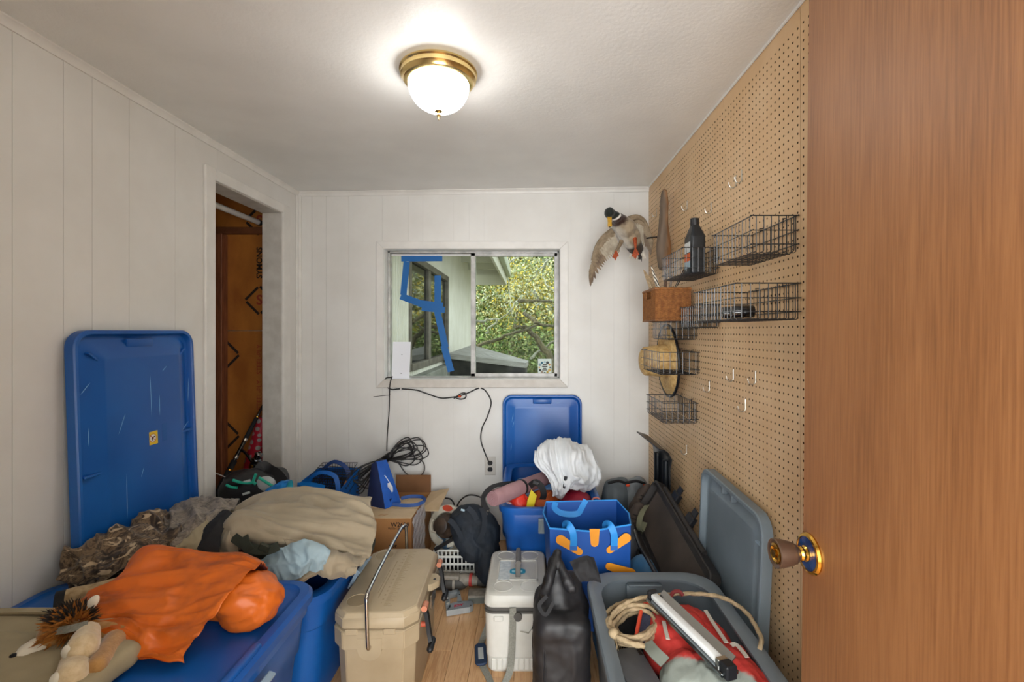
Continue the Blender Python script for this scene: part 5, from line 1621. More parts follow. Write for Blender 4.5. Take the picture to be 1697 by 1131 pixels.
bm = NB(); loft(bm, [rr(0.046, 0.125, 0.016, 0, 5, mat=mpad), rr(0.05, 0.13, 0.018, 0.004, 5, mat=mpad), rr(0.046, 0.125, 0.016, 0.009, 5, mat=mpad)]); pad = obj('shoulder_pad', bm, M('navy_pad', '#1b2f4c', rough=0.7), wc, local=True)
bm = NB(); box(bm, (-0.011, -0.035, 0.0085), (0.011, 0.035, 0.0098), 0.0005, mpad); obj('pad_window', bm, M('light_grey_webbing', '#a9adac', rough=0.8), pad, local=True)
bm = NB(); lathe(bm, [(0.017, 0), (0.017, 0.008)], 20, basis((0.008, y0 + 0.0, WH - 0.005), (1, 0, 0), (0, 0, 1))); obj('strap_anchor', bm, m_whtd, wc, local=True)
# ================================================================== soft goods and everything else on the floor
def camo(name, cols, sc=14, streak=None):
    m, nt, b = new_mat(name)
    v = coords(nt)
    f = noise_n(nt, v, sc, 5, 0.7, 1.6)
    c = ramp(nt, f, cols)
    f2 = noise_n(nt, coords(nt, 'Object', (1, 1, 4), (0.5, 0.6, 0.3)), sc * 1.1, 2, 0.5, 2.0)
    if streak:
        mx = nt.nodes.new('ShaderNodeMixRGB')
        rm = nt.nodes.new('ShaderNodeValToRGB'); rm.color_ramp.elements[0].position = 0.60; rm.color_ramp.elements[1].position = 0.64
        nt.links.new(f2, rm.inputs[0]); nt.links.new(rm.outputs[0], mx.inputs[0]); nt.links.new(c, mx.inputs[1]); mx.inputs[2].default_value = (*lin(streak), 1)
        c = mx.outputs[0]
    nt.links.new(c, b.inputs['Base Color'])
    b.inputs['Roughness'].default_value = 0.85
    b.inputs['Sheen Weight'].default_value = 0.15
    bump_n(nt, b, noise_n(nt, v, 220, 3), 0.15, 0.001)
    return m
m_camo = camo('reed_camouflage_cloth', [(0.36, '#1a1511'), (0.46, '#43352a'), (0.53, '#7d684e'), (0.59, '#33281f'), (0.68, '#a08a6e')], 9, '#b6a183')
m_camo2 = camo('bark_camouflage_cloth', [(0.35, '#4c453d'), (0.5, '#7d7265'), (0.6, '#968a7b'), (0.7, '#5d554b')], 24)
m_tanc = M('khaki_canvas', '#a3967f', '#8f836d', rough=0.8, scale=5, bump=0.12, bscale=260, sheen=0.15)
m_tan2 = M('olive_tan_canvas', '#a89b7d', '#988b6d', rough=0.85, scale=5, bump=0.15, bscale=240)
m_lblue = M('pale_blue_lining', '#9fb4bd', '#8ba2ac', rough=0.7, scale=6)
m_org = M('orange_ripstop_nylon', '#8f420f', '#d2661a', rough=0.45, scale=7, lo=0.3, hi=0.5, spec=0.5)
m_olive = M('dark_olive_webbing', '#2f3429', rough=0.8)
m_blkc = M('black_cloth', '#1b1b1e', '#121214', rough=0.8, scale=20)
m_blkn = M('black_nylon', '#1d1c1f', '#131315', rough=0.55, scale=9)
m_navyc = M('dark_navy_canvas', '#1d2733', '#141b24', rough=0.75, scale=14)

# ---- camouflage clothing on the heaped tote
t = thing('camouflage_jacket', 'brown reed camouflage jacket crumpled against the upright blue lid', 'jacket', (-1.33, 1.6, 0.56))
cloth('jacket_cloth', [[(112, 930, 1.50), (150, 922, 1.56), (200, 900, 1.66), (250, 880, 1.75), (285, 870, 1.82)], [(107, 918, 1.46), (148, 908, 1.50), (190, 880, 1.58), (240, 858, 1.68), (275, 846, 1.77)],
      [(103, 938, 1.435), (150, 928, 1.46), (200, 900, 1.53), (255, 880, 1.63), (290, 870, 1.72)], [(107, 955, 1.43), (155, 950, 1.44), (205, 925, 1.49), (262, 902, 1.57), (300, 890, 1.65)], [(125, 962, 1.44), (167, 964, 1.445), (212, 942, 1.48), (268, 918, 1.56), (300, 908, 1.65)]],
      m_camo, t, 90, 70, ((0.028, 4.5, 2.6, 4), (0.006, 11, 7, 14)), zmin=0.512)
lump('lining', [('c', (-1.39, 1.455, 0.585), (-1.30, 1.56, 0.59), 0.026, 0.045), ('c', (-1.30, 1.56, 0.59), (-1.33, 1.76, 0.56), 0.045, 0.06)], m_camo, t, voxel=0.012, smooth=4)
t = thing('bark_camouflage_trousers', 'grey bark camouflage trousers with black panel beside the khaki wader', 'trousers', (-1.2, 1.82, 0.5))
cloth('trouser_cloth', [[(285, 875, 1.95), (305, 860, 2.05), (345, 850, 2.1), (395, 852, 2.1)], [(273, 855, 1.80), (300, 839, 1.88), (340, 830, 1.93), (394, 836, 1.94)], [(277, 880, 1.68), (308, 862, 1.72), (345, 850, 1.78), (388, 848, 1.82)],
      [(283, 905, 1.60), (312, 897, 1.62), (336, 889, 1.645), (372, 862, 1.73)], [(292, 915, 1.62), (315, 908, 1.63), (338, 900, 1.66), (374, 872, 1.75)]], m_camo2, t, 70, 60, ((0.020, 3, 4, 24), (0.006, 9, 8, 8)))
cloth('olive_panel', [[(300, 898, 1.615), (322, 880, 1.645), (344, 864, 1.685)], [(292, 907, 1.585), (325, 895, 1.60), (352, 876, 1.645)], [(300, 920, 1.59), (332, 914, 1.585), (356, 890, 1.63)]], m_tan2, t, 30, 24, ((0.006, 3, 2, 3),))
cloth('black_panel', [[(325, 905, 1.60), (340, 876, 1.645), (370, 846, 1.75)], [(331, 914, 1.57), (350, 880, 1.62), (379, 847, 1.73)], [(364, 918, 1.575), (368, 884, 1.63), (387, 853, 1.73)]], m_blkc, t, 30, 24, ((0.005, 3, 2, 7),))
lump('lining', [('e', (-1.25, 1.86, 0.53), (0.12, 0.13, 0.075)), ('e', (-1.22, 2.0, 0.53), (0.14, 0.115, 0.08)), ('c', (-1.16, 1.68, 0.535), (-1.05, 1.70, 0.53), 0.04, 0.036)], m_camo2, t, voxel=0.012, smooth=4)
# ---- khaki wader heap
t = thing('khaki_wader', 'khaki chest wader bundled on the tote above the tan cooler', 'wader', (-0.9, 1.85, 0.45))
cloth('wader_cloth', [[(392, 885, 2.10), (440, 865, 2.15), (500, 855, 2.15), (560, 860, 2.12), (605, 885, 2.06)], [(388, 845, 1.88), (430, 822, 1.93), (500, 811, 1.96), (570, 822, 1.95), (611, 836, 1.92)],
      [(371, 872, 1.76), (414, 840, 1.79), (490, 834, 1.82), (570, 845, 1.84), (619, 860, 1.86)], [(361, 902, 1.68), (398, 850, 1.70), (470, 866, 1.71), (560, 878, 1.74), (623, 886, 1.79)],
      [(364, 918, 1.65), (408, 888, 1.645), (467, 895, 1.65), (548, 909, 1.67), (612, 922, 1.74)], [(385, 908, 1.69), (418, 884, 1.70), (470, 898, 1.70), (550, 915, 1.71), (600, 935, 1.74)]],
      m_tanc, t, 100, 80, ((0.026, 1.8, 3.6, 5), (0.012, 3.5, 9, 16), (0.003, 9, 20, 3)), 0.004, 0.41)
cloth('rolled_hem', [[(455, 892, 1.72), (510, 905, 1.71), (555, 914, 1.70), (598, 926, 1.72)], [(470, 900, 1.645), (515, 914, 1.625), (555, 926, 1.625), (596, 936, 1.67)], [(492, 922, 1.62), (525, 938, 1.61), (552, 950, 1.615), (588, 946, 1.66)], [(500, 938, 1.66), (525, 948, 1.65), (550, 958, 1.65), (580, 950, 1.70)]],
      m_tanc, t, 60, 40, ((0.014, 3, 2, 31), (0.005, 8, 4, 2)), 0.004, 0.41)
cloth('left_fold', [[(372, 880, 1.68), (392, 862, 1.68), (408, 876, 1.67)], [(361, 904, 1.635), (379, 896, 1.615), (394, 902, 1.63)], [(366, 924, 1.64), (383, 922, 1.625), (398, 920, 1.645)]], m_tanc, t, 30, 30, ((0.008, 3, 2, 9),), 0.004)
cloth('front_hem', [[(446, 960, 1.58), (478, 956, 1.58), (505, 945, 1.60), (528, 935, 1.62)], [(450, 976, 1.555), (480, 972, 1.555), (508, 958, 1.575), (530, 945, 1.61)], [(454, 984, 1.565), (482, 980, 1.565), (508, 964, 1.59), (528, 952, 1.62)]], m_tanc, t, 40, 20, ((0.006, 4, 1, 9),), 0.004)
cloth('blue_lining', [[(432, 932, 1.625), (468, 908, 1.62), (510, 900, 1.62), (548, 914, 1.62)], [(440, 944, 1.59), (475, 922, 1.585), (512, 912, 1.59), (545, 922, 1.605)], [(449, 960, 1.565), (482, 944, 1.565), (514, 930, 1.58), (540, 930, 1.605)], [(455, 972, 1.56), (486, 962, 1.56), (510, 948, 1.58), (534, 940, 1.61)]],
      m_lblue, t, 60, 50, ((0.016, 3.5, 1.2, 41), (0.005, 7, 2.5, 4)), 0.003)
lump('folded_core', [('e', (-0.90, 1.88, 0.555), (0.22, 0.16, 0.10)), ('e', (-0.72, 1.86, 0.51), (0.10, 0.13, 0.08)), ('c', (-1.02, 1.74, 0.54), (-0.78, 1.74, 0.51), 0.05, 0.05)], m_olive, t, voxel=0.012, smooth=4)  # dark core under the cloth stands in for the shaded cavity
bm = NB(); ribbon(bm, smooth_path([A(386, 890, 1.625), A(400, 900, 1.605), A(420, 910, 1.60), A(445, 912, 1.60), A(462, 905, 1.61)], 5), 0.030, 0.003, Vector((0, -1, 0.5))); obj('olive_strap', bm, m_olive, t)
bm = NB(); ribbon(bm, smooth_path([A(404, 890, 1.615), A(408, 905, 1.595), A(420, 920, 1.60)], 5), 0.030, 0.003, Vector((0, -1, 0.5))); obj('olive_strap', bm, m_olive, t)
bm = NB(); obox(bm, A(438, 908, 1.592), (0.036, 0.012, 0.026), (0, 0.4, 0), 0.004); obj('buckle', bm, m_olive, t)

# ---- on the closed tote: cork roll, folded canvas, plush lion, orange bag
ZL = 0.5705
m_cork = M('cork_print_fabric', '#b8a07a', '#8c7350', rough=0.85, scale=45)
t = thing('cork_roll', 'rolled tan cork patterned mat behind the orange bag', 'mat', (-1.25, 1.37, ZL))
bm = NB(); a, c = Vector((-1.315, 1.300, ZL + 0.034)), Vector((-1.10, 1.46, ZL + 0.034)); tube(bm, [a + (c - a) * k / 8 for k in range(9)], [0.033 + 0.001 * math.sin(k * 2) for k in range(9)], 20); obj('roll', bm, m_cork, t)
bm = NB(); tube(bm, [a - (c - a) * 0.01, a + (c - a) * 0.10], 0.0335, 20); obj('dark_band', bm, m_blkc, t)
t = thing('folded_canvas', 'folded olive tan canvas case lying on the closed tote under the lion', 'case', (-1.2, 1.08, ZL))
lump('canvas', [('b', (-1.205, 1.065, ZL + 0.026), (0.52, 0.36, 0.036), (0, 0, R(-4)), 0.012, 2), ('b', (-1.16, 1.02, ZL + 0.032), (0.45, 0.24, 0.045), (0, 0, R(-6)), 0.012, 2)], m_tan2, t, voxel=0.008, smooth=5, fold=[dict(amp=0.007, freq=9, dirn=(1, 0, 0), seed=41, squash=0.3)], floor=ZL)
bm = NB(); ribbon(bm, smooth_path([(-1.44, 1.235, ZL + 0.052), (-1.3, 1.232, ZL + 0.057), (-1.18, 1.235, ZL + 0.052)], 5), 0.02, 0.006, Vector((0, 0, 1))); obj('hem_seam', bm, m_tan2, t)
lion = thing('plush_lion', 'plush lion toy with tawny black mane and cream paws half under orange bag', 'plush toy', (-1.13, 1.10, ZL + 0.05))
m_cream = M('cream_plush', '#e0cba6', '#cdb48a', rough=0.95, scale=50, sheen=0.5, bump=0.5, bscale=180)
m_tawny = M('tawny_plush', '#b98a4e', '#9a6d36', rough=0.95, scale=40, sheen=0.5, bump=0.5, bscale=180)
hz = ZL + 0.075
lump('body', [('e', (-1.128, 1.118, hz), (0.036, 0.040, 0.032)), ('c', (-1.12, 1.14, hz - 0.02), (-0.99, 1.17, hz - 0.03), 0.03, 0.034), ('c', (-1.00, 1.13, hz - 0.03), (-0.955, 1.03, hz - 0.02), 0.028, 0.022)], m_tawny, lion, voxel=0.006, smooth=4)
for (c0, c1, r0, r1) in (((-1.045, 1.105, hz + 0.005), (-1.005, 1.050, hz + 0.008), 0.024, 0.031), ((-1.03, 1.06, hz - 0.02), (-0.978, 0.998, hz - 0.016), 0.024, 0.030)):
    lump('paw', [('c', c0, c1, r0, r1)], m_cream, lion, voxel=0.005, smooth=4, fold=[dict(amp=0.002, freq=60, seed=2)])
    lump('paw_pad', [('e', Vector(c1) + Vector((-0.008, -0.018, 0.004)), (0.020, 0.013, 0.018))], M('white_plush', '#ece4d2', rough=0.95, sheen=0.4), lion, voxel=0.005, smooth=3)
lump('muzzle', [('c', (-1.130, 1.108, hz - 0.012), (-1.155, 1.078, hz - 0.022), 0.027, 0.022)], M('white_plush', '#ece4d2'), lion, voxel=0.005, smooth=3, fold=[dict(amp=0.003, freq=60, seed=2)])
bm = NB(); ell(bm, (-1.168, 1.058, hz - 0.018), (0.009, 0.007, 0.008), sub=2); obj('nose', bm, m_blkc, lion)
bm = NB(); ell(bm, (-1.085, 1.160, hz + 0.045), (0.012, 0.007, 0.024), (0, 0.7, 0), sub=2); obj('ear', bm, M('white_plush', '#ece4d2'), lion)
def fur(name, pts, dirs, L, r, mat, parent):
    V, F = [], []
    for p, d_ in zip(pts, dirs):
        d_ = Vector(d_).normalized(); n_, b_ = frame_axes(d_, Vector((0.3, 0.2, 1)))
        k = len(V); ll = L * random.uniform(0.6, 1.25); dr = Vector((random.gauss(0, .25), random.gauss(0, .25), -0.25)) * ll
        base = [p + (n_ * math.cos(a) + b_ * math.sin(a)) * r for a in (0, 2.1, 4.2)]
        mid = [p + d_ * ll * 0.55 + (n_ * math.cos(a) + b_ * math.sin(a)) * r * 0.7 for a in (0, 2.1, 4.2)]
        V += base + mid + [p + d_ * ll + dr * 0.4]
        for q in range(3):
            F.append((k + q, k + (q + 1) % 3, k + 3 + (q + 1) % 3, k + 3 + q)); F.append((k + 3 + q, k + 3 + (q + 1) % 3, k + 6))
    me = bpy.data.meshes.new(name); me.from_pydata([tuple(v_) for v_ in V], [], F)
    o = link_mesh(name, me, mat, parent, smooth=70); o['kind'] = 'stuff'
    return o
mc = Vector((-1.118, 1.128, hz + 0.006))
for nm, mm, rad, cnt, ll in (('mane', M('tawny_mane', '#b9772c', '#8c5218', rough=0.8, scale=60), 0.036, 420, 0.024), ('mane', M('black_mane', '#231a14', rough=0.8), 0.040, 260, 0.026)):
    pts, dirs = [], []
    while len(pts) < cnt:
        v_ = Vector((random.gauss(0, 1), random.gauss(0, 1), random.gauss(0, 1))).normalized()
        if v_.x < -0.35 and v_.y < 0.1 and v_.z < 0.6: continue
        if v_.z < -0.5: continue
        ring = v_.dot(Vector((-0.6, -0.7, 0.1)))
        if 'black' in mm.name and not (v_.y > 0.35 or v_.z > 0.75): continue
        pts.append(mc + Vector((v_.x * rad * 1.1, v_.y * rad * 1.15, v_.z * rad * 0.9))); dirs.append(v_ + Vector((-0.35, -0.25, 0.1)))
    fur(nm, pts, dirs, ll, 0.0028, mm, lion)
pts = [Vector((-1.158, 1.07, hz - 0.024)) + Vector((random.uniform(-0.02, 0.02), random.uniform(-0.015, 0.015), random.uniform(-0.012, 0.012))) for _ in range(16)]
fur('whiskers', pts, [Vector((-0.7, -0.8, random.uniform(-0.5, 0.3))) for _ in pts], 0.018, 0.0007, M('white_plush', '#ece4d2'), lion)
bag = thing('orange_stuff_bag', 'orange nylon stuff bag slumped on the closed blue tote', 'bag', (-0.95, 1.24, ZL))
cloth('bag_cloth', [[(222, 955, 1.42), (250, 940, 1.45), (300, 935, 1.46), (350, 938, 1.45), (400, 945, 1.42), (436, 965, 1.38)], [(207, 954, 1.32), (240, 911, 1.36), (296, 908, 1.38), (350, 914, 1.37), (404, 919, 1.35), (434, 938, 1.32)],
      [(160, 986, 1.24), (205, 965, 1.27), (268, 950, 1.30), (330, 948, 1.305), (385, 943, 1.305), (424, 950, 1.285)], [(122, 1015, 1.18), (165, 1003, 1.20), (230, 995, 1.22), (290, 990, 1.235), (345, 982, 1.245), (396, 980, 1.235)],
      [(98, 1048, 1.135), (140, 1036, 1.15), (195, 1030, 1.165), (250, 1035, 1.17), (310, 1030, 1.18), (362, 1018, 1.18)], [(97, 1052, 1.13), (150, 1045, 1.14), (194, 1041, 1.135), (230, 1070, 1.125), (278, 1080, 1.125), (328, 1062, 1.14)],
      [(101, 1056, 1.14), (160, 1050, 1.15), (196, 1050, 1.145), (228, 1078, 1.125), (278, 1103, 1.10), (302, 1094, 1.115)]], m_org, bag, 110, 90, ((0.020, 1.3, 5, 51), (0.008, 2.5, 12, 6), (0.002, 9, 26, 2)), 0.0015, ZL + 0.002)
lump('packed_end', [('e', (-0.768, 1.280, 0.632), (0.078, 0.080, 0.066)), ('c', (-0.80, 1.29, 0.635), (-0.98, 1.33, 0.63), 0.060, 0.055), ('c', (-0.98, 1.31, 0.61), (-0.95, 1.19, 0.595), 0.04, 0.024)], m_org, bag, voxel=0.006, smooth=5, fold=[dict(amp=0.012, freq=15, dirn=(1, -0.2, 0.3), seed=21, squash=0.12, warp=0.3), dict(amp=0.005, freq=34, dirn=(1, 0, 0.3), seed=5, squash=0.3)], floor=ZL)
bm = NB(); ribbon(bm, smooth_path([(-1.150, 1.13, 0.648), (-1.120, 1.095, 0.662), (-1.075, 1.085, 0.672), (-1.04, 1.10, 0.675)], 5), 0.016, 0.003, Vector((-0.2, -1, 0.6))); obj('grey_drawstrap', bm, m_strap, bag)

# ---- closet corner: fishing bag, rod, wrap, pouch
t = thing('fishing_bag', 'black fishing bag with teal piping in front of the closet', 'bag', (-1.355, 2.33, 0))
lump('bag_cloth', [('b', (-1.365, 2.33, 0.33), (0.25, 0.27, 0.65), (0, 0, 0.1), 0.05, 3), ('e', (-1.385, 2.28, 0.655), (0.085, 0.10, 0.03))], m_blkn, t, voxel=0.009, smooth=5, fold=[dict(amp=0.008, freq=12, seed=51)], floor=0.0)
m_teal = M('teal_piping', '#1fa58a', rough=0.6)
for L in ([(375, 804), (384, 808), (393, 809)], [(386, 796), (398, 800), (410, 801), (421, 800)], [(424, 786), (421, 794), (420, 799), (424, 803)], [(429, 792), (440, 799), (452, 806)]):
    bm = NB(); tube(bm, smooth_path([A(px, py, 2.185) for px, py in L], 5), 0.0065, 8); obj('teal_piping', bm, m_teal, t)
lump('grey_panel', [('e', A(440, 805, 2.24), (0.05, 0.035, 0.045))], M('silver_grey_nylon', '#a9adae', rough=0.6), t, voxel=0.008, smooth=4)
bm = NB(); ribbon(bm, smooth_path([A(425, 792, 2.30), A(434, 774, 2.34), A(446, 780, 2.34), A(460, 789, 2.30), A(470, 803, 2.24)], 6), 0.055, 0.006, Vector((0.2, -1, 0.5))); obj('carry_strap', bm, m_blkn, t)
for k, (px, py, w_) in enumerate(((409, 798, 0.034), (408, 818, 0.036))):
    bm = NB(); ribbon(bm, [A(px - 6, py + 2, 2.183), A(px, py, 2.182), A(px + 6, py - 1.5, 2.183)], 0.010, 0.002, Vector((0, -1, 0))); obj('stitched_mark', bm, M('pale_thread', '#c9cfcc', rough=0.7), t, smooth=0)
t = thing('snack_pouch', 'small shiny blue pouch with open turquoise end behind the khaki wader', 'pouch', tuple(A(462, 812, 2.12)))
a, c = A(444, 813, 2.12), A(480, 807, 2.12)
bm = NB(); n_ = 10
rings = []
for k in range(n_ + 1):
    u = k / n_; p = a + (c - a) * u; hh = 0.010 + 0.020 * min(1, u * 1.8); ww = 0.03
    rings.append([p + Vector((0.0, math.cos(q) * ww, math.sin(q) * hh * (1 + 0.1 * math.sin(q * 5 + k)))) for q in [2 * PI * j / 16 for j in range(16)]])
loft(bm, rings, True, False); solidify(bm, 0.0015); obj('foil_body', bm, M('glossy_blue_foil', '#1565b4', '#2f8fd6', rough=0.2, scale=50), t, smooth=60)
bm = NB(); r2 = [[q + Vector((0.001, 0, 0)) for q in rings[-1]], [p * 0.25 + (c - (c - a) * 0.3) * 0.75 for p in rings[-1]]]; loft(bm, r2, False, True); obj('turquoise_lining', bm, M('turquoise_foil', '#35b4cf', rough=0.3), t, smooth=60)
rod = thing('fishing_rod', 'black fishing rod with spinning reel leaning in the closet', 'fishing rod', (-1.79, 2.42, 0.2))
r0, r1 = A(352, 834, 2.58), A(436.5, 671, 2.92)
dr = (r1 - r0)
lo_ = r0 - dr * 0.5; hi_ = r1 + dr * 0.22
pt = lambda u: r0 + dr * u
bm = NB(); tube(bm, [lo_, pt(0.40)], 0.016, 14); obj('butt_grip', bm, M('black_foam', '#17171a', rough=0.9), rod)
bm = NB(); tube(bm, [pt(0.40), pt(0.62)], 0.011, 14); obj('reel_seat', bm, m_gloss, rod)
bm = NB(); tube(bm, [pt(0.62), pt(0.86)], [0.013, 0.011], 14); obj('fore_grip', bm, M('black_foam', '#17171a'), rod)
bm = NB(); tube(bm, [pt(0.86), hi_], [0.0075, 0.006], 12); obj('blank', bm, m_gloss, rod)
for u in (0.42, 0.60):
    bm = NB(); tube(bm, [pt(u), pt(u + 0.025)], 0.0135, 14); obj('seat_ring', bm, m_steel, rod)
for u in (0.30, 0.85):
    bm = NB(); tube(bm, [pt(u), pt(u + 0.012)], 0.0165 if u < 0.5 else 0.0125, 14); obj('gold_band', bm, m_brass, rod)
bm = NB(); tube(bm, smooth_path([A(353, 783, 2.62), A(366, 788, 2.60), A(378, 793, 2.66)], 5), 0.003, 6); obj('cable_tie', bm, m_trim, rod)
rc = A(421, 772, 2.70)
bm = NB(); tube(bm, smooth_path([pt(0.52), pt(0.52) + (rc - pt(0.52)) * 0.5 + Vector((0, 0, 0.012)), rc], 5), [0.008] * 11, 8)
reel = obj('reel_body', bm, m_gloss, rod)
lump('reel_housing', [('e', rc, (0.026, 0.022, 0.028)), ('c', rc, rc + Vector((0.012, 0, 0.03)), 0.02, 0.016)], m_gloss, reel, voxel=0.004, smooth=3)
ax = Vector((0.35, 0.1, 0.93)).normalized()
msp = basis(rc + ax * 0.028, Vector((1, 0, -0.3)), Vector((0, 1, 0)))
msp = Matrix.Translation(rc + ax * 0.028) @ ax.to_track_quat('Z', 'Y').to_matrix().to_4x4()
bm = NB(); lathe(bm, [(0.026, 0), (0.028, 0.004), (0.026, 0.012), (0.020, 0.016), (0.020, 0.036), (0.024, 0.040), (0.022, 0.045), (0.008, 0.050), (0.008, 0.056), (0.002, 0.057)], 28, msp); obj('spool', bm, M('smoked_chrome', '#8d8f92', rough=0.2, metal=1.0), reel)
bm = NB(); lathe(bm, [(0.013, 0), (0.013, 0.004), (0.009, 0.006), (0.002, 0.006)], 20, basis(rc + Vector((-0.004, -0.027, 0)), (1, 0, 0), (0, 0, 1)) @ Matrix.Translation((0, 0, -0.004))); obj('gold_cap', bm, m_brass, reel)
bm = NB(); tube(bm, smooth_path([rc + Vector((0.03, -0.01, 0.03)), rc + Vector((0.045, -0.012, 0.05)), rc + Vector((0.03, -0.02, 0.08))], 5), 0.002, 6); obj('bail_wire', bm, m_steel, reel)
m_dots, nt, b = new_mat('red_dotted_paper')
vo = nt.nodes.new('ShaderNodeTexVoronoi'); vo.inputs['Scale'].default_value = 24; vo.inputs['Randomness'].default_value = 0.45
nt.links.new(coords(nt), vo.inputs['Vector'])
nt.links.new(ramp(nt, vo.outputs['Distance'], [(0.32, '#9c9a95'), (0.37, '#b42336'), (1.0, '#a01c2f')]), b.inputs['Base Color']); b.inputs['Roughness'].default_value = 0.3
t = thing('wrapping_roll', 'roll of red dotted wrapping paper standing in the closet behind the reel', 'roll', (-1.75, 2.95, 0.0))
bm = NB(); tube(bm, [(-1.80, 2.93, 0.0), (-1.775, 2.945, 0.30), (-1.735, 2.955, 0.56), (-1.690, 2.965, 0.82)], [0.055, 0.06, 0.055, 0.035], 20); obj('paper_roll', bm, m_dots, t)

# ---- blue shopping bag with wire baskets, by the back wall
m_shop = M('blue_bag_fabric', '#0d6fd0', '#0a62bd', rough=0.5, scale=8)
m_shop2 = M('navy_bag_fabric', '#103f86', '#0d3675', rough=0.5, scale=8)
m_yel = M('marigold_print', '#e0901c', rough=0.5)
t = thing('shopping_bag', 'blue shopping bag stuffed with black wire baskets below the window', 'bag', (-1.2, 2.84, 0), 'blue shopping bags')
x0, x1, y0, y1 = -1.355, -1.075, 2.735, 2.965
bm = NB()
V = [[(x0, y0), (x1 - 0.03, y0 - 0.02), (x1, y1), (x0 + 0.02, y1)], [(x0 + 0.02, y0 + 0.01), (x1 - 0.05, y0), (x1 - 0.02, y1), (x0 + 0.03, y1)]]
zr = (0.465, 0.435, 0.500, 0.500)
loft(bm, [[Vector((p[0], p[1], 0.0)) for p in V[1]], [Vector((p[0], p[1], z_)) for p, z_ in zip(V[0], zr)]], True, False)
bmesh.ops.subdivide_edges(bm, edges=bm.edges[:], cuts=4, use_grid_fill=True)
for v_ in bm.verts: v_.co += Vector((math.sin(v_.co.z * 23 + v_.co.y * 9), math.sin(v_.co.x * 31 + v_.co.z * 17), 0)) * 0.006 * min(1, v_.co.z * 4)
solidify(bm, 0.002); obj('bag_sides', bm, m_shop, t)
bm = NB(); ribbon(bm, smooth_path([(x0 - 0.004, y0 - 0.004, 0.445), (-1.28, y0 - 0.012, 0.450), (-1.20, y0 - 0.016, 0.435)], 5), 0.065, 0.003, Vector((0, -1, 0.3))); obj('folded_cuff', bm, M('bright_blue_fabric', '#1488ec', rough=0.5), t)
for dy, hh in ((0.0, 0.535), (0.17, 0.55)):
    bm = NB(); ribbon(bm, smooth_path([(-1.295, y0 + dy, 0.43), (-1.285, y0 + dy + 0.005, 0.50), (-1.22, y0 + dy + 0.01, hh), (-1.14, y0 + dy + 0.005, 0.51), (-1.115, y0 + dy - 0.006, 0.42)], 6), 0.026, 0.003, Vector((0.1, -0.6, 0.8))); obj('handle', bm, m_shop if dy == 0 else m_shop2, t)
bm = NB(); prism(bm, [(-0.02, 0.08), (0.015, 0.10), (0.018, 0.05), (0.024, 0.0), (0.01, -0.07), (-0.014, -0.06), (-0.006, 0.0), (-0.024, 0.04)], basis((x1 - 0.028, y0 + 0.055, 0.37), (0.12, 1, 0), (0, 0, 1)), 0.0015); obj('marigold_patch', bm, m_yel, t)
for k in range(3):
    tb = thing('nested_wire_basket', ('wire basket on top inside the blue shopping bag', 'middle wire basket inside the blue shopping bag', 'lowest wire basket inside the blue shopping bag')[k], 'basket', (-1.21, 2.85, 0.30), 'wire baskets in the shopping bag')
    bm = NB(); zc = 0.505 - 0.05 * k
    for j in range(14):
        x = -1.315 + j * 0.0155; tube(bm, [(x, 2.78, zc - 0.02), (x, 2.79, zc - 0.05), (x + 0.012, 2.94, zc - 0.012), (x + 0.012, 2.945, zc + 0.03)], 0.0016, 4)
    obj('cross_wires', bm, m_wire, tb)
    bm = NB()
    for j in range(6):
        y = 2.785 + j * 0.030; tube(bm, [(-1.32, y, zc - 0.015 + 0.006 * j), (-1.09, y, zc - 0.03 + 0.006 * j)], 0.0018, 4)
    tube(bm, [(-1.32, 2.78, zc - 0.018), (-1.09, 2.78, zc - 0.022), (-1.085, 2.945, zc + 0.03), (-1.305, 2.945, zc + 0.03)], 0.0024, 5, closed=True); obj('rim_wires', bm, m_wire, tb)

# ---- cardboard boxes and blue lunch bag
m_kraft = M('kraft_cardboard', '#b07f4e', '#a37242', rough=0.85, scale=6)
m_kraftl = M('bleached_cardboard', '#cdb491', '#bfa580', rough=0.85, scale=7)
t = thing('cardboard_box', 'closed brown cardboard box with printed letters behind the tan cooler', 'box', (-0.76, 2.49, 0))
bx0, bx1, by0, by1, bz1 = -0.93, -0.596, 2.355, 2.63, 0.420
bm = NB(); box(bm, (bx0, by0, 0), (bx1, by1, bz1), 0.003); obj('carton', bm, m_kraft, t)
bm = NB(); box(bm, (bx0, by0 - 0.001, bz1), (bx1, by0 + 0.125, bz1 + 0.004), 0.001); obj('top_flap', bm, m_kraftl, t)
bm = NB(); box(bm, (bx0, by0 + 0.135, bz1), (bx1, by1, bz1 + 0.004), 0.001); obj('top_flap', bm, m_kraftl, t)
bm = NB(); prism(bm, [(0, 0), (0.02, 0.004), (0.033, 0.001), (0.045, 0.006), (0.05, 0.016), (0.042, 0.008), (0.03, 0.006), (0.012, 0.009)], Matrix.Translation((-0.775, by0 + 0.03, bz1 + 0.0035)), 0.0012); obj('torn_tear', bm, m_kraft, t, smooth=0)
m_boxink = M('box_print_ink', '#2b1d12', rough=0.8)
face = lambda px, py: A(px, py, by0 - 0.0006)
text_mesh('box_print', 'W2629', 0.031, m_boxink, basis(face(663, 870.5), (1, 0, 0), (0, 0, 1)), t)
text_mesh('box_print', 'WITH 203902', 0.0165, m_boxink, basis(face(659, 877), (1, 0, 0), (0, 0, 1)), t, bold=False)
text_mesh('box_print', 'rior', 0.026, m_boxink, basis(face(651, 905), (1, 0, 0), (0, 0, 1)), t)
bm = NB()
m_film, nt, b = new_mat('clear_wrinkled_film')
b.inputs['Base Color'].default_value = (0.75, 0.76, 0.8, 1); b.inputs['Roughness'].default_value = 0.18; b.inputs['Alpha'].default_value = 0.55
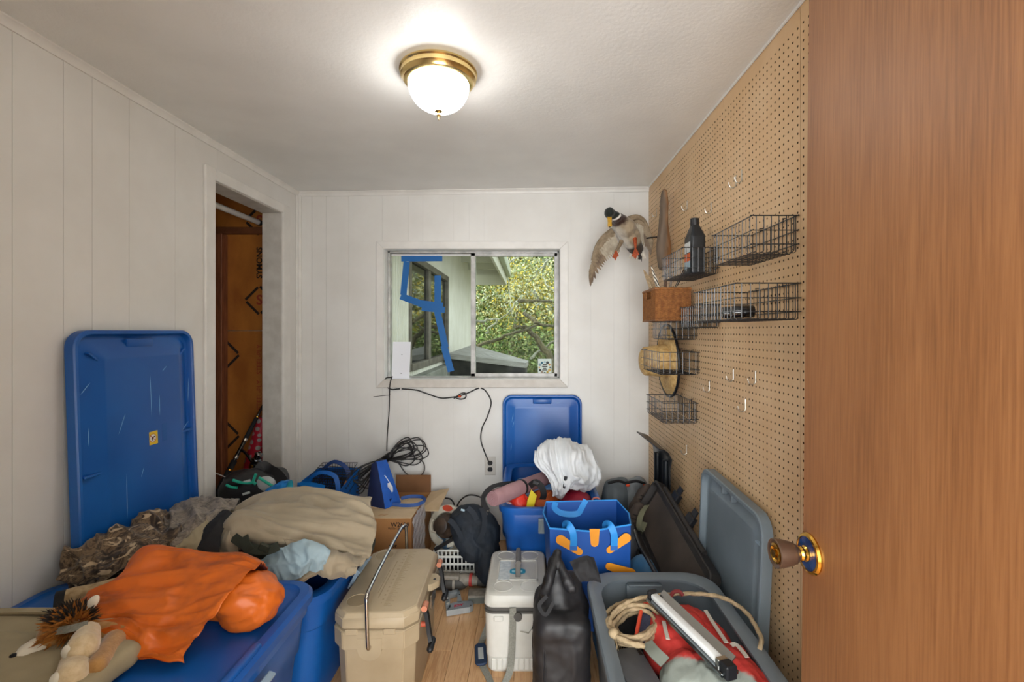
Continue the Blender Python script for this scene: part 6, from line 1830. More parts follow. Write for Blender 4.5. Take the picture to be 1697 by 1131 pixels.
bump_n(nt, b, noise_n(nt, coords(nt), 30, 4, 0.6, 2), 0.8, 0.01)
grid_quad(bm, (bx1 + 0.003, by0 + 0.004, 0.02), (bx1 + 0.003, by1, 0.02), (bx1 + 0.003, by1, bz1), (bx1 + 0.003, by0 + 0.004, bz1), 14, 18, lambda u, v_, p: p + Vector((0.004 + 0.005 * math.sin(u * 23 + v_ * 9) * math.sin(v_ * 31 + u * 5), 0, 0))); obj('plastic_film', bm, m_film, t, smooth=0)
t = thing('open_carton', 'open cardboard carton with raised flaps against the back wall', 'box', (-0.74, 2.79, 0))
ox0_, ox1_, oy0, oy1, oz = -0.845, -0.625, 2.645, 2.955, 0.345
bm = NB(); loft(bm, [[Vector(p + (0.003,)) for p in ((ox0_, oy0), (ox1_, oy0), (ox1_, oy1), (ox0_, oy1))], [Vector(p + (oz,)) for p in ((ox0_, oy0), (ox1_, oy0), (ox1_, oy1), (ox0_, oy1))]], True, False); solidify(bm, 0.004); obj('carton', bm, m_kraft, t, smooth=0)
bm = NB(); box(bm, (ox0_, oy1, oz), (ox1_, oy1 + 0.004, 0.455)); obj('back_flap', bm, M('brown_cardboard_inside', '#8a6240', '#7d5637', rough=0.9, scale=6), t, smooth=0)
bm = NB(); q = [Vector((ox1_, oy0, oz)), Vector((ox1_ + 0.105, oy0 + 0.01, oz - 0.004)), Vector((ox1_ + 0.115, oy1, oz + 0.022)), Vector((ox1_, oy1, oz))]; loft(bm, [q, [p + Vector((0, 0, 0.004)) for p in q]]); obj('side_flap', bm, m_kraftl, t, smooth=0)
t = thing('lunch_bag', 'wedge shaped blue lunch bag with white swoosh on the cardboard box', 'bag', (-0.79, 2.54, bz1 + 0.005))
zb = bz1 + 0.006
P1, P2, P3, P4 = Vector((-0.885, 2.53, zb)), Vector((-0.762, 2.465, zb)), Vector((-0.705, 2.56, zb)), Vector((-0.83, 2.62, zb))
R1, R2, R3, R4 = A(616, 769, 2.545), A(624, 766, 2.535), A(641, 763, 2.585), A(632, 765, 2.60)
bm = NB()
def face4(a, b_, c, d_, n_=6, bulge=0.008, nrm=None):
    grid_quad(bm, a, b_, c, d_, n_, n_, lambda u, v_, p: p + nrm * bulge * math.sin(u * PI) * math.sin(v_ * PI))
face4(P1, P2, R2, R1, nrm=Vector((-0.4, -0.9, 0))); face4(P3, P4, R4, R3, nrm=Vector((0.4, 0.9, 0))); face4(P4, P1, R1, R4, nrm=Vector((-0.9, 0.3, 0)))
bmesh.ops.remove_doubles(bm, verts=bm.verts[:], dist=1e-4); solidify(bm, 0.002); obj('navy_panel', bm, M('navy_lunch_fabric', '#1f2c55', '#18234a', rough=0.6, scale=10), t)
bm = NB(); face4(P2, P3, R3, R2, nrm=Vector((0.8, -0.5, 0.2))); face4(R1, R2, R3, R4, nrm=Vector((0, 0, 1)), n_=2); face4(P1, P2, P3, P4, nrm=Vector((0, 0, 1)), n_=2, bulge=0); bmesh.ops.remove_doubles(bm, verts=bm.verts[:], dist=1e-4); solidify(bm, 0.002); obj('blue_panel', bm, M('royal_lunch_fabric', '#1f5fbf', '#1850a6', rough=0.6, scale=10), t)
fx = (P3 - P2).normalized(); fy = ((R2 + R3) / 2 - (P2 + P3) / 2)
ml_ = basis((P2 + P3 + R2 + R3) / 4, fx, fy)
if ml_.col[2].to_3d().dot(Vector((0.8, -0.5, 0.2))) < 0: ml_ = basis((P2 + P3 + R2 + R3) / 4, -fx, fy)
mw_ = M('white_print', '#e6e8ee', rough=0.5)
bm = NB(); prism(bm, [(-0.005, -0.02), (0.010, -0.012), (0.016, -0.035), (0.012, -0.055), (0.020, -0.05), (0.026, -0.028), (0.016, -0.004), (0.0, 0.0)], ml_ @ Matrix.Translation((-0.008, 0, 0.0105)), 0.001); prism(bm, [(-0.01, 0.055), (0.014, 0.0), (0.018, 0.0), (-0.005, 0.055)], ml_ @ Matrix.Translation((-0.006, -0.01, 0.0105)), 0.001); obj('white_swoosh', bm, mw_, t, smooth=0)
bm = NB(); tube(bm, smooth_path([(R1 + R2) / 2, (R1 + R4) / 2 + Vector((0.02, 0, 0.012)), (R3 + R4) / 2], 5), 0.006, 8); obj('top_handle', bm, m_navyc, t)
bm = NB(); ribbon(bm, smooth_path([(-0.735, 2.50, zb + 0.012), (-0.66, 2.49, zb + 0.010), (-0.60, 2.50, zb + 0.012), (-0.575, 2.55, zb + 0.014), (-0.60, 2.60, zb + 0.016), (-0.66, 2.61, zb + 0.016), (-0.71, 2.58, zb + 0.015)], 6), 0.018, 0.003, Vector((0, -1, 0.3))); obj('shoulder_strap', bm, M('royal_webbing', '#2c4f8e', rough=0.7), t)

# ---- coil of black cord hanging below the window
t = thing('cord_coil', 'coil of black cord tied in the middle hanging below the window', 'cord', tuple(A(643, 760, 2.97)))
bm = NB(); tube(bm, smooth_path([A(650, 624, 2.985), A(646, 640, 3.0), A(645, 680, 3.0), A(642, 720, 2.99), A(641, 748, 2.98)], 6), 0.0033, 8); obj('hanging_lead', bm, m_cord, t)
bm = NB(); tube(bm, [A(619, 658, 3.02), A(647, 655, 2.995)], 0.0016, 6); obj('cable_tie', bm, m_cord, t)
tie = A(641, 760, 2.96)
rngc = random.Random(5)
for k in range(11):
    px, py = 682 + rngc.uniform(-10, 20), 745 + rngc.uniform(-8, 18); w_ = rngc.uniform(10, 18); y = 2.97 + rngc.uniform(-0.03, 0.03)
    P = [tie + Vector((rngc.uniform(-.01, .01), rngc.uniform(-.02, .02), rngc.uniform(-.012, .012))), A((641 + px) / 2, (760 + py) / 2 - w_ * 0.8, y), A(px, py - w_ * 0.7, y), A(px + 9, py + w_ * 0.3, y), A(px - 4, py + w_ * 0.9, y), A((641 + px) / 2, (760 + py) / 2 + w_ * 0.55, y), tie + Vector((0, rngc.uniform(-.02, .02), -0.01))]
    bm = NB(); tube(bm, smooth_path(P, 7), 0.0036, 7); obj('cord_loop', bm, m_cord, t)
    px, py = 590 + rngc.uniform(-8, 14), 786 + rngc.uniform(-6, 18); w_ = rngc.uniform(8, 16)
    P = [tie + Vector((rngc.uniform(-.01, .01), rngc.uniform(-.02, .02), rngc.uniform(-.012, .012))), A((641 + px) / 2, (760 + py) / 2 - w_ * 0.5, y), A(px, py - w_ * 0.6, y - 0.05), A(px - 6, py + w_ * 0.3, y - 0.06), A(px + 8, py + w_ * 0.9, y - 0.05), A((641 + px) / 2, (760 + py) / 2 + w_ * 0.6, y), tie]
    bm = NB(); tube(bm, smooth_path(P, 7), 0.0036, 7); obj('cord_loop', bm, m_cord, t)
bm = NB(); tube(bm, smooth_path([tie, A(658, 766, 2.98), A(672, 784, 2.99), A(688, 793, 2.99), A(702, 783, 2.99), A(702, 768, 2.98), A(690, 761, 2.97), A(664, 763, 2.96)], 7), 0.0034, 7); obj('cord_loop', bm, m_cord, t)
bm = NB(); cap(bm, A(637, 763, 2.955), A(646, 756, 2.955), 0.026, 0.024); obj('binding', bm, m_black, t)
# ---- laundry basket of tools
m_lw = M('white_basket_plastic', '#d9dad4', rough=0.45)
LB = (-0.522, -0.284, 2.555, 2.90, 0.165)
t = thing('laundry_basket', 'white lattice plastic basket full of tools by the back wall', 'basket', ((LB[0] + LB[1]) / 2, (LB[2] + LB[3]) / 2, 0))
def side(p, q, nm):
    p, q = Vector(p), Vector(q); d_ = q - p; L = d_.length; n_ = d_.cross(Vector((0, 0, 1))).normalized()
    bm = NB(); m_ = basis(p, d_, (0, 0, 1))
    nb = max(6, int(L / 0.0205)); w_ = L / nb
    for k in range(nb + 1):
        box(bm, (k * w_ - 0.003, 0.006, -0.0015), (k * w_ + 0.003, LB[4] - 0.002, 0.0015), 0, m_)
    for z_ in (0.0, 0.045, 0.085, 0.125):
        box(bm, (0, z_, -0.002), (L, z_ + 0.012, 0.002), 0, m_)
    o = obj(nm, bm, m_lw, t); o['kind'] = 'stuff'
c4 = [(LB[0], LB[2], 0), (LB[1], LB[2], 0), (LB[1], LB[3], 0), (LB[0], LB[3], 0)]
for k in range(4): side(c4[k], c4[(k + 1) % 4], 'lattice_side')
bm = NB(); tube(bm, smooth_path([Vector((x, y, LB[4])) for x, y, _ in c4], 1, True), 0.006, 8, closed=True); obj('rim', bm, m_lw, t)
bm = NB(); box(bm, (LB[0], LB[2], 0.001), (LB[1], LB[3], 0.006)); obj('basket_floor', bm, m_lw, t)
def pile(name, label, cat, prims, mat, **kw):
    tt = thing(name, label, cat, (sum(p[1][0] for p in prims) / len(prims), sum(p[1][1] for p in prims) / len(prims), min(p[1][2] for p in prims)))
    lump(kw.pop('part', 'shell'), prims, mat, tt, **kw); return tt
m_orange = M('orange_tool_plastic', '#d2481a', rough=0.45)
t = thing('orange_clamp', 'orange handled clamp poking out of the lattice basket', 'tool', (-0.35, 2.62, 0.05))
bm = NB(); obox(bm, (-0.352, 2.60, 0.155), (0.022, 0.028, 0.11), (0.2, 0.45, 0), 0.006, 2); obj('handle', bm, m_orange, t)
bm = NB(); obox(bm, (-0.385, 2.60, 0.07), (0.03, 0.03, 0.12), (0.2, 0.45, 0), 0.006); obj('bar', bm, m_black, t)
pile('dark_tool_case', 'black tool case lying in the lattice basket', 'case', [('b', (-0.40, 2.75, 0.085), (0.20, 0.24, 0.13), (0, 0, 0.2), 0.02, 2)], m_black, voxel=0.01, smooth=2)
pile('blue_rag', 'crumpled blue white rag at the corner of the lattice basket', 'rag', [('e', (-0.505, 2.70, 0.19), (0.045, 0.07, 0.045)), ('e', (-0.47, 2.64, 0.17), (0.04, 0.05, 0.03))], M('blue_white_cloth', '#2f4d66', '#c3d0d8', rough=0.9, scale=28, lo=0.45, hi=0.55), voxel=0.008, smooth=3, fold=[dict(amp=0.012, freq=20, seed=3)], part='cloth')
# circular saw
m_sawg = M('pale_cast_guard', '#cfcabb', '#b7b19f', rough=0.45, scale=20)
sw = thing('circular_saw', 'pale grey circular saw with round guard on the lattice basket', 'saw', tuple(A(735, 900, 2.62)))
sc = A(742, 872, 2.66)
sm = Matrix.Translation(sc) @ Vector((-0.35, -0.85, 0.35)).to_track_quat('Z', 'Y').to_matrix().to_4x4()
bm = NB(); lathe(bm, [(0.112, -0.01), (0.114, 0.0), (0.112, 0.022), (0.104, 0.028), (0.074, 0.028), (0.072, 0.022), (0.072, -0.01)], 48, sm); obj('upper_guard', bm, m_sawg, sw)
bm = NB(); lathe(bm, [(0.10, -0.022), (0.10, -0.012), (0.012, -0.012)], 48, sm @ Matrix.Translation((0.02, -0.045, 0))); obj('lower_guard', bm, M('worn_cast_metal', '#b2ab99', '#918a78', rough=0.4, metal=0.4, scale=20), sw)
bm = NB(); lathe(bm, [(0.066, 0.0), (0.066, 0.03), (0.05, 0.05), (0.044, 0.085), (0.036, 0.09), (0.004, 0.09)], 32, sm); obj('motor_housing', bm, M('brown_black_housing', '#4a3a2e', '#2a221d', rough=0.5, scale=20), sw)
bm = NB(); lathe(bm, [(0.022, 0.028), (0.022, 0.030)], 20, sm @ Matrix.Translation((-0.005, 0.093, 0)) @ Matrix.Diagonal((1.5, 0.75, 1, 1))); obj('red_badge', bm, M('red_badge', '#b8442c', rough=0.5), sw)
bm = NB(); tube(bm, smooth_path([A(718, 862, 2.60), A(714, 870, 2.56), A(715, 880, 2.56), A(722, 883, 2.58)], 5), 0.004, 8); obj('wire_bail', bm, m_sawg, sw)
bm = NB(); ribbon(bm, [A(720, 912, 2.54), A(745, 897, 2.555), A(764, 886, 2.58)], 0.02, 0.006, Vector((0, -0.6, 0.8))); obj('shoe_plate', bm, m_black, sw)
# black tool bag
tb = thing('tool_bag', 'dark navy canvas tool bag slumped beside the circular saw', 'bag', (-0.30, 2.62, 0.0))
lump('bag_cloth', [('e', (-0.335, 2.58, 0.305), (0.105, 0.11, 0.095)), ('e', (-0.255, 2.57, 0.255), (0.085, 0.12, 0.105)), ('e', (-0.225, 2.52, 0.13), (0.062, 0.11, 0.13)), ('c', (-0.36, 2.50, 0.27), (-0.30, 2.47, 0.20), 0.055, 0.05)], m_navyc, tb, voxel=0.008, smooth=4, fold=[dict(amp=0.014, freq=11, dirn=(1, 0, -0.6), seed=61, squash=0.3), dict(amp=0.004, freq=30, seed=3)], floor=0.0)
for L in ([(744, 862), (753, 870), (762, 885), (767, 897)], [(798, 842), (803, 858), (801, 880), (792, 900)], [(775, 842), (784, 850), (790, 862)]):
    bm = NB(); ribbon(bm, smooth_path([A(px, py, 2.435) for px, py in L], 5), 0.026, 0.004, Vector((0, -1, 0.3))); obj('bag_strap', bm, m_navyc, tb)
bm = NB(); ribbon(bm, smooth_path([A(800, 832, 2.52), A(801, 842, 2.46), A(806, 855, 2.44)], 5), 0.02, 0.004, Vector((0, -1, 0.2))); obj('bag_strap', bm, m_blkn, tb)
bm = NB(); obox(bm, A(767, 846, 2.435), (0.020, 0.003, 0.010), (0, 0.3, 0)); obj('pale_tag', bm, M('pale_tag', '#a9c0cc', rough=0.6), tb, smooth=0)
# black cables along the wall
t = thing('floor_cable', 'black cable arching up along the foot of the back wall', 'cable', tuple(A(760, 840, 2.95)))
bm = NB(); tube(bm, smooth_path([A(757, 862, 2.9), A(756, 845, 2.95), A(763, 830, 2.97), A(778, 821, 2.97), A(797, 825, 2.9), A(806, 838, 2.75), A(812, 850, 2.6)], 7), 0.0045, 8); obj('cable', bm, m_cord, t)
bm = NB(); tube(bm, smooth_path([A(738, 826, 2.92), A(747, 828, 2.94), A(753, 838, 2.93), A(754, 858, 2.9)], 7), 0.0045, 8); obj('cable', bm, m_cord, t)
# reciprocating saw on the floor
rs = thing('power_saw', 'dusty grey cordless reciprocating saw lying on the floor before the basket', 'power tool', (-0.35, 2.47, 0))
m_dgrey, m_warm = M('dark_tool_grey', '#3b3833', '#2b2926', rough=0.6, scale=20), M('dusty_tool_grey', '#8f887c', '#6f685d', rough=0.6, scale=30)
Yr = 2.46
bm = NB(); cap(bm, (-0.50, Yr, 0.042), (-0.36, Yr, 0.046), 0.036, 0.038, 16); obj('motor_body', bm, m_dgrey, rs)
bm = NB(); obox(bm, (-0.415, Yr - 0.012, 0.082), (0.10, 0.05, 0.024), (0, 0.03, 0), 0.008, 2); obj('top_shell', bm, m_warm, rs)
bm = NB(); tube(bm, [(-0.402, Yr, 0.044), (-0.390, Yr, 0.044)], 0.0405, 20); obj('clamp_band', bm, m_warm, rs)
bm = NB(); tube(bm, [(-0.36, Yr, 0.055), (-0.32, Yr - 0.005, 0.06), (-0.27, Yr - 0.01, 0.055)], [0.034, 0.030, 0.020], 18); obj('gear_housing', bm, m_warm, rs)
bm = NB(); tube(bm, [(-0.315, Yr - 0.006, 0.060), (-0.300, Yr - 0.007, 0.060)], 0.033, 18); obj('red_collar', bm, M('tool_red', '#a5302a', rough=0.5), rs)
bm = NB(); tube(bm, [(-0.272, Yr - 0.01, 0.055), (-0.235, Yr - 0.012, 0.052)], [0.024, 0.024], 18); obj('blade_chuck', bm, m_dgrey, rs)
bm = NB(); tube(bm, [(-0.2345, Yr - 0.012, 0.052), (-0.232, Yr - 0.012, 0.052)], [0.015, 0.012], 14); obj('chuck_opening', bm, m_black, rs)
bm = NB(); obox(bm, (-0.262, Yr - 0.09, 0.022), (0.10, 0.075, 0.042), (0, 0, 0.06), 0.006, 2); obj('battery_pack', bm, m_warm, rs)
bm = NB(); obox(bm, (-0.262, Yr - 0.129, 0.021), (0.085, 0.003, 0.028), (0, 0, 0.06), 0.001); obj('battery_face', bm, M('grey_green_plastic', '#5b5f58', rough=0.6), rs)
# staple gun
zt = 0.030
G = lambda px, py: Vector((AZ(px, py, zt).x, AZ(px, py, zt).y))
sg = thing('staple_gun', 'silver staple gun with red lettering lying flat on the floor', 'staple gun', (*G(760, 998), 0))
m_sil = M('bright_painted_steel', '#b6c0c6', '#a3adb3', rough=0.3, metal=0.6, scale=12)
bm = NB()
for poly in ([(736.5, 983), (744.5, 980), (746, 1001.5), (747, 1006), (740, 1013), (738.5, 1000)], [(744.5, 980), (759, 977), (761, 980.5), (758, 981), (745, 984.5)], [(759, 977), (762.5, 981), (765.5, 997), (762, 999), (757.5, 998), (758, 981)], [(740, 1013), (747, 1000.5), (757.5, 997.5), (766, 996.6), (781, 996), (783.5, 999), (784.5, 1003), (779, 1006.5)]):
    P = [G(*q) for q in poly]; prism(bm, [(p.x, p.y) for p in P], Matrix.Translation((0, 0, 0.003)), zt - 0.003)
obj('gun_body', bm, m_sil, sg, smooth=20)
bm = NB(); P = [G(*q) for q in ((737.5, 984), (743, 982), (744.5, 1001), (740, 1003))]; prism(bm, [(p.x, p.y) for p in P], Matrix.Translation((0, 0, zt)), 0.001); obj('lever_inlay', bm, M('grey_inlay', '#7d8486', rough=0.4), sg, smooth=0)
for k, (px, py) in enumerate(((741.5, 992.5), (741, 995), (741.5, 1001), (743.2, 1000.5))):
    bm = NB(); c = G(px, py); box(bm, (c.x - 0.004, c.y - 0.005, zt + 0.001), (c.x + 0.004, c.y + 0.005, zt + 0.0016)); obj('instruction_mark', bm, m_black if k == 1 else M('sticker_white', '#efece2'), sg, smooth=0)
c = G(760.5, 1003.5); e = G(768, 1002)
mm = basis((c.x, c.y, zt + 0.0008), -(Vector((e.x - c.x, e.y - c.y, 0))), Vector((0.0, -1, 0)))
text_mesh('red_lettering', 'ACE', 0.022, M('letter_red', '#c0183a', rough=0.5), mm, sg, shear=0.25, xs=1.1)
for (px, py) in ((780, 1004), (747.5, 979.5), (761.5, 986)):
    bm = NB(); c = G(px, py); lathe(bm, [(0.0035, zt), (0.0035, zt + 0.001)], 12, Matrix.Translation((c.x, c.y, 0))); obj('rivet', bm, m_black, sg)
t = thing('black_scraper_handle', 'black rubber handle lying behind the staple gun', 'handle', (*G(782, 990), 0))
bm = NB(); a, c = G(777, 995), G(787, 984); cap(bm, (a.x, a.y, 0.014), (c.x, c.y, 0.018), 0.009, 0.012); obj('grip', bm, m_rub, t)

# ---- contents of the blue tote at the back
m_foam = M('mauve_foam', '#a98488', '#987478', rough=0.85, scale=10, bump=0.2, bscale=200)
t = thing('foam_roll', 'rolled mauve foam mat laid across the open blue tote', 'mat', tuple(A(860, 820, 2.3)))
a, c = A(816, 827, 2.16), A(918, 787, 2.62)
bm = NB(); tube(bm, [a, a + (c - a) * 0.02, a + (c - a) * 0.5, c], [0.034, 0.0375, 0.0375, 0.0375], 32); obj('roll', bm, m_foam, t)
bm = NB(); P = []
for k in range(70):
    th = k * 0.42; r_ = 0.034 * (1 - k / 75); n_, b_ = frame_axes(c - a); P.append(a - (c - a).normalized() * 0.001 + n_ * math.cos(th) * r_ + b_ * math.sin(th) * r_)
tube(bm, P, 0.0009, 4); obj('spiral_edge', bm, M('mauve_foam_shade', '#8a6468', rough=0.9), t)
p = a + (c - a) * 0.42; d_ = (c - a).normalized(); bm = NB(); tube(bm, [p - d_ * 0.008, p + d_ * 0.008], 0.0392, 32); obj('band', bm, m_blkc, t)
t = thing('white_mesh_sack', 'crumpled white mesh sack heaped on the open blue tote', 'sack', (0.2, 2.48, 0.53))
m_sack = M('white_mesh_cloth', '#dfe2e4', '#cfd3d6', rough=0.7, scale=9, bump=0.3, bscale=300, sheen=0.2)
cloth('sack_cloth', [[(903, 775, 2.62), (925, 756, 2.66), (955, 757, 2.66), (984, 780, 2.60)], [(890, 751, 2.46), (914, 731, 2.50), (952, 732, 2.52), (981, 756, 2.50)], [(888, 768, 2.40), (914, 754, 2.37), (952, 758, 2.37), (993, 779, 2.44)],
      [(903, 781, 2.38), (924, 785, 2.34), (955, 790, 2.35), (991, 798, 2.42)], [(914, 800, 2.36), (931, 805, 2.325), (950, 801, 2.34), (980, 806, 2.42)], [(921, 821, 2.35), (931, 819, 2.33), (943, 813, 2.34), (966, 809, 2.43)]],
      m_sack, t, 100, 80, ((0.024, 4.5, 1.6, 71), (0.011, 9, 4, 22), (0.004, 20, 9, 5)), 0.002)
lump('packed_contents', [('e', (0.215, 2.50, 0.635), (0.115, 0.10, 0.085)), ('e', (0.115, 2.47, 0.675), (0.05, 0.055, 0.045)), ('c', (0.15, 2.43, 0.60), (0.155, 2.375, 0.54), 0.036, 0.024), ('e', (0.29, 2.50, 0.60), (0.055, 0.07, 0.08))], m_sack, t, voxel=0.008, smooth=4, fold=[dict(amp=0.012, freq=18, dirn=(0.5, 0, -1), seed=12, squash=0.2)])
bm = NB(); obox(bm, A(936.5, 800, 2.318), (0.016, 0.003, 0.060), (0, 0.12, 0), 0.001); obj('black_tag', bm, m_black, t)
t = pile('red_sleeping_pad', 'smooth crimson sack inside the open blue tote', 'sack', [('e', (0.235, 2.40, 0.47), (0.095, 0.14, 0.075))], M('crimson_nylon', '#a81f38', '#8e1a30', rough=0.5, scale=6), voxel=0.009, smooth=4, part='cloth')
t = pile('red_pennant', 'scarlet nylon pennant folded in the front corner of the blue tote', 'pennant', [('e', (-0.055, 2.335, 0.49), (0.055, 0.06, 0.065))], M('scarlet_nylon', '#d8321f', '#bb2a1b', rough=0.5, scale=8), voxel=0.006, smooth=2, fold=[dict(amp=0.022, freq=16, dirn=(0, 0, 1), seed=9, squash=0.3)], part='cloth')
t = pile('orange_vest', 'burnt orange vest bundled in the middle of the blue tote', 'vest', [('e', (0.075, 2.40, 0.475), (0.08, 0.09, 0.06))], M('burnt_orange_cloth', '#b5541f', '#8a3c14', rough=0.7, scale=9), voxel=0.007, smooth=2, fold=[dict(amp=0.016, freq=16, seed=19)], part='cloth')
t = thing('yellow_tool', 'flat yellow plastic tool standing in the blue tote', 'tool', tuple(A(880, 845, 2.27)))
bm = NB(); prism(bm, [(0, 0), (0.035, 0.004), (0.055, 0.075), (0.028, 0.105), (0.008, 0.05)], basis(A(871, 848, 2.285), (1, 0.15, 0), (0, 0.05, 1)), 0.008); obj('blade', bm, M('yellow_plastic', '#d9c41f', rough=0.45), t)
bm = NB(); prism(bm, [(0.036, 0.045), (0.044, 0.075), (0.036, 0.085), (0.026, 0.05)], basis(A(871, 848, 2.283), (1, 0.15, 0), (0, 0.05, 1)), 0.001); obj('white_label', bm, M('sticker_white', '#efece2'), t)
t = pile('plaid_mitten', 'small red and white patterned mitten in the tote corner', 'mitten', [('e', (-0.105, 2.285, 0.505), (0.025, 0.03, 0.025)), ('e', (-0.085, 2.265, 0.49), (0.022, 0.025, 0.02))], M('red_white_knit', '#c4364a', '#e3d6d6', rough=0.9, scale=50, lo=0.45, hi=0.55), voxel=0.006, smooth=2, part='cloth')
t = thing('black_buckle_strap', 'black webbing strap with buckle trailing over the blue tote contents', 'strap', tuple(A(890, 820, 2.25)))
bm = NB(); ribbon(bm, smooth_path([A(878, 806, 2.30), A(888, 800, 2.27), A(898, 808, 2.26), A(901, 820, 2.26), A(899, 828, 2.28)], 5), 0.03, 0.004, Vector((0.2, -1, 0.4))); obj('webbing', bm, m_blkc, t)
bm = NB(); obox(bm, A(888, 800, 2.262), (0.035, 0.014, 0.022), (0, 0.3, 0), 0.004); obj('buckle', bm, m_black, t)
t = thing('black_trim_strap', 'black strap hanging over the near corner of the blue tote', 'strap', tuple(A(806, 835, 2.17)))
bm = NB(); ribbon(bm, smooth_path([A(855, 801, 2.35), A(832, 803, 2.25), A(815, 808, 2.17), A(803, 820, 2.145), A(801, 832, 2.14), A(808, 846, 2.14)], 5), 0.022, 0.004, Vector((-0.3, -1, 0.5))); obj('webbing', bm, m_blkc, t)
t = pile('clear_blue_case', 'frosted clear plastic case deep in the blue tote', 'case', [('b', (0.03, 2.80, 0.40), (0.24, 0.2, 0.10), (0.25, 0, 0), 0.03, 3)], M('frosted_blue_plastic', '#2a5f9a', '#7fa7cf', rough=0.25, scale=10), voxel=0.012, smooth=3)
t = pile('dark_fill', 'black fill added to darken the bottom of the blue tote', 'coat', [('b', (0.1, 2.55, 0.22), (0.38, 0.58, 0.36), (0, 0, 0), 0.05, 2)], m_blkc, voxel=0.016, smooth=4, fold=[dict(amp=0.02, freq=9, seed=1)], part='cloth')  # black lump added so the tote interior reads dark
t = thing('coral_ring', 'coral plastic ring at the far edge of the blue tote', 'ring', tuple(A(989, 830, 2.28)))
bm = NB(); cc_ = A(988, 833, 2.28); tube(bm, [cc_ + Vector((math.cos(q) * 0.021, 0.004 * math.sin(q), math.sin(q) * 0.021)) for q in [2 * PI * k / 24 for k in range(24)]], 0.0045, 8, closed=True); obj('hoop', bm, M('coral_plastic', '#e08a7c', rough=0.4), t)

# ---- shopping bag with marigold spark petals
YS0, YS1, ZS0, ZS1 = 1.80, 2.045, 0.205, 0.612
sb = thing('shopping_bag', 'blue shopping bag with marigold petals standing empty before the tote', 'bag', (0.23, 1.92, ZS0), 'blue shopping bags')
bl_, br2 = A(911, 0, YS0).x, A(1046, 0, YS0).x
ctr = [(bl_, YS0), ((bl_ + br2) / 2, YS0 - 0.004), (br2, YS0 + 0.01), (br2 + 0.018, (YS0 + YS1) / 2), (br2 - 0.01, YS1), (bl_ - 0.005, YS1), (bl_ - 0.022, (YS0 + YS1) / 2)]
zrim = [ZS1 - 0.008, ZS1 - 0.018, ZS1 + 0.002, ZS1, ZS1 + 0.012, ZS1 + 0.004, ZS1 + 0.004]
bot = [(bl_ + 0.006, YS0 + 0.005), ((bl_ + br2) / 2, YS0 + 0.004), (br2 - 0.004, YS0 + 0.008), (br2 - 0.004, (YS0 + YS1) / 2), (br2 - 0.006, YS1 - 0.01), (bl_ + 0.006, YS1 - 0.01), (bl_ + 0.006, (YS0 + YS1) / 2)]
bm = NB()
rings = []
for k in range(9):
    u = k / 8
    rings.append([Vector((b0[0] * (1 - u) + c0[0] * u, b0[1] * (1 - u) + c0[1] * u, ZS0 * (1 - u) + z_ * u)) for b0, c0, z_ in zip(bot, ctr, zrim)])
loft(bm, rings, True, False); solidify(bm, 0.003)
obj('bag_sides', bm, M('royal_blue_bag_fabric', '#0c4c9c', '#0a4490', rough=0.45, scale=6), sb, smooth=25)
bm = NB(); tube(bm, [v_ + Vector((0, 0, 0.001)) for v_ in rings[-1]], 0.0035, 6, closed=True); obj('bound_edge', bm, M('sky_blue_webbing', '#2a8ad6', rough=0.6), sb)
m_web = M('sky_blue_webbing', '#2a8ad6')
def bagface(px, py, dy=0.004):
    q = A(px, py, YS0); u = (q.z - ZS0) / (ZS1 - ZS0)
    return Vector((q.x, YS0 - dy - 0.002 * u, q.z))
def petal(p, q, w0, w1, flat=False):
    p, q = bagface(*p), bagface(*q); d_ = q - p; L = d_.length; s_ = YS0 / FPX
    w0, w1 = w0 * s_, w1 * s_
    P = []
    if flat: P += [(0, w0), (0, -w0)]
    else: P += [(w0 * math.cos(R(a)), w0 * math.sin(R(a))) for a in range(90, 271, 20)]
    P += [(L + w1 * math.cos(R(a)), w1 * math.sin(R(a))) for a in range(-90, 91, 20)]
    bm = NB(); prism(bm, P, basis(p, d_, Vector((0, -1, 0)).cross(d_)), 0.0012); obj('marigold_petal', bm, m_yel, sb, smooth=0)
petal((929, 894), (960, 914), 8, 5.5); petal((985, 876), (985, 899), 8.5, 6.5, True); petal((1037, 891), (1010, 911), 8, 5.5); petal((1009, 938), (1045, 950), 6, 8.5)
for (px0, px1) in ((938, 950), (1006, 1017)):
    bm = NB(); a0 = bagface(px1, 906, 0.006)
    ribbon(bm, smooth_path([a0, bagface(px1, 890, 0.014), bagface(px1 - 2, 878, 0.016), bagface(px0 + 4, 869.5, 0.004) , bagface(px0, 874, -0.03), bagface(px0 + 1, 885, -0.05)], 5), 0.026, 0.003, Vector((0, -1, 0.25))); obj('handle_strap', bm, m_web, sb)
    bm = NB(); box(bm, (a0.x - 0.014, a0.y - 0.003, a0.z - 0.012), (a0.x + 0.014, a0.y + 0.001, a0.z + 0.010), 0.001); obj('strap_patch', bm, M('blue_webbing', '#1a5fae', rough=0.6), sb)
bk = lambda px, py: A(px, py, YS1 - 0.006)
bm = NB(); ribbon(bm, smooth_path([bk(921, 833), bk(919, 842), bk(928, 850), bk(944, 853), bk(958, 851), bk(964, 842), bk(971, 829)], 6), 0.024, 0.003, Vector((0, -1, 0.3))); obj('handle_strap', bm, m_web, sb)
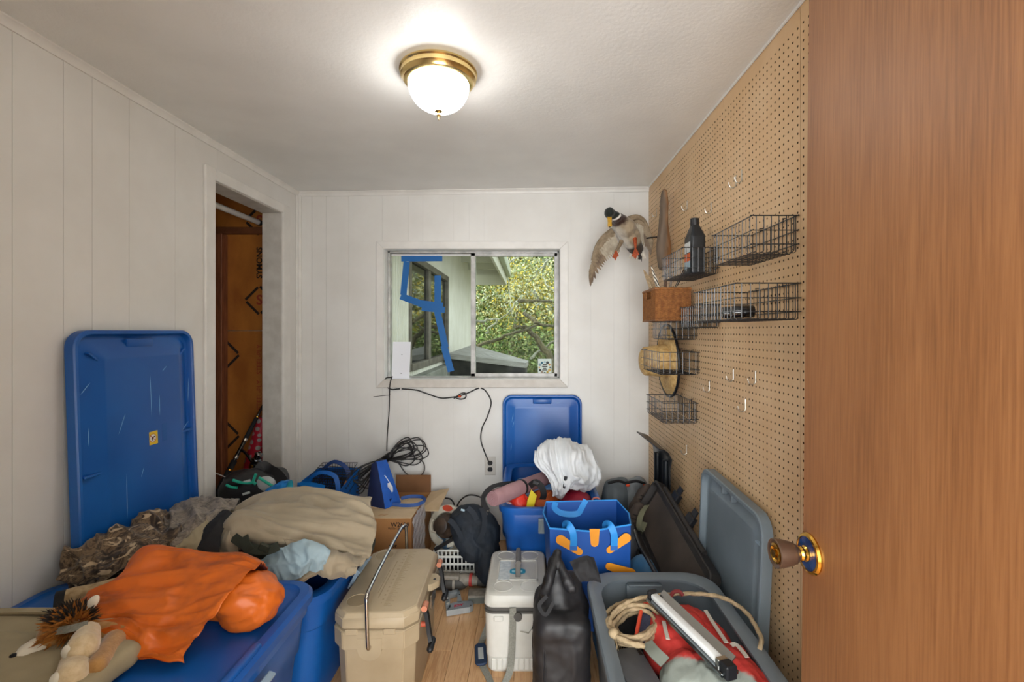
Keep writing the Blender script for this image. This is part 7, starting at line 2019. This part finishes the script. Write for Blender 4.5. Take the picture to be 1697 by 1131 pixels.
# blue duffel under the shopping bag
du = thing('blue_duffel', 'faded blue duffel on the floor under the marigold shopping bag', 'duffel', (0.3, 1.95, 0))
m_duf = M('faded_blue_nylon', '#4a7ea8', '#3b6d98', rough=0.6, scale=8)
lump('duffel_cloth', [('b', (0.395, 1.93, 0.10), (0.25, 0.26, 0.20), (0, 0, 0), 0.05, 3), ('e', (0.47, 1.94, 0.25), (0.075, 0.12, 0.18))], m_duf, du, voxel=0.011, smooth=5, fold=[dict(amp=0.008, freq=14, dirn=(0, 1, 0.5), seed=8, squash=0.3)], floor=0.0, post=lambda co: np.where((co[:, 0:1] < 0.40) & (co[:, 2:3] > 0.2), np.concatenate([co[:, :2], np.full((len(co), 1), 0.2)], 1), co))
bm = NB(); tube(bm, smooth_path([A(1052, 880, 2.0), A(1060, 905, 1.88), A(1075, 930, 1.80), A(1087, 952, 1.76)], 6), 0.008, 8); obj('duffel_handle', bm, m_black, du)

# ---- tall black bag
bg = thing('black_carry_bag', 'tall slim black nylon carry bag standing beside the grey tote', 'bag', (0.095, 1.6, 0))
lump('bag_cloth', [('b', (0.104, 1.60, 0.225), (0.172, 0.25, 0.44), (0, 0.02, 0), 0.03, 3), ('c', (0.098, 1.60, 0.42), (0.088, 1.625, 0.565), 0.072, 0.020), ('c', (0.13, 1.60, 0.42), (0.14, 1.64, 0.48), 0.05, 0.035)], m_blkn, bg, voxel=0.008, smooth=6, fold=[dict(amp=0.012, freq=8, dirn=(0.15, 0, 1), seed=44, squash=0.22), dict(amp=0.003, freq=24, seed=6)], floor=0.0)
lump('gathered_top', [('c', (0.088, 1.62, 0.56), (0.096, 1.615, 0.598), 0.022, 0.012), ('c', (0.095, 1.60, 0.585), (0.135, 1.545, 0.515), 0.010, 0.016), ('c', (0.09, 1.6, 0.585), (0.05, 1.53, 0.505), 0.010, 0.014)], m_blkn, bg, voxel=0.005, smooth=3, fold=[dict(amp=0.006, freq=30, dirn=(0, 0, 1), seed=4, squash=0.3)])
cloth('flap', [[(944, 932, 1.545), (966, 922, 1.535), (984, 926, 1.545)], [(952, 948, 1.52), (974, 943, 1.51), (992, 950, 1.52)], [(962, 966, 1.515), (980, 962, 1.515), (996, 966, 1.52)]], m_blkc, bg, 24, 20, ((0.006, 2, 2, 3),))
for xx in (0.040, 0.046):
    bm = NB(); tube(bm, [(xx - 0.004, 1.472, 0.04), (xx, 1.470, 0.22), (xx + 0.004, 1.478, 0.40)], 0.0022, 6); obj('zip_line', bm, m_black, bg)
bm = NB(); ribbon(bm, smooth_path([(0.055, 1.50, 0.515), (0.03, 1.49, 0.49), (0.05, 1.475, 0.47), (0.075, 1.49, 0.50)], 5), 0.012, 0.003, Vector((0, -1, 0.2))); obj('strap_loop', bm, m_blkc, bg)

# ---- behind: dry bags, boots, shovel
m_dry = M('grey_dry_bag', '#6d7377', '#5b6165', rough=0.55, scale=6)
m_togg = M('orange_toggle', '#d4481f', rough=0.5)
for k, (px, w_, lab, tint) in enumerate(((1021, 0.085, 'grey dry bag standing beside the blue tote in the corner', '#5f666a'), (1050, 0.075, 'lighter grey dry bag with orange toggles in the corner', '#7c8184'))):
    c0 = A(px, 0, 2.80).x
    t = thing('dry_bag', lab, 'bag', (c0, 2.80, 0), 'grey dry bags in the corner')
    lump('bag_cloth', [('c', (c0, 2.80, 0.10), (c0, 2.80, 0.38), w_ * 1.05, w_), ('c', (c0 - 0.02, 2.80, 0.43), (c0 + 0.03, 2.80, 0.445), 0.05, 0.045)], M('grey_dry_bag_%d' % k, tint, rough=0.55), t, voxel=0.009, smooth=4, fold=[dict(amp=0.014, freq=9, dirn=(0, 0, 1), seed=80 + k, squash=0.3)], floor=0.0)
    bm = NB(); ribbon(bm, smooth_path([(c0 - 0.06, 2.735, 0.475), (c0, 2.725, 0.49), (c0 + 0.055, 2.735, 0.47)], 5), 0.016, 0.006, Vector((0, -0.5, 1))); obj('roll_top', bm, m_blkc, t)
    if k:
        for dx in (-0.05, 0.05):
            bm = NB(); ell(bm, (c0 + dx, 2.725, 0.465), (0.013, 0.010, 0.008), sub=2); obj('toggle', bm, m_togg, t)
m_boot = M('brown_suede', '#4c4038', '#3a302a', rough=0.85, scale=14, bump=0.2, bscale=100)
for k, (px, py, yy, rz_, lab) in enumerate(((1062, 830, 2.50, 0.5, 'dark brown laced boot, upper of the pair behind the black lid'), (1052, 862, 2.40, 0.2, 'dark brown laced boot, lower of the pair behind the black lid'))):
    c = A(px, py, yy)
    t = thing('boot', lab, 'boot', tuple(c), 'brown boots in the corner')
    d_ = Vector((math.cos(R(65)), -0.2, math.sin(R(65)))) if k == 0 else Vector((0.25, -0.2, 0.9))
    d_.normalize()
    lump('upper', [('c', c - d_ * 0.05, c + d_ * 0.04, 0.042, 0.038), ('c', c - d_ * 0.06, c - d_ * 0.06 + Vector((0.05, 0.06, 0.01)), 0.038, 0.034), ('c', c + d_ * 0.04, c + d_ * 0.07, 0.036, 0.030)], m_boot, t, voxel=0.006, smooth=4, fold=[dict(amp=0.004, freq=22, seed=k)])
    for j in range(5):
        q = c + d_ * (-0.045 + 0.022 * j) + Vector((-0.012, -0.040, 0)); bm = NB(); tube(bm, [q + Vector((-0.018, 0.006, 0.004)), q, q + Vector((0.018, 0.004, 0.006))], 0.0025, 6); obj('lace', bm, m_blkc, t)
t = thing('olive_strap_loop', 'olive webbing loop hanging beside the black box lid', 'strap', tuple(A(1065, 870, 2.3)))
bm = NB(); ribbon(bm, smooth_path([A(1072, 838, 2.30), A(1065, 848, 2.27), A(1060, 862, 2.25), A(1059, 876, 2.25), A(1063, 880, 2.26), A(1068, 866, 2.28)], 6), 0.03, 0.003, Vector((-0.8, -0.6, 0.1))); obj('webbing', bm, M('olive_webbing', '#6b6a52', rough=0.8), t)
t = pile('grey_cushion', 'grey shoe bag wedged between the boots and duffel', 'bag', [('e', (0.47, 2.33, 0.28), (0.07, 0.12, 0.16)), ('e', (0.50, 2.45, 0.18), (0.09, 0.14, 0.18))], M('slate_cloth', '#4a4d52', rough=0.8), voxel=0.01, smooth=4, fold=[dict(amp=0.015, freq=10, seed=77)], part='cloth', floor=0.0)
# snow shovel blade
sh = thing('snow_shovel', 'black plastic snow shovel blade leaning in the pegboard corner', 'shovel', (0.71, 2.55, 0.0))
bm = NB()
rows = []
for k in range(13):
    u = k / 12
    y = 2.37 + (2.73 - 2.37) * u
    lean = 0.0
    col_ = []
    for j, (dx, z_) in enumerate(((0.735, 0.22), (0.732, 0.40), (0.730, 0.55), (0.728, 0.66), (0.722, 0.71), (0.705, 0.745), (0.680, 0.762), (0.655 - 0.03 * u, 0.768 + 0.012 * u))):
        rib = 0.016 * max(0, math.cos(u * 3 * PI)) if j < 4 else 0
        col_.append(Vector((dx - rib, y, z_)))
    rows.append(col_)
Vv = [[bm.verts.new(p) for p in r_] for r_ in rows]
for i in range(12):
    for j in range(7): bm.faces.new((Vv[i][j], Vv[i + 1][j], Vv[i + 1][j + 1], Vv[i][j + 1]))
solidify(bm, 0.006); obj('blade', bm, m_gloss if False else M('semi_gloss_black_plastic', '#14171a', rough=0.3), sh, smooth=50)
for y in (2.44, 2.60):
    bm = NB(); tube(bm, [(0.712, y, 0.24), (0.710, y, 0.69)], [0.020, 0.018], 12); obj('socket_rib', bm, M('semi_gloss_black_plastic', '#14171a'), sh)
bm = NB(); tube(bm, [(0.722, 2.55, 0.0), (0.722, 2.55, 0.30)], 0.014, 12); obj('shaft', bm, m_black, sh)
t = thing('yellow_tag_bag', 'dark bag with a yellow tag wedged behind the grey tote', 'bag', (0.69, 1.82, 0.0))
lump('bag_cloth', [('c', (0.69, 1.83, 0.1), (0.70, 1.83, 0.40), 0.028, 0.026), ('c', (0.70, 1.80, 0.40), (0.715, 1.76, 0.36), 0.02, 0.02)], m_blkc, t, voxel=0.008, smooth=3, fold=[dict(amp=0.006, freq=18, seed=9)])
bm = NB(); obox(bm, A(1206, 957, 1.752), (0.016, 0.004, 0.045), (0, 0.35, 0), 0.001); obj('yellow_tag', bm, M('sticker_yellow', '#e8c62a'), t)

# ---- contents of the grey tote
m_rope = M('natural_rope', '#b09a7a', '#93805f', rough=0.85, scale=60)
rp = thing('rope_coil', 'coil of twisted tan rope lying in the grey tote', 'rope', tuple(AZ(1048, 1030, 0.46)))
lobes = lambda i, th: 1 + 0.20 * math.cos(3 * th + i * 0.75)
def rope(pts, r_=0.0060, n_=10):
    bm = NB(); P = smooth_path(pts, n_)
    # even spacing
    Q = [P[0]]
    for p in P[1:]:
        while (p - Q[-1]).length > 0.0055: Q.append(Q[-1] + (p - Q[-1]).normalized() * 0.005)
    tube(bm, Q, r_, 12, prof=lobes); obj('rope_strand', bm, m_rope, rp, smooth=60)
for k, (cx_, cy_, rx, ry, z_) in enumerate(((1050, 1032, 44, 36, 0.455), (1052, 1032, 38, 30, 0.470), (1050, 1034, 42, 33, 0.445), (1054, 1036, 33, 26, 0.475), (1058, 1038, 30, 22, 0.455), (1055, 1030, 40, 27, 0.482), (1048, 1028, 46, 30, 0.466), (1056, 1040, 36, 30, 0.440))):
    rope([AZ(cx_ + rx * math.cos(a) - 6 * k * (math.sin(a) > 0) * 0.3, cy_ + ry * math.sin(a), z_ + 0.004 * math.sin(a * 2 + k)) for a in [2 * PI * j / 14 for j in range(15)]])
rope([AZ(1012, 1042, 0.475), AZ(1012, 1025, 0.485), AZ(1028, 1006, 0.49), AZ(1060, 992, 0.495), AZ(1110, 985.5, 0.50), AZ(1160, 985, 0.50), AZ(1200, 992, 0.505), AZ(1235, 1014, 0.505), AZ(1254, 1042, 0.505), AZ(1262, 1062, 0.502), AZ(1259, 1078, 0.48)])
rope([AZ(1016, 1050, 0.48), AZ(1030, 1060, 0.485), AZ(1050, 1068, 0.482), AZ(1070, 1072, 0.475)], 0.0072)
bm = NB(); ell(bm, AZ(1017, 1050, 0.485), (0.016, 0.018, 0.014), sub=2); obj('knot', bm, m_rope, rp)
bm = NB()
for k in range(34):
    a = AZ(1016 + random.uniform(-4, 4), 1054 + random.uniform(-3, 3), 0.478); e = AZ(1009 + random.uniform(-8, 20), 1100 + random.uniform(-15, 25), 0.36 + random.uniform(-0.05, 0.06))
    mdl = (a + e) / 2 + Vector((random.uniform(-.02, .02), random.uniform(-.02, .02), 0.02)); tube(bm, smooth_path([a, mdl, e], 4), 0.0011, 4)
o = obj('frayed_end', bm, m_rope, rp); o['kind'] = 'stuff'
# red backpack
RED, GRY, BLK = [np.array(lin(c)) for c in ('#c23a34', '#8a9088', '#1c1c1f')]
def pack_col(co):
    n = fbm(co * 9, 2, 4)[:, None]
    s_ = co[:, 1:2] + 0.55 * (co[:, 0:1] - 0.45) + 0.01 * n
    k = np.clip((1.235 - s_) * 120, 0, 1) * np.clip((0.585 - co[:, 0:1]) * 90, 0, 1)
    c = RED * (1 + 0.12 * n) * (1 - k) + GRY * k
    k2 = np.clip((0.405 - co[:, 2:3]) * 80, 0, 1)
    return np.clip(c * (1 - k2) + BLK * k2, 0.003, 1)
bp_ = thing('red_backpack', 'red and grey hiking backpack lying in the grey tote', 'backpack', (0.48, 1.3, 0.3))
lump('pack_cloth', [('e', (0.475, 1.40, 0.405), (0.125, 0.17, 0.095)), ('e', (0.505, 1.22, 0.405), (0.125, 0.16, 0.095)), ('c', (0.43, 1.52, 0.44), (0.47, 1.40, 0.46), 0.05, 0.06), ('c', (0.58, 1.32, 0.44), (0.60, 1.10, 0.42), 0.035, 0.035), ('e', (0.42, 1.24, 0.42), (0.07, 0.09, 0.07))],
     tint_mat('pack_cloth', rough=0.7, bump=0.15, bscale=300), bp_, voxel=0.0065, smooth=4, fold=[dict(amp=0.014, freq=11, dirn=(0.4, -1, 0), seed=91, squash=0.35), dict(amp=0.004, freq=34, seed=92)], colour=pack_col)
m_pst = M('stone_grey_webbing', '#b3aca0', rough=0.8)
def onpack(px, py, z_): return AZ(px, py, z_)
for L, z_ in (([(1169, 1012), (1180, 1030), (1192, 1048), (1204, 1066)], 0.512), ([(1100, 1030), (1103, 1045), (1107, 1060)], 0.505), ([(1212, 1070), (1220, 1069), (1232, 1082), (1238, 1090)], 0.505)):
    bm = NB(); ribbon(bm, smooth_path([onpack(px, py, z_) for px, py in L], 5), 0.011, 0.002, Vector((0, -0.3, 1))); obj('webbing_strap', bm, m_pst, bp_)
bm = NB(); P = [AZ(1067, 1005, 0.47), AZ(1082, 1008, 0.475), AZ(1076, 1038, 0.47), AZ(1068, 1066, 0.465), AZ(1053, 1062, 0.46), AZ(1058, 1035, 0.465)]
loft(bm, [[p - Vector((0, 0, 0.012)) for p in P], P]); obj('mesh_back_panel', bm, M('navy_air_mesh', '#3b4056', '#2b3042', rough=0.9, scale=160), bp_)
bm = NB(); tube(bm, smooth_path([AZ(1078, 1003, 0.478), AZ(1066, 1004, 0.476), AZ(1059, 1030, 0.472), AZ(1053, 1063, 0.468)], 6), 0.006, 8); obj('orange_piping', bm, M('orange_red_piping', '#d8482a', rough=0.6), bp_)
bm = NB(); tube(bm, smooth_path([AZ(1112, 990, 0.50), AZ(1116, 982, 0.515), AZ(1126, 981, 0.515), AZ(1132, 988, 0.505)], 5), 0.006, 8); obj('haul_loop', bm, M('maroon_webbing', '#7a2b2b', rough=0.8), bp_)
bm = NB(); ribbon(bm, smooth_path([AZ(1072, 1066, 0.47), AZ(1085, 1082, 0.475), AZ(1102, 1098, 0.47)], 5), 0.035, 0.004, Vector((-0.2, -0.3, 1))); obj('hip_belt', bm, M('grey_green_webbing', '#7b8076', rough=0.8), bp_)
# strip light fixture on top
sl = thing('strip_light', 'slim chrome and white strip light laid over the red backpack', 'strip light', tuple(AZ(1150, 1050, 0.5)))
a, c = AZ(1083, 986, 0.535), AZ(1212, 1112, 0.535)
ms = basis((a + c) / 2, c - a, Vector((0, 0, 1)).cross(c - a)); L = (c - a).length
if ms.col[2][2] < 0: ms = basis((a + c) / 2, c - a, (c - a).cross(Vector((0, 0, 1))))
bm = NB(); box(bm, (-L / 2, -0.028, -0.016), (L / 2, 0.024, -0.004), 0.003, ms); obj('chrome_tray', bm, M('dull_chrome', '#8a9094', rough=0.2, metal=1.0), sl)
bm = NB(); box(bm, (-L / 2 + 0.012, -0.018, -0.004), (L / 2 - 0.02, 0.006, 0.012), 0.005, ms, 3); obj('white_diffuser', bm, M('white_diffuser', '#e3e5e3', rough=0.35), sl)
bm = NB(); loft(bm, [[ms @ Vector((x, y, z_)) for y, z_ in ((0.008, -0.004), (0.030, 0.016), (0.032, 0.014), (0.012, -0.006))] for x in (-L / 2 + 0.01, L / 2 - 0.02)]); obj('reflector_wing', bm, m_steel, sl)
for x0_, x1_ in ((L / 2 - 0.02, L / 2 + 0.012), (-L / 2 - 0.004, -L / 2 + 0.012)):
    bm = NB(); box(bm, (x0_, -0.022, -0.018), (x1_, 0.010, 0.018), 0.004, ms); obj('end_cap', bm, m_black, sl)
bm = NB(); box(bm, (L / 2 - 0.034, -0.021, -0.006), (L / 2 - 0.020, 0.009, 0.0155), 0.002, ms); obj('chrome_collar', bm, m_steel, sl)
# grey speaker box
spk = thing('grey_speaker', 'charcoal grey speaker box standing in the grey tote', 'speaker', (0.31, 1.24, 0.12))
m_spk = M('charcoal_vinyl', '#55575a', '#4c4e51', rough=0.45, scale=20)
mb = Matrix.Translation((0.303, 1.235, 0.285)) @ Matrix.Rotation(R(10), 4, 'Z')
bm = NB(); box(bm, (-0.045, -0.14, -0.15), (0.045, 0.14, 0.15), 0.004, mb, 2); obj('cabinet', bm, m_spk, spk)
bm = NB(); lathe(bm, [(0.050, 0), (0.050, 0.003), (0.046, 0.004), (0.04, 0.0), (0.012, -0.004)], 32, mb @ Matrix.Translation((-0.045, 0.02, 0.06)) @ Matrix.Rotation(-PI / 2, 4, 'Y')); obj('driver_ring', bm, m_black, spk)
bm = NB(); box(bm, (0.030, 0.10, 0.15), (0.040, 0.137, 0.1515), 0.0003, mb); obj('silver_badge', bm, m_steel, spk)
t = thing('water_bottle', 'black bottle with a red ring in the corner of the grey tote', 'bottle', tuple(AZ(1003, 1025, 0.30)))
mbt = Matrix.Translation((0.268, 1.545, 0.14)) @ Matrix.Rotation(R(14), 4, 'X')
bm = NB(); lathe(bm, [(0.030, 0), (0.034, 0.004), (0.034, 0.20), (0.030, 0.22), (0.030, 0.25), (0.004, 0.252)], 28, mbt); obj('flask', bm, m_rub, t)
bm = NB(); lathe(bm, [(0.0345, 0.19), (0.0355, 0.195), (0.0355, 0.206), (0.0345, 0.21)], 28, mbt, caps=False); obj('red_ring', bm, M('tool_red', '#a5302a'), t)
t = pile('black_garment', 'black garment at the back of the grey tote, dark fill below', 'garment', [('e', (0.32, 1.60, 0.33), (0.075, 0.06, 0.07)), ('b', (0.43, 1.33, 0.15), (0.30, 0.55, 0.25), (0, 0, 0), 0.04, 2)], m_blkc, voxel=0.01, smooth=3, fold=[dict(amp=0.015, freq=12, seed=2)], part='cloth')  # garment at the back; the box is dark fill for the interior
t = thing('yellow_cable_tie_roll', 'yellow plastic scrap beside the speaker in the grey tote', 'scrap', tuple(AZ(1016, 1120, 0.3)))
bm = NB(); prism(bm, [(0, 0), (0.03, 0.01), (0.04, 0.05), (0.015, 0.06)], basis((0.235, 1.22, 0.30), (1, 0.4, 0), (0, 0.3, 1)), 0.004); obj('yellow_plate', bm, M('yellow_plastic', '#d9c41f'), t)
t = thing('orange_whistle', 'small orange plastic whistle beside the red backpack', 'whistle', tuple(AZ(1269, 1095, 0.42)))
bm = NB(); cap(bm, AZ(1267, 1090, 0.445), AZ(1270, 1098, 0.445), 0.008, 0.009); obj('barrel', bm, m_orange, t)
